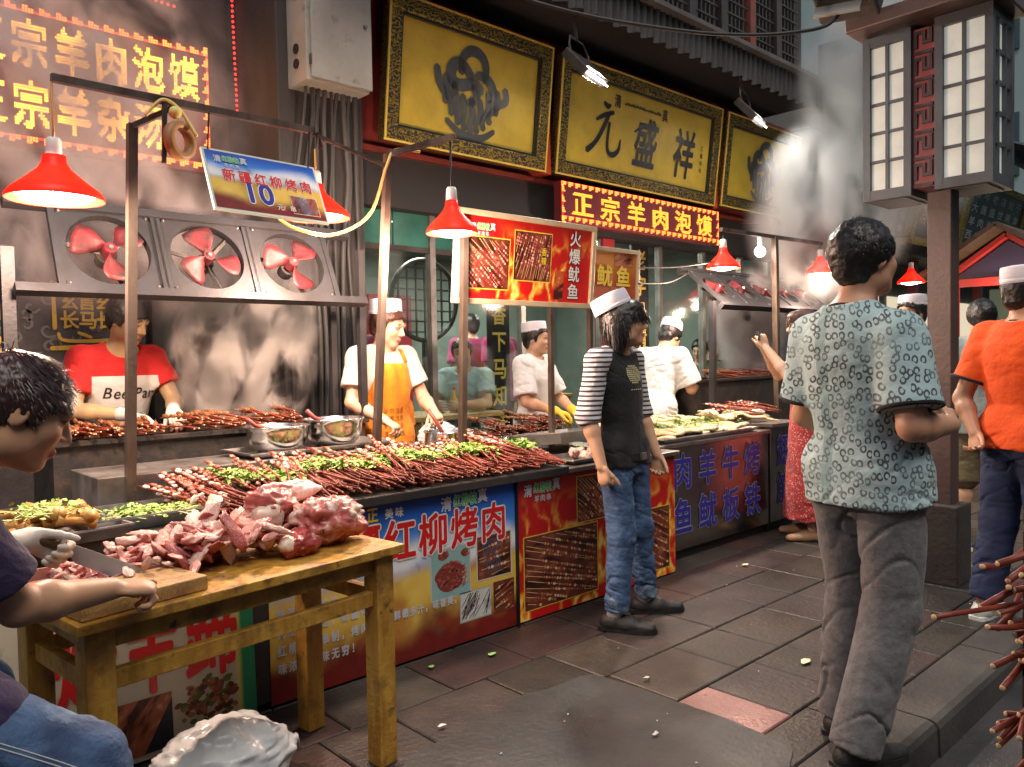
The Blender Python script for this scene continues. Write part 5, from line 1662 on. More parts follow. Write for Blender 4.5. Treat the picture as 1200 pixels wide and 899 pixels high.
# large joints
def joint(lab, c, r, rot, seed, mat, sub=None):
    t = thing('meat_joint', lab, 'meat', c, 0, 'large mutton joints on the table')
    o = lump_mesh(r, seed, .36, 2.6, 56, 38).build('muscle', mat, t, True, False)
    o.rotation_euler = rot
    if sub:
        for (cc, rr_, rot2, m2, sd) in sub:
            q = lump_mesh(rr_, sd, .22, 2.0, 26, 18).build('fat_cap' if m2 == 'fat' else 'shank', m2, t, True, False)
            q.location = cc; q.rotation_euler = rot2
M['jointm'] = meat_mat('joint_meat', (.48, .13, .11), (.78, .62, .52), .50, .60, 15, .24)
joint('round mutton joint with a white fat end, topmost of the large joints', tuple(tp(.745, .33, .885)), (.115, .085, .075), (.1, .2, .5), 31, 'jointm', [((-.035, -.055, -.015), (.055, .05, .05), (0, 0, 0), 'fat', 41), ((.12, .03, .03), (.10, .03, .028), (0, -.1, .2), 'raw2', 43)])
joint('broad mutton joint streaked with fat at the table edge', tuple(tp(.90, .22, .835)), (.145, .095, .085), (0, .15, .3), 32, 'jointm', [((.09, -.02, -.035), (.05, .045, .035), (0, 0, 0), 'raw3', 44)])
joint('small knuckle joint with a pale fat face below the round joint', tuple(tp(.735, .16, .79)), (.075, .055, .045), (0, 0, .4), 33, 'raw3', [((-.045, -.02, .005), (.036, .030, .030), (.5, .3, .2), 'fat', 48)])
joint('long meaty shank lying on top of the joints', tuple(tp(.86, .38, .925)), (.14, .036, .034), (0, .12, .35), 34, 'raw2')
joint('mutton joint at the back of the table behind the broad one', tuple(tp(.93, .40, .82)), (.10, .085, .075), (0, 0, 1), 35, 'jointm')

# greens tray, trotters at the left
leaves('chopped_coriander', 'chopped coriander in the shallow steel tray', lambda r: (1.02+r.normal(0, .085), 3.08+r.normal(0, .055), .812+.03*r.random()), 900, .016, ('leaf',), 5)
stalks('coriander_stems', 'pale coriander stems in the shallow steel tray', lambda r: (1.07+r.normal(0, .08), 3.06+r.normal(0, .05), .825+.01*r.random()), 140, .08, 6)
M['trotter'] = pm('braised_trotter', (.42, .17, .04), .35, var=((.55, .32, .08), 12, .4, .65), wear=((.2, .06, .02), 20, .6, .8))
tray('trotter_tray', 'tray of braised golden trotters at the table end', (.68, 3.05, .791), .36, .40, .045, .1, 'steel_dull')
for k in range(26):
    mb = MB()
    L = g.uniform(.09, .13)
    mb.tube([(0, 0, 0), (L*.3, .006, .004), (L*.7, -.004, .002), (L, 0, 0)], [.024, .015, .014, .024], 9)
    P = np.array(mb.v)
    mb.v = [tuple(q) for q in P*(1+.12*(vnoise(P*40+k, k)-.5))[:, None]]
    o = mb.build('trotter', 'trotter', None, True)
    o.location = (.66+g.gauss(0, .065), 3.03+g.gauss(0, .09), .82+.06*g.random())
    o.rotation_euler = (g.uniform(-1, 1), g.uniform(-.4, .4), g.uniform(0, 6.28))
    tag(o, 'braised golden trotter in the tray at the table end', 'trotter', 'braised trotters in the tray')
leaves('coriander_garnish', 'coriander garnish over the braised trotters', lambda r: (.66+r.normal(0, .05), 3.03+r.normal(0, .08), .885+.02*r.random()), 160, .016, ('leaf',), 9)
stalks('bean_sprouts', 'yellow sprouts among the braised trotters', lambda r: (.66+r.normal(0, .06), 3.0+r.normal(0, .08), .885+.015*r.random()), 60, .07, 10)

# skewers on the grills and in the tray
def grilled(n, fn, lab, grp):
    for k in range(n):
        x, y, z, a = fn(k)
        put(CK[g.randrange(4)], 'grilled_skewer', (x, y, z), (g.uniform(0, 6), g.gauss(0, .05), a), lab, 'skewer', grp)
grilled(46, lambda k: (.93+.40*g.random(), 3.80+.04*g.random(), 1.055+.045*g.random(), radians(90)+g.gauss(0, .2)), 'browned meat skewer at the wall end of the black grill', 'skewers at the wall end of the grill')
grilled(52, lambda k: (1.48+.62*g.random(), 3.80+.05*g.random(), 1.055+.06*g.random(), radians(90)+g.gauss(0, .22)), 'browned meat skewer under the cook\'s gloves and the smoke', 'skewers under the grill cook\'s gloves')
grilled(100, lambda k: (3.42+.75*g.random()*.95, 3.86+.06*g.random(), .815+.16*g.random()*(1-abs(k/50-1)*.3), radians(70)+g.gauss(0, .35)), 'dark grilled skewer heaped in the tray behind the pot', 'grilled skewers heaped in the tray')
grilled(50, lambda k: (6.1+1.1*g.random(), 3.68+.05*g.random(), 1.175+.04*g.random(), radians(90)+g.gauss(0, .2)), 'browned skewer on the far grill cart', 'skewers on the far grill')
# offal, spices, scraps
for k in range(34):
    put(MEAT[g.choice((1, 4, 7))], 'offal_piece', (3.3+.66*g.random(), 3.08+g.gauss(0, .05), .80+.03*g.random()), (g.uniform(0, 3), g.uniform(0, 3), g.uniform(0, 6)), 'pale offal piece in the dark tray beside the skewers', 'offal', 'pale offal pieces in the dark tray', g.uniform(.02, .034))
leaves('offal_garnish', 'green garnish over the offal tray', lambda r: (3.7+r.normal(0, .1), 3.1+r.normal(0, .05), .85), 200, .015, ('leaf',), 12)
for k in range(30):
    put(MEAT[g.choice((1, 2, 4))], 'meat_scrap', (3.72+g.gauss(0, .11), 3.47+g.gauss(0, .08), .85+.01*g.random()), (g.uniform(0, 3), 0, g.uniform(0, 6)), 'brownish meat scrap left in the large tilted tray', 'meat', 'meat scraps in the large tray', g.uniform(.016, .028))
for k in range(40):
    put(CKM if k else globals().setdefault('CKM', lump_mesh((1, .7, .5), 77, .4, 2.2, 10, 7).build('tmp', 'squid').data), 'spice_chunk', (3.32+g.gauss(0, .10), 3.88+g.gauss(0, .05), .822+.012*g.random()), (g.uniform(0, 3), 0, g.uniform(0, 6)), 'yellow spiced morsel in the shallow tray', 'morsel', 'yellow morsels in the shallow tray', g.uniform(.015, .024))
bpy.data.objects.remove(bpy.data.objects['tmp'])
# squid and fish on the steel cabinet
def squid_mesh(seed):
    r = random.Random(seed)
    mb = MB()
    L, w = .26, .055
    G = np.zeros((12, 9, 3))
    top = []
    n, m = 12, 10
    V, F = [], []
    for i in range(n):
        t = i/(n-1)
        hw = w*(sin(pi*min(1, t*1.15+.06))**.6 if t < .8 else .55+.15*sin(t*40))*r.uniform(.9, 1.08)
        for k in range(m):
            a = 2*pi*k/m
            V.append(((t-.5)*L, hw*cos(a), .012*sin(a)*(1+.3*r.random())+.008*sin(t*9+seed)))
    for i in range(n-1):
        for k in range(m):
            a, b = i*m+k, i*m+(k+1) % m
            F.append((a, b, b+m, a+m))
    F += [tuple(range(m))[::-1], tuple(range((n-1)*m, n*m))]
    mb.add(V, F)
    for k in range(6):
        y = (k-2.5)*.012
        mb.tube([(.5*L-.01, y, 0), (.5*L+.04, y*1.6+r.uniform(-.01, .01), .004), (.5*L+.08, y*2+r.uniform(-.02, .02), 0)], [.006, .005, .003], 5)
    o = mb.build('tmp', 'squid', None, True)
    me = o.data; bpy.data.objects.remove(o)
    return me
SQ = [squid_mesh(s) for s in range(4)]
for k in range(44):
    row = k % 2
    x = 4.30+1.0*(k//2)/22+g.uniform(-.02, .02)
    y = (3.22 if row == 0 else 3.60)+g.uniform(-.03, .03)
    put(SQ[g.randrange(4)], 'flattened_squid', (x, y, .815+.035*g.random()+(.03 if row else 0)), (g.gauss(0, .12), g.gauss(0, .1), radians(90)+g.gauss(0, .15)), 'flattened pale squid in the trays of the polished cabinet', 'squid', 'squid laid out on the steel cabinet')
for k in range(16):
    put(MEAT[7] if k % 3 else SQ[0], 'fish_piece', (5.30+.45*g.random(), 3.2+.35*g.random(), .86+.05*g.random()), (g.gauss(0, .3), g.gauss(0, .2), g.uniform(0, 6)), 'plump pale fish piece at the far end of the cabinet', 'fish', 'fish pieces at the cabinet end', (.075, .05, .05) if k % 3 else 1)
leaves('cabinet_greens', 'green garnish scattered over the squid trays', lambda r: (4.9+r.normal(0, .28), 3.42+r.normal(0, .14), .875+.01*r.random()), 420, .017, ('leaf',), 14)
for k in range(14):
    put(RAW[k % 6], 'cabinet_skewer', (5.5+.4*g.random(), 3.15+.1*g.random(), .90+.04*g.random()), (0, -.1, radians(100)+g.gauss(0, .3)), 'skewer lying over the fish at the far cabinet end', 'skewer', 'skewers over the fish')
# bundle of bare willow sticks on a rack at the kerb
rk = thing('stick_rack', 'low wooden rack on the road holding bundles of bare willow sticks', 'rack', (2.05, .35, -.13))
for (x, y) in ((2.0, .08), (2.45, .08), (2.0, .48), (2.45, .48)):
    MB().bx(x-.02, x+.02, y-.02, y+.02, -.129, .98).build('post', 'wood_d', rk)
for z in (.36, .66):
    MB().bx(1.98, 2.47, .06, .50, z, z+.02).build('shelf', 'wood_d', rk)
bs = []
for s in range(4):
    q = random.Random(s+70)
    mb = MB()
    L = .55
    b1, b2 = q.uniform(-.03, .03), q.uniform(-.02, .02)
    mb.tube([(x, b1*sin(pi*x/L)+.0015*sin(x*30), b2*sin(pi*x/L)) for x in np.linspace(0, L, 9)], np.linspace(.0062, .0075, 9)*q.uniform(.85, 1.15), 8)
    nf = len(mb.f)
    mb.sphere((-.001, 0, 0), (.002, .0058, .0058), 8, 5)
    o = mb.build('tmp', 'stick', None, True)
    me = o.data; bpy.data.objects.remove(o)
    me.materials.append(M['stick_end'])
    me.polygons.foreach_set('material_index', [0]*nf+[1]*(len(me.polygons)-nf))
    bs.append(me)
for k in range(64):
    row = g.random()
    z = .70+.27*row if k < 46 else .40+.22*g.random()
    a = atan2(-.30, .95)+g.gauss(0, .22)
    x, y = 1.80+g.gauss(0, .045)+.03*(row < .4), .47+g.uniform(-.16, .05)
    put(bs[g.randrange(4)], 'willow_stick', (x, y, z), (g.uniform(0, 6), g.gauss(-.02, .16), a), 'bare red willow stick jutting from the rack by the kerb', 'stick', 'bare willow sticks on the rack')
put(bs[1], 'willow_stick', (1.60, .55, .87), (0, .07, atan2(-.25, .95)), 'single long willow stick reaching out past all the others', 'stick')

# plastic bag on the ground
def bag(nm, lab, c, r, seed, mat):
    t = thing(nm, lab, 'plastic bag', c)
    mb = MB().sphere((0, 0, 0), 1, 90, 56)
    P = np.array(mb.v)
    d = 1-.05*np.clip(1-np.abs(fbm(P*1.9+seed, 3, seed+6)-.5)*9, 0, 1)+.22*(fbm(P*1.6+seed, 3, seed)-.5)*2+.10*(np.abs(vnoise(P*4.5+seed, seed)-.5)*2-.5)+.05*(np.abs(vnoise(P*11, seed+3)-.5)*2-.5)
    P = P*d[:, None]*np.array(r)
    P[:, 2] = np.maximum(P[:, 2], -r[2]*.75)+r[2]*.75
    mb.v = [tuple(q) for q in P]
    mb.build('sack', mat, t, True, False)
    return t
M['bag'] = pm('white_bag', (.78, .82, .84), .25, var=((.66, .71, .75), 6, .4, .7), bump=(9, .7), transm=.15)
b = bag('plastic_bag', 'crumpled white plastic bag on the ground under the table', (1.03, 2.50, .012), (.23, .17, .12), 4, 'bag')
MB().tube([(.14, -.05, .06), (.22, -.06, .10), (.24, -.03, .05), (.18, 0, .03)], [.02, .014, .014, .02], 8).build('knotted_handle', 'bag', b, True, False)
bag('small_plastic_bag', 'crumpled clear plastic bag behind the pot by the orange apron', (3.02, 3.92, .80), (.14, .10, .11), 9, 'bag')
tb2 = thing('plastic_tub', 'pale plastic tub behind the smoking grill', 'tub', (2.05, 4.52, 1.0))
MB().lathe([(.001, 0), (.16, 0), (.19, .12), (.20, .12), (.20, .11), (.17, .005)], n=28).build('shell', pm('tub_plastic', (.55, .58, .58), .4), tb2, True, False)
tag(MB().bx(1.80, 2.31, 4.36, 4.70, .0, .995).build('prep_counter', 'counter_dark'), 'dark prep counter carrying the plastic tub behind the grill', 'counter')

# ================================================================ PEOPLE
V3 = lambda *a: np.array(a, float)
def unit(v):
    v = np.asarray(v, float)
    return v/(np.linalg.norm(v)+1e-12)
class SD:
    """signed distance blocks on a grid; one continuous skin comes out"""
    def __init__(s):
        s.p = []
    def cone(s, a, b, ra, rb, k=.02, sq=None, cut=None, op='+'):
        a, b = np.asarray(a, float), np.asarray(b, float)
        r = max(ra, rb)*1.05
        s.p.append(('c', np.minimum(a, b)-r, np.maximum(a, b)+r, (a, b, ra, rb, sq), k, cut, op))
    def ell(s, c, r, k=.02, R=None, cut=None, op='+'):
        c = np.asarray(c, float); r = np.asarray(r, float)
        R = np.eye(3) if R is None else np.asarray(R)        # columns: local axes
        e = np.abs(R) @ r
        s.p.append(('e', c-e, c+e, (c, r, R), k, cut, op))
    def loft(s, o, R, S, A, B, OX, k=.02, cut=None, ex=2.3):
        """elliptic sections along R[:,2]; A front-back, B sideways"""
        o = np.asarray(o, float); R = np.asarray(R)
        pts = []
        for q in (0, -1):
            pts.append(o+R[:, 2]*S[q])
        w = max(max(A), max(B))+.03
        s.p.append(('l', np.minimum(*pts)-w, np.maximum(*pts)+w, (o, R, S, A, B, OX, ex), k, cut, '+'))
    def mesh(s, h, pad=.03, clip=None):
        lo = np.min([q[1] for q in s.p if q[6] == '+'], 0)-pad
        hi = np.max([q[2] for q in s.p if q[6] == '+'], 0)+pad
        if clip is not None:
            lo = np.maximum(lo, clip[0]); hi = np.minimum(hi, clip[1])
        n = np.ceil((hi-lo)/h).astype(int)+1
        D = np.full(n, .2, np.float32)
        ax = [lo[i]+h*np.arange(n[i]) for i in range(3)]
        for (t, a, b, pr, k, cut, op) in s.p:
            m = k+2*h
            i0 = np.clip(np.floor((a-m-lo)/h).astype(int), 0, n); i1 = np.clip(np.ceil((b+m-lo)/h).astype(int)+1, 0, n)
            if np.any(i1-i0 < 1):
                continue
            X = ax[0][i0[0]:i1[0], None, None].astype(np.float32); Y = ax[1][None, i0[1]:i1[1], None].astype(np.float32); Z = ax[2][None, None, i0[2]:i1[2]].astype(np.float32)
            if t == 'c':
                A, B, ra, rb, sq = pr
                d = B-A; L2 = d@d+1e-9
                x, y, z = X-A[0], Y-A[1], Z-A[2]
                tt = np.clip((x*d[0]+y*d[1]+z*d[2])/L2, 0, 1)
                x, y, z = x-tt*d[0], y-tt*d[1], z-tt*d[2]
                q2 = x*x+y*y+z*z
                if sq is not None:
                    axv, f = sq
                    c = x*axv[0]+y*axv[1]+z*axv[2]
                    q2 = q2+(f*f-1)*c*c
                dist = np.sqrt(q2)-(ra+(rb-ra)*tt)
            elif t == 'e':
                c, r, R = pr
                x, y, z = X-c[0], Y-c[1], Z-c[2]
                u = (x*R[0, 0]+y*R[1, 0]+z*R[2, 0])/r[0]
                v = (x*R[0, 1]+y*R[1, 1]+z*R[2, 1])/r[1]
                w = (x*R[0, 2]+y*R[1, 2]+z*R[2, 2])/r[2]
                k0 = np.sqrt(u*u+v*v+w*w)+1e-6
                k1 = np.sqrt((u/r[0])**2+(v/r[1])**2+(w/r[2])**2)+1e-6
                dist = k0*(k0-1)/k1
            else:
                o, R, S, A_, B_, OX, ex = pr
                x, y, z = X-o[0], Y-o[1], Z-o[2]
                fx = x*R[0, 0]+y*R[1, 0]+z*R[2, 0]
                ly = x*R[0, 1]+y*R[1, 1]+z*R[2, 1]
                sz = x*R[0, 2]+y*R[1, 2]+z*R[2, 2]
                aa = np.interp(sz, S, A_); bb = np.interp(sz, S, B_); oo = np.interp(sz, S, OX)
                kk = (np.abs((fx-oo)/aa)**ex+np.abs(ly/bb)**ex)**(1/ex)
                dist = (kk-1)*np.minimum(aa, bb)
                dist = np.maximum(dist, np.maximum(sz-S[-1], S[0]-sz))
            if cut is not None:
                for (cp, cn) in cut:
                    dist = np.maximum(dist, (X-cp[0])*cn[0]+(Y-cp[1])*cn[1]+(Z-cp[2])*cn[2])
            sl = tuple(slice(i0[i], i1[i]) for i in range(3))
            E = D[sl]
            dist = dist.astype(np.float32)
            if op == '+':
                hh = np.clip(.5+.5*(E-dist)/k, 0, 1) if k > 0 else (E > dist).astype(np.float32)
                D[sl] = E+(dist-E)*hh-k*hh*(1-hh)
            else:
                dist = -dist
                hh = np.clip(.5-.5*(E-dist)/k, 0, 1)
                D[sl] = E+(dist-E)*hh+k*hh*(1-hh)
        for i in range(3):                                # close at the clip box
            sl = [slice(None)]*3
            for e in (0, -1):
                sl[i] = e
                D[tuple(sl)] = np.maximum(D[tuple(sl)], .001)
        return nets(D, lo, h)

def nets(D, lo, h):
    S = D < 0
    nx, ny, nz = D.shape
    c = np.zeros((nx-1, ny-1, nz-1), np.int8)
    for i in (0, 1):
        for j in (0, 1):
            for k in (0, 1):
                c += S[i:nx-1+i, j:ny-1+j, k:nz-1+k]
    I = np.argwhere((c > 0) & (c < 8))
    idx = np.full(c.shape, -1, np.int32)
    idx[I[:, 0], I[:, 1], I[:, 2]] = np.arange(len(I))
    cor = np.array([(i, j, k) for i in (0, 1) for j in (0, 1) for k in (0, 1)])
    dv = np.stack([D[I[:, 0]+a, I[:, 1]+b, I[:, 2]+e] for a, b, e in cor], 1).astype(np.float64)
    acc = np.zeros((len(I), 3)); cnt = np.zeros(len(I))
    for p in range(8):
        for q in range(p+1, 8):
            if np.abs(cor[p]-cor[q]).sum() == 1:
                m = (dv[:, p] < 0) != (dv[:, q] < 0)
                t = dv[:, p]/(dv[:, p]-dv[:, q]+1e-20)
                acc += np.where(m[:, None], cor[p]+t[:, None]*(cor[q]-cor[p]), 0)
                cnt += m
    V = lo+h*(I+acc/np.maximum(cnt, 1)[:, None])
    F = []
    for ax in range(3):
        a, b = (ax+1) % 3, (ax+2) % 3
        sl0 = [slice(None)]*3; sl1 = [slice(None)]*3
        sl0[ax] = slice(0, -1); sl1[ax] = slice(1, None)
        s0, s1 = S[tuple(sl0)], S[tuple(sl1)]
        E = np.argwhere(s0 != s1)
        ok = (E[:, a] > 0) & (E[:, b] > 0) & (E[:, a] < D.shape[a]-1) & (E[:, b] < D.shape[b]-1)
        E = E[ok]
        flip = s0[E[:, 0], E[:, 1], E[:, 2]]
        def at_(da, db):
            q = E.copy(); q[:, a] += da; q[:, b] += db
            return idx[q[:, 0], q[:, 1], q[:, 2]]
        Q = np.stack([at_(-1, -1), at_(0, -1), at_(0, 0), at_(-1, 0)], 1)
        Q[~flip] = Q[~flip][:, ::-1]
        F.append(Q)
    F = np.concatenate(F)
    F = F[(F >= 0).all(1)]
    return V, F

def vnormals(V, F):
    n = np.cross(V[F[:, 2]]-V[F[:, 0]], V[F[:, 3]]-V[F[:, 1]])
    N = np.zeros_like(V)
    for i in range(4):
        np.add.at(N, F[:, i], n)
    return N/(np.linalg.norm(N, axis=1)[:, None]+1e-12)

def np_mesh(name, V, F, mat, parent, col=None):
    me = bpy.data.meshes.new(name)
    me.vertices.add(len(V)); me.loops.add(F.size); me.polygons.add(len(F))
    me.vertices.foreach_set('co', V.astype(np.float32).ravel())
    me.loops.foreach_set('vertex_index', F.astype(np.int32).ravel())
    me.polygons.foreach_set('loop_start', np.arange(0, F.size, F.shape[1], dtype=np.int32))
    me.update(calc_edges=True)
    me.validate()
    if col is not None:
        a = me.color_attributes.new('Col', 'FLOAT_COLOR', 'POINT')
        arr = np.ones((len(V), 4), np.float32); arr[:, :3] = col
        a.data.foreach_set('color', arr.ravel())
    return finish(me, name, mat, parent, True, False)

M['skin'] = pm('skin', attr=True, rough=.45, spec=.4, sub=.12, bump=(120, .06))
M['hair'] = pm('hair_black', (.012, .010, .010), .38, spec=.5, bump=(90, .3))
M['hair_red'] = pm('hair_brownish', (.03, .013, .013), .38, var=((.10, .02, .022), 6, .5, .8))
M['cap'] = pm('white_cap', (.70, .68, .72), .7, bump=(120, .15), var=((.60, .56, .64), 5, .4, .7))
def cloth(name, c, c2=None, rough=.8, scale=5, b=.3):
    return pm(name, c, rough, var=(c2 or tuple(q*.7 for q in c), scale, .35, .7), bump=(34, b*1.6), sheen=.1, spec=.25)
TORSO = dict(S=[-.13, -.05, .05, .14, .25, .35, .43, .49, .535], A=[.075, .112, .104, .096, .104, .110, .098, .074, .05], B=[.11, .168, .158, .142, .152, .166, .166, .112, .06], OX=[0, -.012, -.004, .002, .004, .004, -.004, -.012, -.015])

def hand(sd, w, d, n, side, curl=(.35, .5, .4), s=1., spread=.06, thumb=(.80, .44, .42), r=.0088):
    """palm, four fingers of unequal length and a thumb leaving the side of the palm"""
    d, n = unit(d), unit(n)
    n = unit(n-d*(n@d)); t = unit(side-d*(side@d)); t = unit(t-n*(t@n))
    R = np.stack([d, t, n], 1)
    sd.ell(w+d*.046*s, (.052*s, .040*s, .0165*s), .012, R)
    sd.ell(w+d*.070*s, (.030*s, .041*s, .014*s), .010, R)
    for i, L in enumerate((.072, .081, .075, .059)):
        L *= s
        b = w+d*(.080-.004*abs(i-1.2))*s+t*(.030-.0203*i)*s
        a = 0
        p = b
        dd = unit(d+t*spread*(1.3-i))
        for q, (fr, cu) in enumerate(zip((.45, .30, .25), curl)):
            a += cu*(1+.08*i)
            v = dd*cos(a)+n*sin(a)
            e = p+v*L*fr
            sd.cone(p, e, r*s*(1-.07*q), r*s*(.94-.09*q), .004)
            p = e
    b = w+d*.022*s+t*.028*s+n*.004
    v = unit(d*thumb[0]+t*thumb[1]+n*thumb[2])
    e = b+v*.040*s
    sd.cone(b-v*.01, e, .0135*s, .0105*s, .010)
    v2 = unit(v+d*.35+n*.25)
    e2 = e+v2*.030*s
    sd.cone(e, e2, .0105*s, .0095*s, .004)
    e3 = e2+unit(v2+d*.25)*.022*s
    sd.cone(e2, e3, .0095*s, .0075*s, .004)

def head_prims(sd, c, R, s=1., neck=None, nr=.056):
    P = lambda x, y, z: c+R @ (np.array((x, y, z))*s)
    E = lambda x, y, z, r, k, op='+': sd.ell(P(x, y, z), np.array(r)*s, k*s, R, None, op)
    E(-.014, 0, .030, (.097, .0765, .092), .02)
    E(.026, 0, -.038, (.068, .060, .083), .03)
    E(.066, 0, -.100, (.022, .027, .018), .028)
    for y in (-1, 1):
        E(.006, y*.048, -.066, (.030, .016, .026), .03)
        E(.060, y*.037, -.026, (.022, .022, .020), .03)
    if neck is not None:
        sd.cone(neck, P(-.022, 0, -.055), nr, .052*s, .03)
    for y in (-1, 1):
        E(.100, y*.031, .010, (.017, .019, .013), .012, '-')
        E(.0775, y*.031, .0075, (.0145, .0150, .0125), .004)
    sd.cone(P(.084, -.038, .027), P(.084, .038, .027), .012*s, .012*s, .014)
    sd.cone(P(.090, 0, .016), P(.1105, 0, -.026), .0075*s, .0125*s, .012)
    for y in (-1, 1):
        E(.098, y*.0125, -.031, (.011, .0085, .008), .006)
    E(.089, 0, -.061, (.014, .024, .0065), .007)
    E(.087, 0, -.0725, (.014, .020, .0075), .007)
    sd.cone(P(.104, -.020, -.0665), P(.104, .020, -.0665), .0028*s, .0028*s, .003, op='-')
    for y in (-1, 1):
        Re = R @ rotm(0, .15, y*.35)
        sd.ell(P(-.012, y*.0765, -.004), np.array((.020, .0085, .033))*s, .006, Re)
        sd.ell(P(-.004, y*.088, -.001), np.array((.011, .006, .018))*s, .005, Re, None, '-')
def skin_cols(V, c, R, s, skin, lipc=(.36, .12, .10), brow=True):
    q = ((V-c) @ R)/s
    n = fbm(V*22, 3, 5)[:, None]
    col = np.array(skin)*(.90+.2*n)
    x, y, z = q.T
    inh = (np.abs(x) < .14) & (np.abs(y) < .1) & (z > -.14) & (z < .14)
    def blend(w, cc):
        nonlocal col
        col = col+(np.array(cc)-col)*(w*inh)[:, None]
    blend(.5*sstep(.034, .012, np.sqrt((x-.075)**2+(np.abs(y)-.040)**2+(z+.03)**2)), (skin[0]*1.05, skin[1]*.78, skin[2]*.72))
    blend(sstep(1.25, .85, np.sqrt(((x-.094)/.03)**2+(y/.024)**2+((z+.067)/.0125)**2)), lipc)
    if brow:
        blend(.9*sstep(1.3, .7, np.sqrt(((x-.09)/.04)**2+((np.abs(y)-.032)/.021)**2+((z-.0295-.004*np.sin(np.abs(y)*60))/.0045)**2)), (.02, .015, .012))
    ey = np.sqrt((np.abs(y)-.031)**2/(.0125**2)+((z-.0075)/.0058)**2)
    fr = (x > .075)
    blend(fr*sstep(1.15, .9, ey), (.62, .58, .55))
    blend(fr*sstep(1.1, .8, np.sqrt((np.abs(y)-.031)**2+(z-.0078)**2)/.0056), (.02, .012, .01))
    blend(fr*sstep(.35, .0, np.abs(ey-1.15)), (.05, .03, .025))
    return col

def hair_mesh(name, parent, c, R, s, mat, style='short', n=1400, seed=1, h=.007, thick=.016, L=.035, w=.0035):
    sd = SD()
    P = lambda x, y, z: c+R @ (np.array((x, y, z))*s)
    rs = np.random.RandomState(seed)
    def cutp(pt, nr):
        return (P(*pt), R @ unit(nr))
    r0 = np.array((.097, .0765, .092))+thick
    front, slope = {'short': (.005, .72), 'crop': (-.012, .66), 'mop': (-.035, .95), 'long': (-.08, .6), 'nape': (-.028, .66)}[style]
    cut = [cutp((0, 0, front), (slope, 0, -1))]
    sd.ell(P(-.014, 0, .030), r0*s, .01, R, cut)
    if style in ('mop', 'long'):
        sd.ell(P(-.035, 0, -.01), np.array((.085, .090, .105))*s, .02, R, [cutp((.018, 0, 0), (1, 0, -.25)), cutp((0, 0, -.10 if style == 'mop' else -.2), (.3, 0, -1))])
        sd.ell(P(.045, 0, .075), np.array((.068, .074, .045))*s, .015, R, [cutp((0, 0, .036), (-.15, 0, -1))])
    if style == 'long':
        sd.cone(P(-.06, 0, -.02), P(-.075, 0, -.26), .075*s, .06*s, .03)
    if style in ('short', 'nape', 'crop'):
        sd.ell(P(-.055, 0, -.025), np.array((.058, .066, .062))*s, .015, R, [cutp((-.0, 0, -.075), (.2, 0, -1)), cutp((.0, 0, 0), (1, 0, 0))])
        for y in (-1, 1):
            sd.ell(P(.012, y*.071, .012), np.array((.020, .010, .04))*s, .008, R)
    V, F = sd.mesh(h)
    N = vnormals(V, F)
    V = V+N*(.006*s*(fbm(V*np.array((60, 60, 60)), 3, seed)-.5)*2)[:, None]
    # strands
    q = ((V-c) @ R)/s
    pick = rs.choice(len(V), n)
    down = R @ np.array((0, 0, -1.)); fwd = R @ np.array((1., 0, 0)); up = -down
    sv, sf = [], []
    o = len(V)
    crown = c+R @ (np.array((-.05, 0, .12))*s)
    for i in pick:
        p, nn = V[i], N[i]
        if style in ('mop', 'long') and q[i][0] > .015 and q[i][2] < .045:
            continue
        rad = p-crown
        rad = unit(rad-nn*(rad@nn))
        if style in ('mop', 'long'):
            d0 = unit(rad*.6+down*1.1+nn*.10+rs.normal(0, .14, 3)); ll = L*rs.uniform(.6, 1.3)
            g0, g1 = d0, unit(d0+down*.8)
        elif style == 'crop':
            d0 = unit(nn*.30+rad*.55+fwd*.45+down*.1+rs.normal(0, .16, 3)); ll = L*rs.uniform(.5, 1.2)*(.5+.8*max(0, q[i][2]/.12))
            g0, g1 = d0, unit(d0+down*.35+fwd*.2)
        else:
            d0 = unit(nn*.45+rad*.8+rs.normal(0, .2, 3)); ll = L*.6*rs.uniform(.5, 1.2)*(.35+.9*max(0, q[i][2]/.12))
            g0, g1 = d0, unit(d0+down*.3)
        sd_ = unit(np.cross(g0, nn)+1e-6)*w*s*rs.uniform(.6, 1.3)/2
        a = p-nn*.004; b = a+g0*ll*.5; e = b+g1*ll*.5
        k = o+len(sv)
        sv += [a-sd_, a+sd_, b+sd_*.8, b-sd_*.8, e]
        sf += [(k, k+1, k+2, k+3), (k+3, k+2, k+4, k+4)]
    me = bpy.data.meshes.new(name)
    me.from_pydata([tuple(x) for x in V]+[tuple(x) for x in sv], [], [tuple(f) for f in F]+[tuple(f) if f[2] != f[3] else f[:3] for f in sf])
    return finish(me, name, mat, parent, True, False)

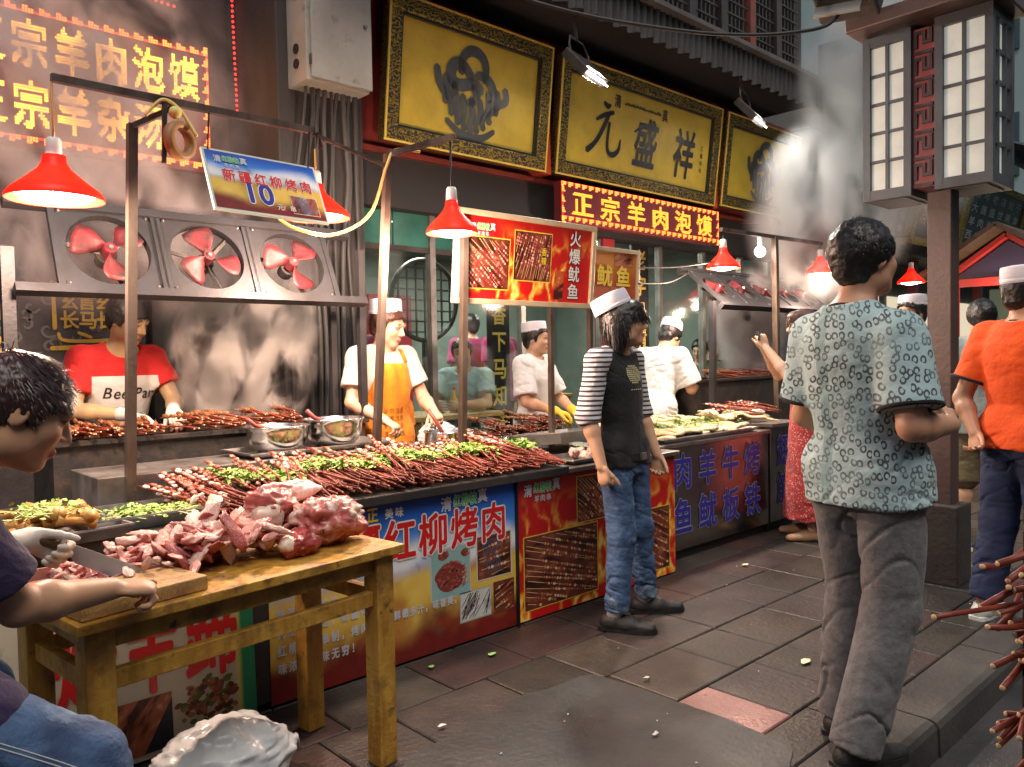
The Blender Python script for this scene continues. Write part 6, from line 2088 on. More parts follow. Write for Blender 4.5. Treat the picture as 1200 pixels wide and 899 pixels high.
def cap_mesh(parent, c, R, s=1., tilt=(0, -.12), mat='cap', hgt=.075, z0=.062, x0=-.022):
    Rt_ = R @ rotm(tilt[0], tilt[1], 0)
    rx, ry = .104*s, .088*s
    mb = MB()
    prof = [(.985, -.004), (1.0, 0), (.995, .03), (.97, hgt-.008), (.93, hgt), (.5, hgt+.006), (.001, hgt+.008)]
    V, n = [], 36
    for (r, z) in prof:
        for k in range(n):
            a = 2*pi*k/n
            V.append((rx*r*cos(a), ry*r*sin(a), z*s))
    V = np.array(V) @ Rt_.T + (c+R @ (np.array((x0, 0, z0))*s))
    F = [(i*n+k, i*n+(k+1) % n, (i+1)*n+(k+1) % n, (i+1)*n+k) for i in range(len(prof)-1) for k in range(n)]
    mb.add(V, F)
    mb.build('skullcap', mat, parent, 'angle', False)
    mb = MB()
    V = []
    for (r, z) in ((1.012, .004), (1.012, .016), (1.004, .017)):
        for k in range(n):
            a = 2*pi*k/n
            V.append((rx*r*cos(a), ry*r*sin(a), z*s))
    V = np.array(V) @ Rt_.T + (c+R @ (np.array((x0, 0, z0))*s))
    mb.add(V, [(i*n+k, i*n+(k+1) % n, (i+1)*n+(k+1) % n, (i+1)*n+k) for i in range(2) for k in range(n)])
    mb.build('cap_band', mat, parent, True, False)

DEF = dict(pel=(0, 0, .93), nb=(-.012, 0, 1.455), head=(.022, 0, 1.60), shL=(-.012, .178, 1.395), shR=(-.012, -.178, 1.395), elL=(-.045, .245, 1.12), elR=(-.045, -.245, 1.12), wrL=(.03, .255, .875), wrR=(.03, -.255, .875), hiL=(0, .092, .90), hiR=(0, -.092, .90), knL=(.02, .105, .50), knR=(.02, -.105, .50), anL=(-.02, .115, .085), anR=(-.02, -.115, .085))

def human(label, loc, rz, H=1.72, pose=None, look=(0, 0, 0), skin=(.50, .29, .19), hairstyle='short', hairmat='hair', hairn=900, cap=None, top=None, bottom=None, shoes=None, h=.009, girth=1., hands=None, gloves=None, handdef=None, group=None, vis=('body', 'top', 'bottom'), frame=None, clip=None, hk=None, headsc=1.):
    """hands: dict side -> (dir, palm normal, thumb side, curl); look: yaw, pitch, tilt of the head; frame: explicit torso forward vector"""
    t = thing('person', label, 'person', loc, rz, group)
    sc = H/1.72
    J = {k: np.array(v, float)*sc for k, v in DEF.items()}
    for k, v in (pose or {}).items():
        J[k] = np.array(v, float)
    up = unit(J['nb']-J['pel'])
    lat = unit(J['shL']-J['shR']); lat = unit(lat-up*(lat@up))
    fwd = np.cross(lat, up)
    R = np.stack([fwd, lat, up], 1)
    tl = np.linalg.norm(J['nb']-J['pel'])/.525
    S = [q*tl for q in TORSO['S']]
    A = [q*girth*sc for q in TORSO['A']]; B = [q*(.35+.65*girth)*sc for q in TORSO['B']]; OX = TORSO['OX']
    hf = frame if frame is not None else fwd
    hf = unit(np.array(hf, float)); hl = unit(np.cross((0, 0, 1.), hf)); hu = np.cross(hf, hl)
    Rh = np.stack([hf, hl, hu], 1) @ rotm(look[2], look[1], look[0])
    hs = sc*headsc
    # ---- body
    sd = SD()
    sd.loft(J['pel'], R, S, A, B, OX, .03)
    gl = .5+.5*girth
    for s in 'LR':
        sg = 1 if s == 'L' else -1
        sh, el, wr, hi, kn, an = (J[q+s] for q in ('sh', 'el', 'wr', 'hi', 'kn', 'an'))
        sd.cone(J['nb']-up*.02*sc, sh+up*.012, .050*sc, .046*sc, .04)
        sd.cone(sh, el, .054*sc*gl, .041*sc*gl, .03)
        mid = el+(wr-el)*.3
        sd.cone(el, mid, .041*sc*gl, .0435*sc*gl, .02)
        sd.cone(mid, wr, .0435*sc*gl, .0275*sc, .02)
        hd = (hands or {}).get(s)
        if hd is None:
            d0 = unit(wr-el)
            hd = (d0, unit(-lat*sg*1.0+fwd*.25), fwd, (.35, .45, .35))
        if s not in (gloves or ''):
            hand(sd, wr, *hd[:3], curl=hd[3], s=sc*(hd[4] if len(hd) > 4 else 1))
        if 'bottom' in vis:
            cv = .84 if (bottom and bottom.get('end', .96) > .5) else 1
            sd.cone(hi, kn, .086*sc*gl*cv, .056*sc*cv, .03)
            c2 = kn+(an-kn)*.3
            sd.cone(kn, c2, .055*sc*cv, .056*sc*cv, .02)
            sd.cone(c2, an, .056*sc*cv, .036*sc, .02)
    head_prims(sd, J['head'], Rh, hs, J['nb']-up*.03, .056*sc*(.6+.4*girth))
    V, F = sd.mesh(h, clip=clip)
    col = skin_cols(V, J['head'], Rh, hs, skin)
    np_mesh('body', V, F, 'skin', t, col)
    def wrinkle(V, F, amp, seed, ani=(9, 9, 16)):
        N = vnormals(V, F)
        q = V*np.array(ani)
        f = fbm(q+1.3*fbm(V*6, 2, seed)[:, None], 3, seed)
        rid = np.abs(vnoise(q*1.15+2.1*vnoise(V*5+3, seed+1)[:, None], seed+5)-.5)*2
        a, b = V[:, 0]+V[:, 1], V[:, 0]-V[:, 1]
        w = np.stack([a*5+V[:, 2]*6, b*5-V[:, 2]*5, V[:, 2]*ani[2]*.8+a*4], 1)+1.6*fbm(V*4.2, 2, seed+8)[:, None]
        c1 = np.clip(1-np.abs(fbm(w, 2, seed+11)-.5)*11, 0, 1)**1.5          # long sharp creases
        c2 = np.clip(1-np.abs(fbm(q*1.7+5, 2, seed+13)-.5)*9, 0, 1)**1.5
        mk = sstep(.42, .62, fbm(V*4.6+2, 2, seed+21))
        return V+N*(amp*((f-.5)*1.2-c1*(.25+.75*mk)*.75-c2*.25*mk+.22))[:, None]
    # ---- top garment
    if top and 'top' in vis:
        sd = SD()
        off = top.get('off', .014)
        hem = top.get('hem', -.10)*tl
        S2 = [q for q in S]; A2 = [a+off for a in A]; B2 = [b+off for b in B]
        fl = top.get('flare', .012)
        S2 = [hem-.03]+[q for q in S2 if q > max(hem+.01, -.04*tl)]
        k0 = len(S)-len(S2)+1
        A2 = [max(A2[1], A2[2])+fl]+A2[k0:]; B2 = [max(B2[1], B2[2])+fl]+B2[k0:]; O2 = [OX[1]]+OX[k0:]
        bl = top.get('belly', 0)
        A2 = [a+bl*math.exp(-((q-.08)/.12)**2) for a, q in zip(A2, S2)]
        O2 = [o_+bl*.6*math.exp(-((q-.08)/.12)**2) for o_, q in zip(O2, S2)]
        sd.loft(J['pel'], R, S2, A2, B2, O2, .03, [(J['pel']+up*hem, -up)])
        sl = top.get('sleeve', .62)
        for s in 'LR':
            sh, el, wr = J['sh'+s], J['el'+s], J['wr'+s]
            sd.cone(J['nb']-up*.03*sc, sh+up*.012, .050*sc+off*.6, .048*sc+off, .04)
            if 'sleeves' not in top:
                so = top.get('sloose', .018)
                if sl <= 1:
                    e = sh+(el-sh)*sl; dv = unit(el-sh)
                    sd.cone(sh, e+dv*.05, (.054+off+.004)*sc*gl, (.046+off+so)*sc*gl, .03, None, [(e, dv)])
                else:
                    e = el+(wr-el)*(sl-1); dv = unit(wr-el)
                    sd.cone(sh, el, (.054+off+.004)*sc*gl, (.046+off+so*.6)*sc*gl, .03)
                    sd.cone(el, e+dv*.05, (.046+off+so*.6)*sc*gl, (.040+off+so*.5)*sc*gl, .02, None, [(e, dv)])
        if bottom and hem < -.02:
            for s in 'LR':
                rb_ = bottom.get('r', (.100, .074, .062))
                hi, kn = J['hi'+s], J['kn'+s]
                sd.cone(hi-fwd*.008+up*.03, hi+(kn-hi)*.6, rb_[0]*sc*gl+off+.004, rb_[1]*sc+off+.006, .03, None, [(J['pel']+up*hem, -up)])
        nk = top.get('neck', (.075, .02))
        sd.ell(J['nb']+up*nk[1]+fwd*.02, (nk[0]+.01, nk[0], .055), .008, R, None, '-')
        V, F = sd.mesh(h, clip=clip)
        V = wrinkle(V, F, top.get('fold', .008), 3, top.get('ani', (9, 9, 14)))
        np_mesh('shirt', V, F, top['mat'], t)
        if 'sleeves' in top:
            for s in 'LR':
                sd = SD()
                sh, el, wr = J['sh'+s], J['el'+s], J['wr'+s]
                e = el+(wr-el)*(sl-1); dv = unit(wr-el)
                sg = 1 if s == 'L' else -1
                sd.cone(J['nb']+lat*sg*.10*sc-up*.03*sc, sh+up*.012, .052*sc, (.05+off)*sc, .03)
                sd.cone(sh, el, (.058+off)*sc*gl, (.046+off+.010)*sc*gl, .03)
                sd.cone(el, e+dv*.05, (.046+off+.010)*sc*gl, (.040+off+.012)*sc*gl, .02, None, [(e, dv)])
                V, F = sd.mesh(h, clip=clip)
                V = wrinkle(V, F, .007, 5, (12, 12, 18))
                np_mesh('sleeve', V, F, top['sleeves'], t)
        if top.get('trim') is not None:                      # contrast rings at collar and cuffs
            for s in 'LR':
                sh, el = J['sh'+s], J['el'+s]
                e = sh+(el-sh)*(sl-.015); dv = unit(el-sh); rr0 = (.046+off+.021)*sc*gl*1.02
                u1 = unit(np.cross(dv, fwd)); u2 = np.cross(dv, u1)
                MB().tube([e+rr0*(cos(a)*u1+sin(a)*u2) for a in np.linspace(0, 2*pi, 25)], .0085, 6, False).build('cuff_trim', top['trim'], t, True, False)
            cc = J['nb']+up*(nk[1]-.042)+fwd*.02
            MB().tube([cc+(nk[0]+.004)*cos(a)*fwd+(nk[0]-.001)*sin(a)*lat+up*(.012-.034*cos(a)-.0*sin(a)**2) for a in np.linspace(0, 2*pi, 33)], .0075, 6, False).build('collar_trim', top['trim'], t, True, False)
    # ---- bottom garment
    if bottom and 'bottom' in vis:
        sd = SD()
        off = bottom.get('off', .012)
        wz = bottom.get('waist', .10)*tl
        S2 = [q for q in S if q < wz-.01]+[wz+.02]
        n2 = len(S2)
        A2 = [a+off for a in A[:n2]]; B2 = [b+off for b in B[:n2]]
        sd.loft(J['pel'], R, S2, A2, B2, OX[:n2], .03, [(J['pel']+up*wz, up)])
        r1, r2, r3 = bottom.get('r', (.100, .074, .062))
        for s in 'LR':
            hi, kn, an = J['hi'+s], J['kn'+s], J['an'+s]
            hz = bottom.get('end', .96)
            dv = unit(an-kn)
            sd.cone(hi+fwd*-.008, kn, r1*sc*gl, r2*sc, .035)
            if hz > 0:
                sd.cone(kn, an+dv*.05, r2*sc, r3*sc, .025, None, [(kn+(an-kn)*hz, dv)])
        V, F = sd.mesh(h, clip=clip)
        V = wrinkle(V, F, bottom.get('fold', .009), 9, bottom.get('ani', (9, 9, 20)))
        np_mesh(bottom.get('name', 'trousers'), V, F, bottom['mat'], t)
        if bottom.get('belt') is not None:
            wc = J['pel']+up*(wz-.012)
            a_, b_ = np.interp(wz, S, A)+off+.006, np.interp(wz, S, B)+off+.006
            G = np.array([[wc+a_*cos(q)*fwd+b_*sin(q)*lat+up*z for q in np.linspace(0, 2*pi, 41)] for z in (-.018, .018)])
            MB().grid(G).build('belt', bottom['belt'], t, True, False)
            MB().box(wc+(a_+.004)*fwd, (.012, .045, .036), R).build('belt_buckle', 'steel', t, False, False)
    # ---- shoes
    if shoes and 'bottom' in vis:
        for s in 'LR':
            an = J['an'+s]
            fd = np.array((shoes.get('dir', {}).get(s) or (1, (.18 if s == 'L' else -.18), 0)), float); fd = unit(fd)
            sl_ = np.cross((0, 0, 1.), fd)
            gz = an[2]-.085*sc
            b = np.array((an[0], an[1], gz))
            sd = SD()
            cut = [(b+V3(0, 0, .006), V3(0, 0, -1))]
            hi_ = shoes.get('h', .085)
            sd.cone(b-fd*.045+V3(0, 0, .035), b+fd*.06+V3(0, 0, .036), .042, .045, .02, None, cut)
            sd.cone(b+fd*.05+V3(0, 0, .030), b+fd*.165+V3(0, 0, .024), .044, .036, .025, (V3(0, 0, 1), 1.25), cut)
            sd.cone(b-fd*.02+V3(0, 0, .04), b-fd*.012+V3(0, 0, hi_), .042, .040, .02, None, cut+[(b+V3(0, 0, hi_), V3(0, 0, 1))])
            V, F = sd.mesh(.0065)
            sh_o = np_mesh('shoe', V, F, shoes['mat'], t)
            if shoes.get('sole') is not None:
                prof = [(-.09, .028), (-.075, .040), (0, .042), (.07, .047), (.14, .044), (.185, .030), (.203, .012)]
                ring = [(x, y) for x, y in prof]+[(x, -y) for x, y in prof[::-1]]
                Vv = [b+fd*x+sl_*y+V3(0, 0, z) for z in (.001, .022) for x, y in ring]
                m = len(ring)
                MB().add(Vv, [tuple(range(m))[::-1], tuple(range(m, 2*m))]+[(i, (i+1) % m, (i+1) % m+m, i+m) for i in range(m)]).build('sole', shoes['sole'], t, False, False)
            if shoes.get('sock') is not None:
                MB().tube([b+V3(0, 0, .06)-fd*.012, an+V3(0, 0, .05)], [.043*sc, .042*sc], 16).build('sock', shoes['sock'], t, True, False)
    if hairstyle:
        hair_mesh('hair', t, J['head'], Rh, hs, hairmat, hairstyle, hairn, len(label), min(h, .009), **(hk or {}))
    if cap is not None:
        cap_mesh(t, J['head'], Rh, hs, **cap)
    if gloves:
        for s in gloves:
            sd = SD()
            wr, el = J['wr'+s], J['el'+s]
            d0 = unit(wr-el)
            hd = (hands or {}).get(s) or (d0, -up, fwd, (.5, .5, .4))
            sd.cone(wr-d0*.05, wr, .036, .034, .01)
            hand(sd, wr, *hd[:3], curl=hd[3], s=1.06, r=.0105)
            V, F = sd.mesh(.006)
            V = V+vnormals(V, F)*(.0025*(fbm(V*70, 2, 2)-.5))[:, None]
            np_mesh('glove', V, F, (handdef or pm('white_glove', (.66, .64, .58), .7, var=((.5, .46, .4), 14, .4, .7))), t)
    return t, J, R, Rh

M['denim'] = pm('blue_denim', (.065, .13, .26), .8, var=((.02, .045, .11), 5, .38, .62), wear=((.30, .42, .55), 4.5, .54, .72), bump=(40, .6))
M['denim_d'] = pm('dark_denim', (.022, .035, .10), .8, var=((.012, .018, .05), 4, .35, .65), wear=((.10, .16, .28), 5, .62, .8), bump=(220, .35))
M['slack'] = cloth('grey_slacks', (.17, .17, .175), (.11, .11, .115), .85, 30)
M['black_cloth'] = cloth('black_cloth', (.016, .016, .018))
M['navy'] = cloth('navy_cloth', (.022, .016, .05))
M['white_cloth'] = cloth('white_cloth', (.68, .68, .68), (.58, .58, .60))
M['cream_cloth'] = cloth('cream_cloth', (.66, .62, .56), (.55, .51, .46))
M['apron_o'] = cloth('orange_apron', (.72, .25, .015), (.55, .17, .012), .7)
M['orange_tee'] = cloth('orange_tee', (.78, .10, .012), (.62, .07, .01))
M['grey_tee'] = cloth('grey_tee', (.27, .31, .30), (.21, .25, .24))
M['magenta'] = cloth('magenta_cloth', (.42, .05, .16), (.3, .03, .11))
M['paleblue'] = cloth('paleblue_cloth', (.38, .50, .52), (.28, .38, .40))
M['khaki'] = cloth('khaki_cloth', (.17, .14, .08))
M['shoe_black'] = pm('black_shoe', (.014, .014, .015), .6, bump=(80, .3))
M['shoe_white'] = pm('white_shoe', (.55, .54, .50), .5, wear=((.25, .23, .2), 12, .55, .8))
def split_tee():
    m = cloth('red_white_tee', (.62, .03, .03), (.5, .02, .02))
    nt = m.node_tree; L = nt.links.new; b = nt.nodes['Principled BSDF']
    tc = _n(nt, 'ShaderNodeTexCoord'); sx = _n(nt, 'ShaderNodeSeparateXYZ'); L(tc.outputs['Object'], sx.inputs[0])
    lt = _n(nt, 'ShaderNodeMath', operation='LESS_THAN'); lt.inputs[1].default_value = 1.315
    L(sx.outputs[2], lt.inputs[0])
    ab = _n(nt, 'ShaderNodeMath', operation='ABSOLUTE'); L(sx.outputs[1], ab.inputs[0])
    l2 = _n(nt, 'ShaderNodeMath', operation='LESS_THAN'); l2.inputs[1].default_value = .165; L(ab.outputs[0], l2.inputs[0])
    mu = _n(nt, 'ShaderNodeMath', operation='MULTIPLY'); L(lt.outputs[0], mu.inputs[0]); L(l2.outputs[0], mu.inputs[1])
    src = b.inputs['Base Color'].links[0].from_socket
    mx = _n(nt, 'ShaderNodeMix', data_type='RGBA'); L(mu.outputs[0], mx.inputs[0]); L(src, mx.inputs[6]); mx.inputs[7].default_value = (.70, .70, .68, 1)
    L(mx.outputs[2], b.inputs['Base Color'])
    return m
def stripes():
    m = cloth('striped_sleeve', (.62, .60, .62), (.55, .53, .55))
    nt = m.node_tree; L = nt.links.new; b = nt.nodes['Principled BSDF']
    tc = _n(nt, 'ShaderNodeTexCoord'); sx = _n(nt, 'ShaderNodeSeparateXYZ'); L(tc.outputs['Object'], sx.inputs[0])
    mu = _n(nt, 'ShaderNodeMath', operation='MULTIPLY'); mu.inputs[1].default_value = 1/.0235; L(sx.outputs[2], mu.inputs[0])
    fr = _n(nt, 'ShaderNodeMath', operation='FRACT'); L(mu.outputs[0], fr.inputs[0])
    lt = _n(nt, 'ShaderNodeMath', operation='LESS_THAN'); lt.inputs[1].default_value = .42; L(fr.outputs[0], lt.inputs[0])
    src = b.inputs['Base Color'].links[0].from_socket
    mx = _n(nt, 'ShaderNodeMix', data_type='RGBA'); L(lt.outputs[0], mx.inputs[0]); L(src, mx.inputs[6]); mx.inputs[7].default_value = (.04, .035, .045, 1)
    L(mx.outputs[2], b.inputs['Base Color'])
    return m
def curls():
    m = cloth('curl_print_tee', (.40, .54, .56), (.28, .41, .43), .8, 3)
    nt = m.node_tree; L = nt.links.new; b = nt.nodes['Principled BSDF']
    tc = _n(nt, 'ShaderNodeTexCoord'); sx = _n(nt, 'ShaderNodeSeparateXYZ'); L(tc.outputs['Object'], sx.inputs[0])
    cx = _n(nt, 'ShaderNodeCombineXYZ'); uu = _n(nt, 'ShaderNodeMath', operation='SUBTRACT'); L(sx.outputs[1], uu.inputs[0]); L(sx.outputs[0], uu.inputs[1]); L(uu.outputs[0], cx.inputs[0]); L(sx.outputs[2], cx.inputs[1])
    v = _n(nt, 'ShaderNodeTexVoronoi', voronoi_dimensions='2D'); v.inputs['Scale'].default_value = 29; v.inputs['Randomness'].default_value = .8
    L(cx.outputs[0], v.inputs['Vector'])
    d = v.outputs['Distance']
    def M_(op, a, bb=None):
        n_ = _n(nt, 'ShaderNodeMath', operation=op)
        for i, q in enumerate((a, bb)):
            if q is None:
                continue
            if isinstance(q, (int, float)):
                n_.inputs[i].default_value = q
            else:
                L(q, n_.inputs[i])
        return n_.outputs[0]
    ring = M_('LESS_THAN', M_('ABSOLUTE', M_('SUBTRACT', d, .30)), .105)
    vs = _n(nt, 'ShaderNodeVectorMath', operation='SUBTRACT'); L(cx.outputs[0], vs.inputs[0]); L(v.outputs['Position'], vs.inputs[1])
    vx = _n(nt, 'ShaderNodeSeparateXYZ'); L(vs.outputs[0], vx.inputs[0])
    cs = _n(nt, 'ShaderNodeSeparateColor'); L(v.outputs['Color'], cs.inputs[0])
    th = M_('MULTIPLY', cs.outputs[0], 6.28)
    dot = M_('ADD', M_('MULTIPLY', vx.outputs[0], M_('COSINE', th)), M_('MULTIPLY', vx.outputs[1], M_('SINE', th)))
    op = M_('LESS_THAN', dot, .0085)
    mask = M_('MULTIPLY', ring, op)
    # darker centre stripe printed on the back
    band = M_('LESS_THAN', M_('ABSOLUTE', M_('SUBTRACT', sx.outputs[1], .035)), .022)
    src = b.inputs['Base Color'].links[0].from_socket
    m1 = _n(nt, 'ShaderNodeMix', data_type='RGBA'); L(M_('MULTIPLY', band, .55), m1.inputs[0]); L(src, m1.inputs[6]); m1.inputs[7].default_value = (.12, .25, .26, 1)
    m2 = _n(nt, 'ShaderNodeMix', data_type='RGBA'); fn_ = _n(nt, 'ShaderNodeTexNoise'); fn_.inputs['Scale'].default_value = 9; L(tc.outputs['Object'], fn_.inputs['Vector']); L(M_('MULTIPLY', mask, M_('MINIMUM', M_('MULTIPLY', fn_.outputs[0], 1.6), .95)), m2.inputs[0]); L(m1.outputs[2], m2.inputs[6]); m2.inputs[7].default_value = (.05, .062, .07, 1)
    L(m2.outputs[2], b.inputs['Base Color'])
    return m
def dots_red():
    m = cloth('red_dotted_dress', (.40, .05, .05), (.3, .03, .03))
    nt = m.node_tree; L = nt.links.new; b = nt.nodes['Principled BSDF']
    tc = _n(nt, 'ShaderNodeTexCoord')
    v = _n(nt, 'ShaderNodeTexVoronoi'); v.inputs['Scale'].default_value = 60; L(tc.outputs['Object'], v.inputs['Vector'])
    lt = _n(nt, 'ShaderNodeMath', operation='LESS_THAN'); lt.inputs[1].default_value = .3; L(v.outputs['Distance'], lt.inputs[0])
    src = b.inputs['Base Color'].links[0].from_socket
    mx = _n(nt, 'ShaderNodeMix', data_type='RGBA'); L(lt.outputs[0], mx.inputs[0]); L(src, mx.inputs[6]); mx.inputs[7].default_value = (.6, .3, .26, 1)
    L(mx.outputs[2], b.inputs['Base Color'])
    return m

def decal(t, target, name, mat, build, o, fwd, lat, up, off=.003):
    """print pressed onto a garment: flat shapes dropped along -fwd on the cloth"""
    bv = BVHTree.FromPolygons([v.co[:] for v in target.data.vertices], [p.vertices[:] for p in target.data.polygons])
    mb = MB()
    pl = Plane(o, lat, up)
    build(mb, pl)
    out = []
    n = Vector(fwd)
    for q in mb.v:
        hit = bv.ray_cast(Vector(q)+n*.4, -n)
        out.append(tuple(hit[0]+n*off) if hit[0] is not None else q)
    mb.v = out
    return mb.build(name, mat, t, False, False)
def child(t, nm):
    return [c for c in t.children if c.name.split('.')[0] == nm][0]

SK, SK2, SKB = (.46, .25, .15), (.52, .31, .20), (.56, .36, .25)
# ---- boy in the striped sleeves
t, J, R, Rh = human('youth in black tee with striped sleeves and white skullcap before the red poster', (3.17, 2.57, 0), radians(-82), 1.665,
    pose=dict(pel=(.0, 0, .90), nb=(-.045, .0, 1.405), head=(.012, 0, 1.535), shL=(-.045, .165, 1.345), shR=(-.045, -.165, 1.345), elR=(-.075, -.215, 1.08), wrR=(.01, -.225, .835), elL=(-.03, .22, 1.08), wrL=(.07, .215, .85), knR=(.035, -.09, .48), anR=(.02, -.125, .085), knL=(.02, .11, .48), anL=(.0, .21, .085)),
    look=(.60, .0, 0), skin=(.56, .33, .21), hairstyle='mop', hairn=3600, hk=dict(L=.075, w=.0045, thick=.017), cap=dict(tilt=(0, -.34), z0=.085, x0=-.05, hgt=.078), top=dict(mat=M['black_cloth'], sleeves=stripes(), sleeve=1.16, hem=-.085, off=.010, flare=.004, fold=.006, neck=(.078, .012)), bottom=dict(mat=M['denim'], r=(.092, .070, .060), waist=-.03, fold=.013, ani=(9, 9, 20), belt=M['black']),
    shoes=dict(mat=M['shoe_black'], sole=M['black'], sock=M['white_cloth'], h=.06, dir=dict(R=(1, .35, 0), L=(1, .85, 0))), h=.0058, girth=.84, hands=dict(R=((.15, .02, -1), (.25, 1, .1), (1, 0, 0), (1.0, 1.0, .7)), L=((.15, 0, -1), (.2, -1, 0), (1, 0, 0), (.7, .8, .6))))
def boyprint(mb, pl):
    for k in range(9):
        y = (k-4)*.0105
        wd = sqrt(max(.0, 1-(y/.052)**2))*.058
        for x in np.arange(-wd, wd, .014):
            stroke(mb, pl, [(x, y), (x+.004, y+.006), (x+.009, y+.001)], [.004, .006, .004], 0, None, 5)
    for q in range(5):
        stroke(mb, pl, [(-.045+q*.02, -.075), (-.032+q*.02, -.073)], [.004, .005, .004], 0, None, 4)
fw, la, up_ = R[:, 0], R[:, 1], R[:, 2]
decal(t, child(t, 'shirt'), 'chest_print', pm('print_gold', (.55, .52, .28), .6), boyprint, J['pel']+up_*.37+la*.0, fw, la, up_)['kind'] = 'stuff'

# ---- man in the curl print tee, seen from behind
human('heavy man in curl print teal tee and grey slacks, back turned, beside the kerb', (2.70, 1.165, 0), radians(-16), 1.80,
    pose=dict(pel=(.03, -.01, .97), nb=(-.03, .01, 1.525), head=(.02, -.005, 1.685), shL=(-.02, .178, 1.425), shR=(-.03, -.178, 1.42), elL=(.0, .235, 1.15), wrL=(.17, .15, 1.07), elR=(-.06, -.245, 1.14), wrR=(.19, -.20, 1.13), hiL=(.03, .095, .94), hiR=(.03, -.105, .94), knL=(.10, .11, .53), anL=(.07, .14, .085), knR=(.03, -.10, .52), anR=(-.09, -.06, .085)),
    look=(-.05, .0, .0), skin=(.50, .27, .17), hairstyle='nape', hairn=4200, hk=dict(L=.030, w=.0026, thick=.015), top=dict(mat=curls(), sleeve=.80, hem=-.085, off=.016, flare=.022, fold=.011, sloose=.026, trim=M['black_cloth'], neck=(.080, .012), ani=(7, 7, 11), belly=.02), bottom=dict(mat=M['slack'], r=(.102, .080, .077), waist=.03, fold=.017, ani=(4, 4, 5), end=1.06),
    shoes=dict(mat=M['shoe_black'], sole=M['black'], dir=dict(R=(1, -.2, 0), L=(1, .25, 0))), h=.0068, girth=1.06, hands=dict(R=((.8, .5, .1), (0, 1, 0), (0, 0, 1), (.5, .6, .4)), L=((.7, -.6, .1), (0, -1, 0), (0, 0, 1), (.5, .6, .4))))
nl = bpy.data.objects.new

# ---- orange tee man at the right
human('man in bright orange tee, dark jeans and white skullcap, one hand behind his back', (4.55, 1.15, 0), radians(-22), 1.77,
    pose=dict(elL=(-.10, .26, 1.12), wrL=(-.17, .13, .95), anL=(-.10, .13, .085), anR=(.05, -.12, .085), knL=(-.02, .11, .50)), look=(-.2, .05, 0), skin=(.45, .24, .145), hairstyle='nape', hairn=1600, hk=dict(L=.03, w=.003, thick=.012), cap=dict(tilt=(0, -.1), z0=.058), top=dict(mat=M['orange_tee'], sleeve=.72, hem=-.07, off=.016, fold=.009, trim=M['black_cloth'], neck=(.078, .012)), bottom=dict(mat=M['denim_d'], r=(.102, .082, .074), waist=.05, fold=.014, ani=(8, 8, 16)), shoes=dict(mat=M['shoe_white'], sole=M['letter_white']), h=.0075, girth=1.02, hands=dict(L=((-.3, -.35, -.8), (-.8, 0, .3), (0, -1, 0), (.7, .7, .5))))

# ---- grey tee man behind the lamp post
human('man in grey tee and khaki shorts behind the lamp post', (6.03, 1.77, 0), radians(24), 1.70, look=(.1, .1, 0), skin=SK2, hairstyle='nape', hairn=700, top=dict(mat=M['grey_tee'], sleeve=.6, hem=-.11, off=.018, fold=.010), bottom=dict(mat=M['khaki'], name='shorts', r=(.108, .098, .09), end=.06, fold=.01), shoes=dict(mat=pm('blue_shoe', (.10, .22, .38), .6), sole=M['letter_white']), h=.010)
# ---- skullcap person beyond the teal shirt
human('person in white skullcap and white shirt passing between the teal shirt and the lamp post', (6.13, 2.25, 0), radians(158), 1.76, look=(0, .1, 0), skin=SK, hairstyle='short', hairn=500, cap=dict(tilt=(0, -.05), z0=.062), top=dict(mat=M['white_cloth'], sleeve=.7, hem=-.12), bottom=dict(mat=M['denim']), shoes=dict(mat=M['shoe_black'], sole=M['black']), h=.010)
# ---- woman with the phone
t, J, R, Rh = human('woman in red dotted dress holding up a phone at the cabinet end', (5.58, 2.80, 0), radians(128), 1.68, pose=dict(elL=(.16, .20, 1.20), wrL=(.30, .06, 1.42), elR=(.16, -.22, 1.2), wrR=(.30, -.05, 1.42)), look=(0, .05, 0), skin=SKB, hairstyle='long', hairmat=pm('brown_hair', (.05, .022, .015), .4), hairn=900, hk=dict(L=.09, w=.005), top=dict(mat=dots_red(), sleeve=.4, hem=-.78, off=.018, flare=.05, fold=.014, ani=(12, 12, 3)), shoes=dict(mat=pm('tan_shoe', (.36, .22, .12), .6), h=.05), h=.010, girth=.9, hands=dict(L=((.3, -.2, .9), (0, -1, 0), (1, 0, .2), (.7, .9, .5)), R=((.3, .2, .9), (0, 1, 0), (1, 0, .2), (.7, .9, .5))))
ph = thing('phone', 'small phone held up by the woman in red', 'phone', (5.58, 2.80, 1.4))
c_ = Matrix.Rotation(radians(128), 3, 'Z') @ Vector((.345, .005, 1.50)) + Vector((5.58, 2.80, 0))
MB().box(c_, (.010, .145, .072), np.array(Matrix.Rotation(radians(128), 3, 'Z'))).build('case', 'black_gloss', ph, bevel=.003)

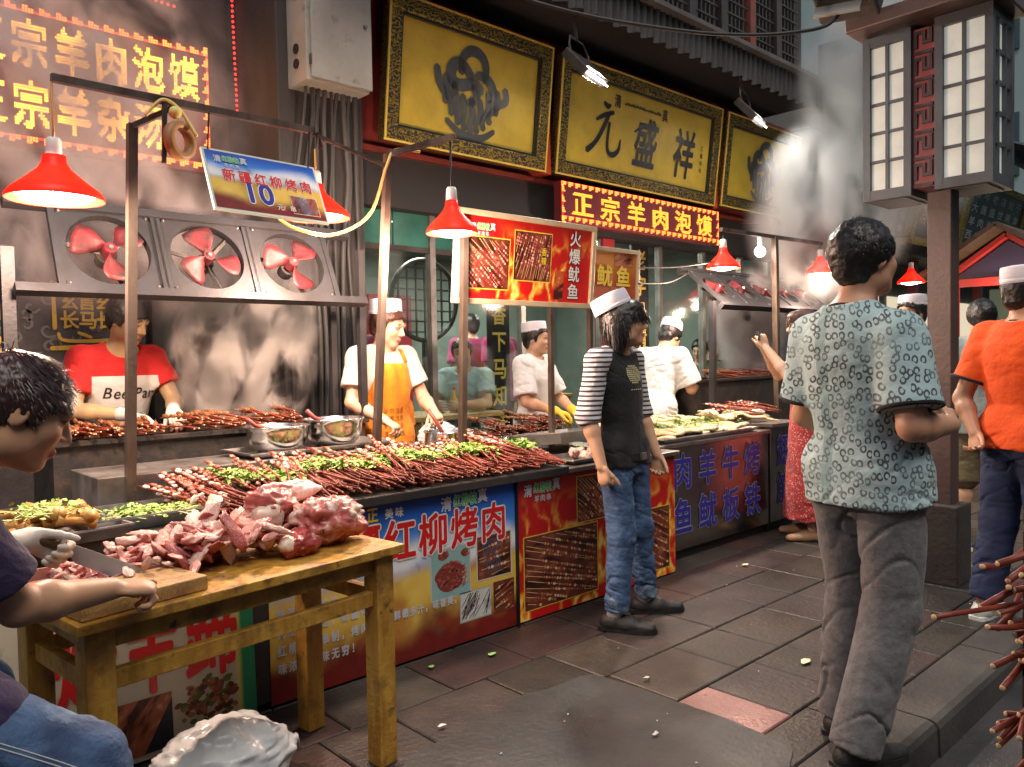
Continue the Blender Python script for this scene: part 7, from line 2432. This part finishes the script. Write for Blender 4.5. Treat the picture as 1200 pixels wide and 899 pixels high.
# ---- cook with the orange apron
t, J, R, Rh = human('cook in cream tee and orange apron with white skullcap over the pot', (2.70, 4.06, 0), radians(-88), 1.71,
    pose=dict(pel=(.0, 0, .92), nb=(.03, .0, 1.44), head=(.085, .0, 1.575), shL=(.02, .175, 1.38), shR=(.02, -.175, 1.38), elR=(.06, -.25, 1.13), wrR=(.27, -.17, 1.03), elL=(.10, .245, 1.13), wrL=(.33, .14, 1.06)), look=(.42, .22, 0), skin=SKB, hairstyle='short', hairmat=pm('brown_short_hair', (.06, .022, .012), .4), hairn=1200, hk=dict(L=.045, w=.004), cap=dict(tilt=(0, -.25), z0=.070, x0=-.035, hgt=.085), top=dict(mat=M['cream_cloth'], sleeve=.66, hem=-.10, off=.016, fold=.009), bottom=dict(mat=M['navy']), h=.0075, girth=.92, hands=dict(R=((.75, .3, -.4), (0, 0, -1), (.2, 1, 0), (.7, .8, .5)), L=((.7, -.4, -.3), (0, 0, -1), (.2, -1, 0), (.8, .8, .5))))
def apron(t, J, R, mat, w0=.105, w1=.20, top=.44, bot=-.42, name='apron', strap=True):
    fw, la, up_ = R[:, 0], R[:, 1], R[:, 2]
    bv = BVHTree.FromPolygons([v.co[:] for v in child(t, 'shirt').data.vertices], [p.vertices[:] for p in child(t, 'shirt').data.polygons])
    ns, nl_ = 26, 19
    G = np.zeros((ns, nl_, 3))
    for i, s in enumerate(np.linspace(top, bot, ns)):
        w = np.interp(s, [bot, .05, .16, top], [w1*1.1, w1, w1*.92, w0])
        for j, y in enumerate(np.linspace(-1, 1, nl_)):
            p = J['pel']+up_*s+la*(w*y)
            hit = bv.ray_cast(Vector(p+fw*.5), Vector(-fw))
            x = (Vector(hit[0]).dot(Vector(fw)) if hit[0] is not None else None)
            x0 = float(p@fw)
            base = x if x is not None else x0+.06
            if s < -.05:
                base = max(base, x0+.13-.10*abs(y)**3)
            G[i, j] = p+fw*(base-x0+.010+.006*sin(y*9+s*7))
    o = MB().grid(G).build(name, mat, t, True, False)
    sm = o.modifiers.new('s', 'SOLIDIFY'); sm.thickness = .004
    if strap:
        for sg in (-1, 1):
            a = G[0, -1 if sg > 0 else 0]
            MB().tube([a, a+up_*.07-fw*.02-la*sg*.02, J['nb']+la*sg*.075+up_*.0+fw*.03, J['nb']+la*sg*.07-fw*.05], .011, 6).build('apron_strap', mat, t, True, False)
    return o, G
o, G = apron(t, J, R, M['apron_o'])
def apron_print(mb, pl):
    for r_ in range(4):
        text_on(mb, pl, '清真烤肉' if r_ % 2 else '羊肉泡馍', -.075, -.02-r_*.045, .032, .036, .02, 0, pitch=.038)
decal(t, o, 'apron_print', pm('apron_ink', (.36, .12, .02), .7), apron_print, J['pel']+R[:, 2]*.16, R[:, 0], R[:, 1], R[:, 2], .006)

# ---- cook in white with yellow gloves
human('cook in white jacket and skullcap wearing yellow gloves behind the skewer tray', (4.20, 4.25, 0), radians(-72), 1.62, pose=dict(elR=(.05, -.24, 1.05), wrR=(.24, -.14, .98), elL=(.08, .24, 1.06), wrL=(.28, .10, .96)), look=(.15, .05, 0), skin=SK2, hairstyle='short', hairn=600, cap=dict(tilt=(0, -.1), z0=.062), top=dict(mat=M['white_cloth'], sleeve=.85, hem=-.14, off=.02, fold=.010, sloose=.028), bottom=dict(mat=M['navy']), gloves='LR', handdef=pm('yellow_glove', (.72, .50, .03), .6), h=.009)
# ---- cook in white at the far grill
human('cook in white shirt and skullcap bending to the far grill', (5.28, 3.98, 0), radians(2), 1.72, pose=dict(pel=(.0, 0, .93), nb=(.17, 0, 1.40), head=(.27, .0, 1.515), shL=(.14, .18, 1.35), shR=(.14, -.18, 1.35), elL=(.22, .25, 1.09), wrL=(.42, .16, 1.14), elR=(.20, -.25, 1.09), wrR=(.42, -.16, 1.14)), look=(.05, .3, 0), skin=SK2, hairstyle='short', hairn=600, cap=dict(tilt=(0, -.2), z0=.066, x0=-.03), top=dict(mat=M['white_cloth'], sleeve=.85, hem=-.14, off=.024, fold=.013, sloose=.03), bottom=dict(mat=M['navy']), h=.009, girth=1.05)
# ---- grill cook in the red and white tee
t, J, R, Rh = human('grill cook in red and white tee with white gloves behind the black grill', (1.36, 4.62, 0), radians(-84), 1.74, pose=dict(pel=(-.02, 0, .94), nb=(.06, .01, 1.465), head=(.13, .025, 1.61), shL=(.05, .185, 1.40), shR=(.05, -.185, 1.40), elR=(.07, -.245, 1.14), wrR=(.28, -.045, 1.115), elL=(.17, .25, 1.16), wrL=(.37, .14, 1.13)), look=(.5, .3, .05), skin=(.55, .36, .19), hairstyle='crop', hairn=900, top=dict(mat=split_tee(), sleeve=.62, hem=-.08, off=.015, fold=.008, neck=(.085, .0)), bottom=dict(mat=M['denim']), gloves='LR', h=.0075, girth=.95, hands=dict(R=((.75, .6, -.25), (.3, .2, -1), (-.3, .8, 0), (.5, .6, .5)), L=((.85, -.2, -.35), (.3, 0, -1), (0, -1, .2), (.5, .6, .5))))
def teeprint(mb, pl):
    text_on(mb, pl, 'Bee Park', -.125, .0, .075, .085, .012, 0, slant=.15)
    text_on(mb, pl, 'STREET MARKET', -.08, -.05, .016, .018, .015, 0)
    text_on(mb, pl, 'ORIGINAL GOODS CO', -.10, -.085, .017, .02, .015, 0)
    text_on(mb, pl, 'DAILY FRESH', -.07, -.118, .017, .02, .015, 0)
decal(t, child(t, 'shirt'), 'tee_lettering', 'letter_black', teeprint, J['pel']+R[:, 2]*.265, R[:, 0], R[:, 1], R[:, 2], .004)['kind'] = 'stuff'

# ---- people inside the restaurant
def seated(label, loc, rz, matn, look, skin, sc=1, **kw):
    return human(label, loc, rz, 1.70*sc, pose=dict(pel=(0, 0, .56), nb=(.07, 0, 1.07), head=(.12, .0, 1.215), shL=(.06, .178, 1.01), shR=(.06, -.178, 1.01), elL=(.20, .24, .80), wrL=(.42, .10, .80), elR=(.20, -.24, .80), wrR=(.42, -.10, .80), hiL=(.02, .09, .53), hiR=(.02, -.09, .53), knL=(.45, .13, .52), knR=(.45, -.13, .52), anL=(.42, .13, .085), anR=(.42, -.13, .085)), look=look, skin=skin, hairstyle='short', hairn=400, top=dict(mat=matn, sleeve=.7, hem=-.06, off=.018, fold=.010), bottom=dict(mat=M['black_cloth']), shoes=dict(mat=M['shoe_black'], sole=M['black']), h=.011, **kw)
Zs = .20    # the room floor stands a step above the pavement
tag(MB().bx(2.96, 8.98, 4.86, 8.58, .021, Zs).build('raised_floor', 'int_floor', None), 'raised tiled floor of the restaurant dining room')['kind'] = 'structure'
seated('diner in a pale blue shirt seated behind the glass, arms on a table', (4.35, 5.22, Zs), radians(-150), M['paleblue'], (.35, 0, 0), SK)
seated('dark haired diner in olive seated beyond the far grill smoke', (7.95, 5.25, Zs), radians(-165), cloth('olive_cloth', (.14, .16, .10)), (0, .1, 0), SK2)
seated('diner in dark blue seated in the far grill smoke', (8.38, 5.45, Zs), radians(-120), cloth('blue_cloth', (.06, .07, .22)), (0, 0, 0), SK2)
for (x, y, a, lab, cp) in ((5.20, 5.75, 100, 'waitress in magenta shirt with cap standing inside, back turned', True), (5.05, 6.0, 80, 'bareheaded waiter in magenta shirt behind the capped waitress', False), (3.38, 5.45, 60, 'waiter in magenta shirt inside the window near the column', True)):
    human(lab, (x, y, Zs), radians(a), 1.60, look=(.2, 0, 0), skin=SK2, hairstyle='short', hairn=300, cap=dict(tilt=(0, -.1), z0=.06, mat=pm('grey_cap', (.35, .36, .36), .7)) if cp else None, top=dict(mat=M['magenta'], sleeve=.7, hem=-.12, off=.018), bottom=dict(mat=M['black_cloth']), shoes=dict(mat=M['shoe_black']), h=.012)
def dtable(x, y, lab):
    t = thing('dining_table', lab, 'table', (x, y, Zs))
    MB().bx(-.45, .45, -.3, .3, .70, .74).build('top', 'wood_b', t, world=False, bevel=.005)
    for sx in (-1, 1):
        for sy in (-1, 1):
            MB().bx(sx*.40-.025, sx*.40+.025, sy*.25-.025, sy*.25+.025, 0, .699).build('leg', 'wood_b', t, world=False)
def stool(x, y, z, lab, hgt=.44, grp=None, mat='wood_b'):
    t = thing('stool', lab, 'stool', (x, y, z), 0, grp)
    MB().bx(-.17, .17, -.14, .14, hgt-.03, hgt).build('seat', mat, t, world=False, bevel=.004)
    for sx in (-1, 1):
        for sy in (-1, 1):
            MB().bar((sx*.13, sy*.10, hgt-.031), (sx*.16, sy*.13, 0), .035).build('leg', mat, t, world=False)
dtable(3.92, 5.08, 'wooden dining table before the seated diner in pale blue')
dtable(7.45, 5.15, 'wooden dining table beyond the far grill smoke')
dtable(6.4, 6.6, 'wooden dining table deep inside the restaurant')
stool(4.36, 5.22, Zs, 'wooden stool under the diner in pale blue', .43)
stool(7.96, 5.25, Zs, 'wooden stool under the diner in olive', .43)
stool(8.38, 5.45, Zs, 'wooden stool under the diner in dark blue', .43)
bt = thing('drink_bottle', 'small amber drink bottle on the diner\'s table', 'bottle', (4.02, 5.0, Zs+.74))
MB().lathe([(.001, 0), (.03, 0), (.032, .01), (.032, .10), (.014, .14), (.012, .18), (.001, .18)], n=16).build('glass', pm('amber', (.6, .3, .03), .2), bt, True, False)
MB().cyl((0, 0, .181), (0, 0, .20), .013).build('stopper', 'letter_red', bt, world=False)

# ---- the butcher at the table end
bx_, by_ = -.05, 2.06
L_ = lambda x, y, z: (x-bx_, y-by_, z)
M['purple_tee'] = cloth('purple_tee', (.032, .020, .062), (.02, .013, .045))
human('butcher in dark purple tee and blue jeans leaning over the cutting board', (bx_, by_, 0), 0, 1.70,
    pose=dict(pel=L_(-.06, 2.06, .82), nb=L_(.245, 2.075, 1.125), head=L_(.410, 2.085, 1.275), shR=L_(.255, 1.915, 1.06), elR=L_(.365, 1.945, .868), wrR=L_(.575, 2.035, .842), shL=L_(.26, 2.25, 1.06), elL=L_(.34, 2.42, .89), wrL=L_(.50, 2.475, .905), hiR=L_(.0, 1.92, .855), knR=L_(.42, 1.73, .575), anR=L_(.44, 1.71, .13), hiL=L_(-.05, 2.16, .78), knL=L_(.33, 2.32, .58), anL=L_(.26, 2.36, .14)),
    look=(-.02, .42, .0), frame=(1, 0, 0), skin=(.46, .26, .155), hairstyle='crop', hairmat='hair_red', hairn=6500, hk=dict(L=.034, w=.0022, thick=.010), top=dict(mat=M['purple_tee'], sleeve=.72, hem=-.06, off=.014, fold=.010, sloose=.022), bottom=dict(mat=M['denim'], r=(.108, .086, .074), waist=.05, fold=.010, ani=(10, 10, 10)), shoes=dict(mat=M['shoe_black'], sole=M['black']), h=.0052, girth=.95, gloves='L', headsc=1.04,
    hands=dict(R=((.97, .10, -.16), (.05, .15, -1), (.1, 1, 0), (.75, 1.05, .75), 1.08), L=((.85, -.25, -.45), (.15, -.9, -.4), (.4, -.1, .9), (1.0, 1.0, .6))))
bt_ = bpy.data.objects[[o.name for o in bpy.data.objects if o.type == 'EMPTY' and o.get('label', '').startswith('butcher')][0]]
tr_ = child(bt_, 'trousers')
bv_ = BVHTree.FromPolygons([v.co[:] for v in tr_.data.vertices], [p.vertices[:] for p in tr_.data.polygons])
for dz in (.0, .009):
    P = []
    for q in np.linspace(0, 1, 40):
        a = np.array(L_(.0, 1.2, .85))*(1-q)+np.array(L_(.45, 1.2, .575))*q+np.array((0, 0, dz))
        hit = bv_.ray_cast(Vector(a), Vector((0, 1, 0)))
        if hit[0] is not None:
            P.append(np.array(hit[0])+np.array((0, -.0005, 0)))
    if len(P) > 5:
        MB().tube(P, .0016, 5).build('stitched_seam', pm('seam_thread', (.35, .36, .38), .7), bt_, True, False)
stool(-.12, 2.06, 0, 'pale wooden stool under the butcher', .71, None, pm('pale_stool', (.42, .40, .33), .6))
kn = thing('cleaver', 'grey steel butcher knife in the gloved hand above the meat', 'knife', (.6, 2.43, .86))
Rk = np.stack([unit((.80, -.36, -.42)), unit((.36, .9, -.1)), unit(np.cross((.80, -.36, -.42), (.36, .9, -.1)))], 1)
bl = [(0, -.004), (.04, -.030), (.16, -.034), (.215, -.012), (.225, .014), (.0, .016)]
c0 = np.array((.575, 2.435, .875))
pk = lambda x, z, y: c0+Rk[:, 0]*x+Rk[:, 2]*z+Rk[:, 1]*y
Vv = [pk(x, z, y) for y in (-.0015, .0015) for x, z in bl]
MB().add(Vv, [tuple(range(6)), tuple(range(6, 12))[::-1]]+[(i, i+6, (i+1) % 6+6, (i+1) % 6) for i in range(6)]).build('blade', pm('knife_steel', (.42, .45, .50), .35, .6), kn)
MB().cyl(pk(-.015, .002, 0), pk(.012, .003, 0), .019, .017, 12).build('bolster', 'steel', kn)
MB().cyl(pk(-.12, 0, 0), pk(-.0155, .002, 0), .015, .017, 12).build('handle', 'wood_d', kn, True)

# ================================================================ SMOKE AND AIR
def smoke(name, lab, c, r, dens, scale, col=(.9, .88, .88), lean=(0, 0), thr=.42, seed=0, shape='box', anis=.2):
    """an ellipsoid of drifting smoke; density falls off to its edge and breaks up with noise"""
    mb = MB().sphere((0, 0, 0), 1.0, 20, 12)
    o = mb.build(name, None)
    o.location = c; o.scale = r
    o.rotation_euler = (0, lean[0], lean[1])
    m = bpy.data.materials.new(name)
    m.use_nodes = True
    nt = m.node_tree; L = nt.links.new
    nt.nodes.clear()
    tc = _n(nt, 'ShaderNodeTexCoord')
    ln = _n(nt, 'ShaderNodeVectorMath', operation='LENGTH'); L(tc.outputs['Object'], ln.inputs[0])
    fo = _n(nt, 'ShaderNodeMapRange', interpolation_type='SMOOTHSTEP'); fo.inputs[1].default_value = 1.0; fo.inputs[2].default_value = .15; L(ln.outputs[1], fo.inputs[0])
    mp = _n(nt, 'ShaderNodeMapping'); mp.inputs['Scale'].default_value = (r[0]*scale, r[1]*scale, r[2]*scale*.6); mp.inputs['Location'].default_value = (seed*3.1, seed*1.7, seed)
    L(tc.outputs['Object'], mp.inputs[0])
    ns = _n(nt, 'ShaderNodeTexNoise'); ns.inputs['Scale'].default_value = 1; ns.inputs['Detail'].default_value = 4; ns.inputs['Roughness'].default_value = .55; ns.inputs['Distortion'].default_value = .9
    L(mp.outputs[0], ns.inputs['Vector'])
    th = _n(nt, 'ShaderNodeMapRange', interpolation_type='SMOOTHSTEP'); th.inputs[1].default_value = thr; th.inputs[2].default_value = thr+.25; L(ns.outputs[0], th.inputs[0])
    mu = _n(nt, 'ShaderNodeMath', operation='MULTIPLY'); L(fo.outputs[0], mu.inputs[0]); L(th.outputs[0], mu.inputs[1])
    m2 = _n(nt, 'ShaderNodeMath', operation='MULTIPLY'); L(mu.outputs[0], m2.inputs[0]); m2.inputs[1].default_value = dens
    pv = _n(nt, 'ShaderNodeVolumePrincipled'); pv.inputs['Color'].default_value = (*col, 1); pv.inputs['Anisotropy'].default_value = anis
    L(m2.outputs[0], pv.inputs['Density'])
    ou = _n(nt, 'ShaderNodeOutputMaterial'); L(pv.outputs[0], ou.inputs['Volume'])
    o.data.materials.append(m)
    o['kind'] = 'stuff'; o['label'] = lab
    return o
smoke('smoke', 'white smoke curling up from the black grill', (1.93, 4.22, 1.45), (.46, .28, .60), 130, 6.5, (.97, .93, .90), (.25, 0), .45, 1)
smoke('smoke', 'smoke tinted with pink lamplight drifting before the LED sign', (.95, 4.40, 2.75), (1.3, .45, 1.05), 9, 3.4, (.96, .88, .90), (-.3, 0), .40, 2)  # pink cast of the lamps and LEDs put into the smoke colour
smoke('smoke', 'thin smoke around the red fans', (1.6, 4.30, 1.95), (1.1, .26, .45), 13, 4.5, (.96, .88, .88), (0, 0), .40, 3)
smoke('smoke', 'large grey smoke cloud billowing over the far grill and the gold boards', (7.7, 3.55, 2.75), (1.45, .65, 1.0), 15, 3.0, (.88, .91, .92), (-.35, 0), .40, 4)
smoke('smoke', 'dense smoke rising from the far grill', (6.7, 3.92, 1.62), (.55, .32, .60), 45, 5.0, (.95, .90, .91), (0, 0), .40, 5)
smoke('smoke', 'pale smoke drifting up past the awning toward the lantern', (8.7, 3.3, 4.0), (2.0, .9, 1.6), 8, 2.3, (.88, .93, .93), (-.5, 0), .38, 6)
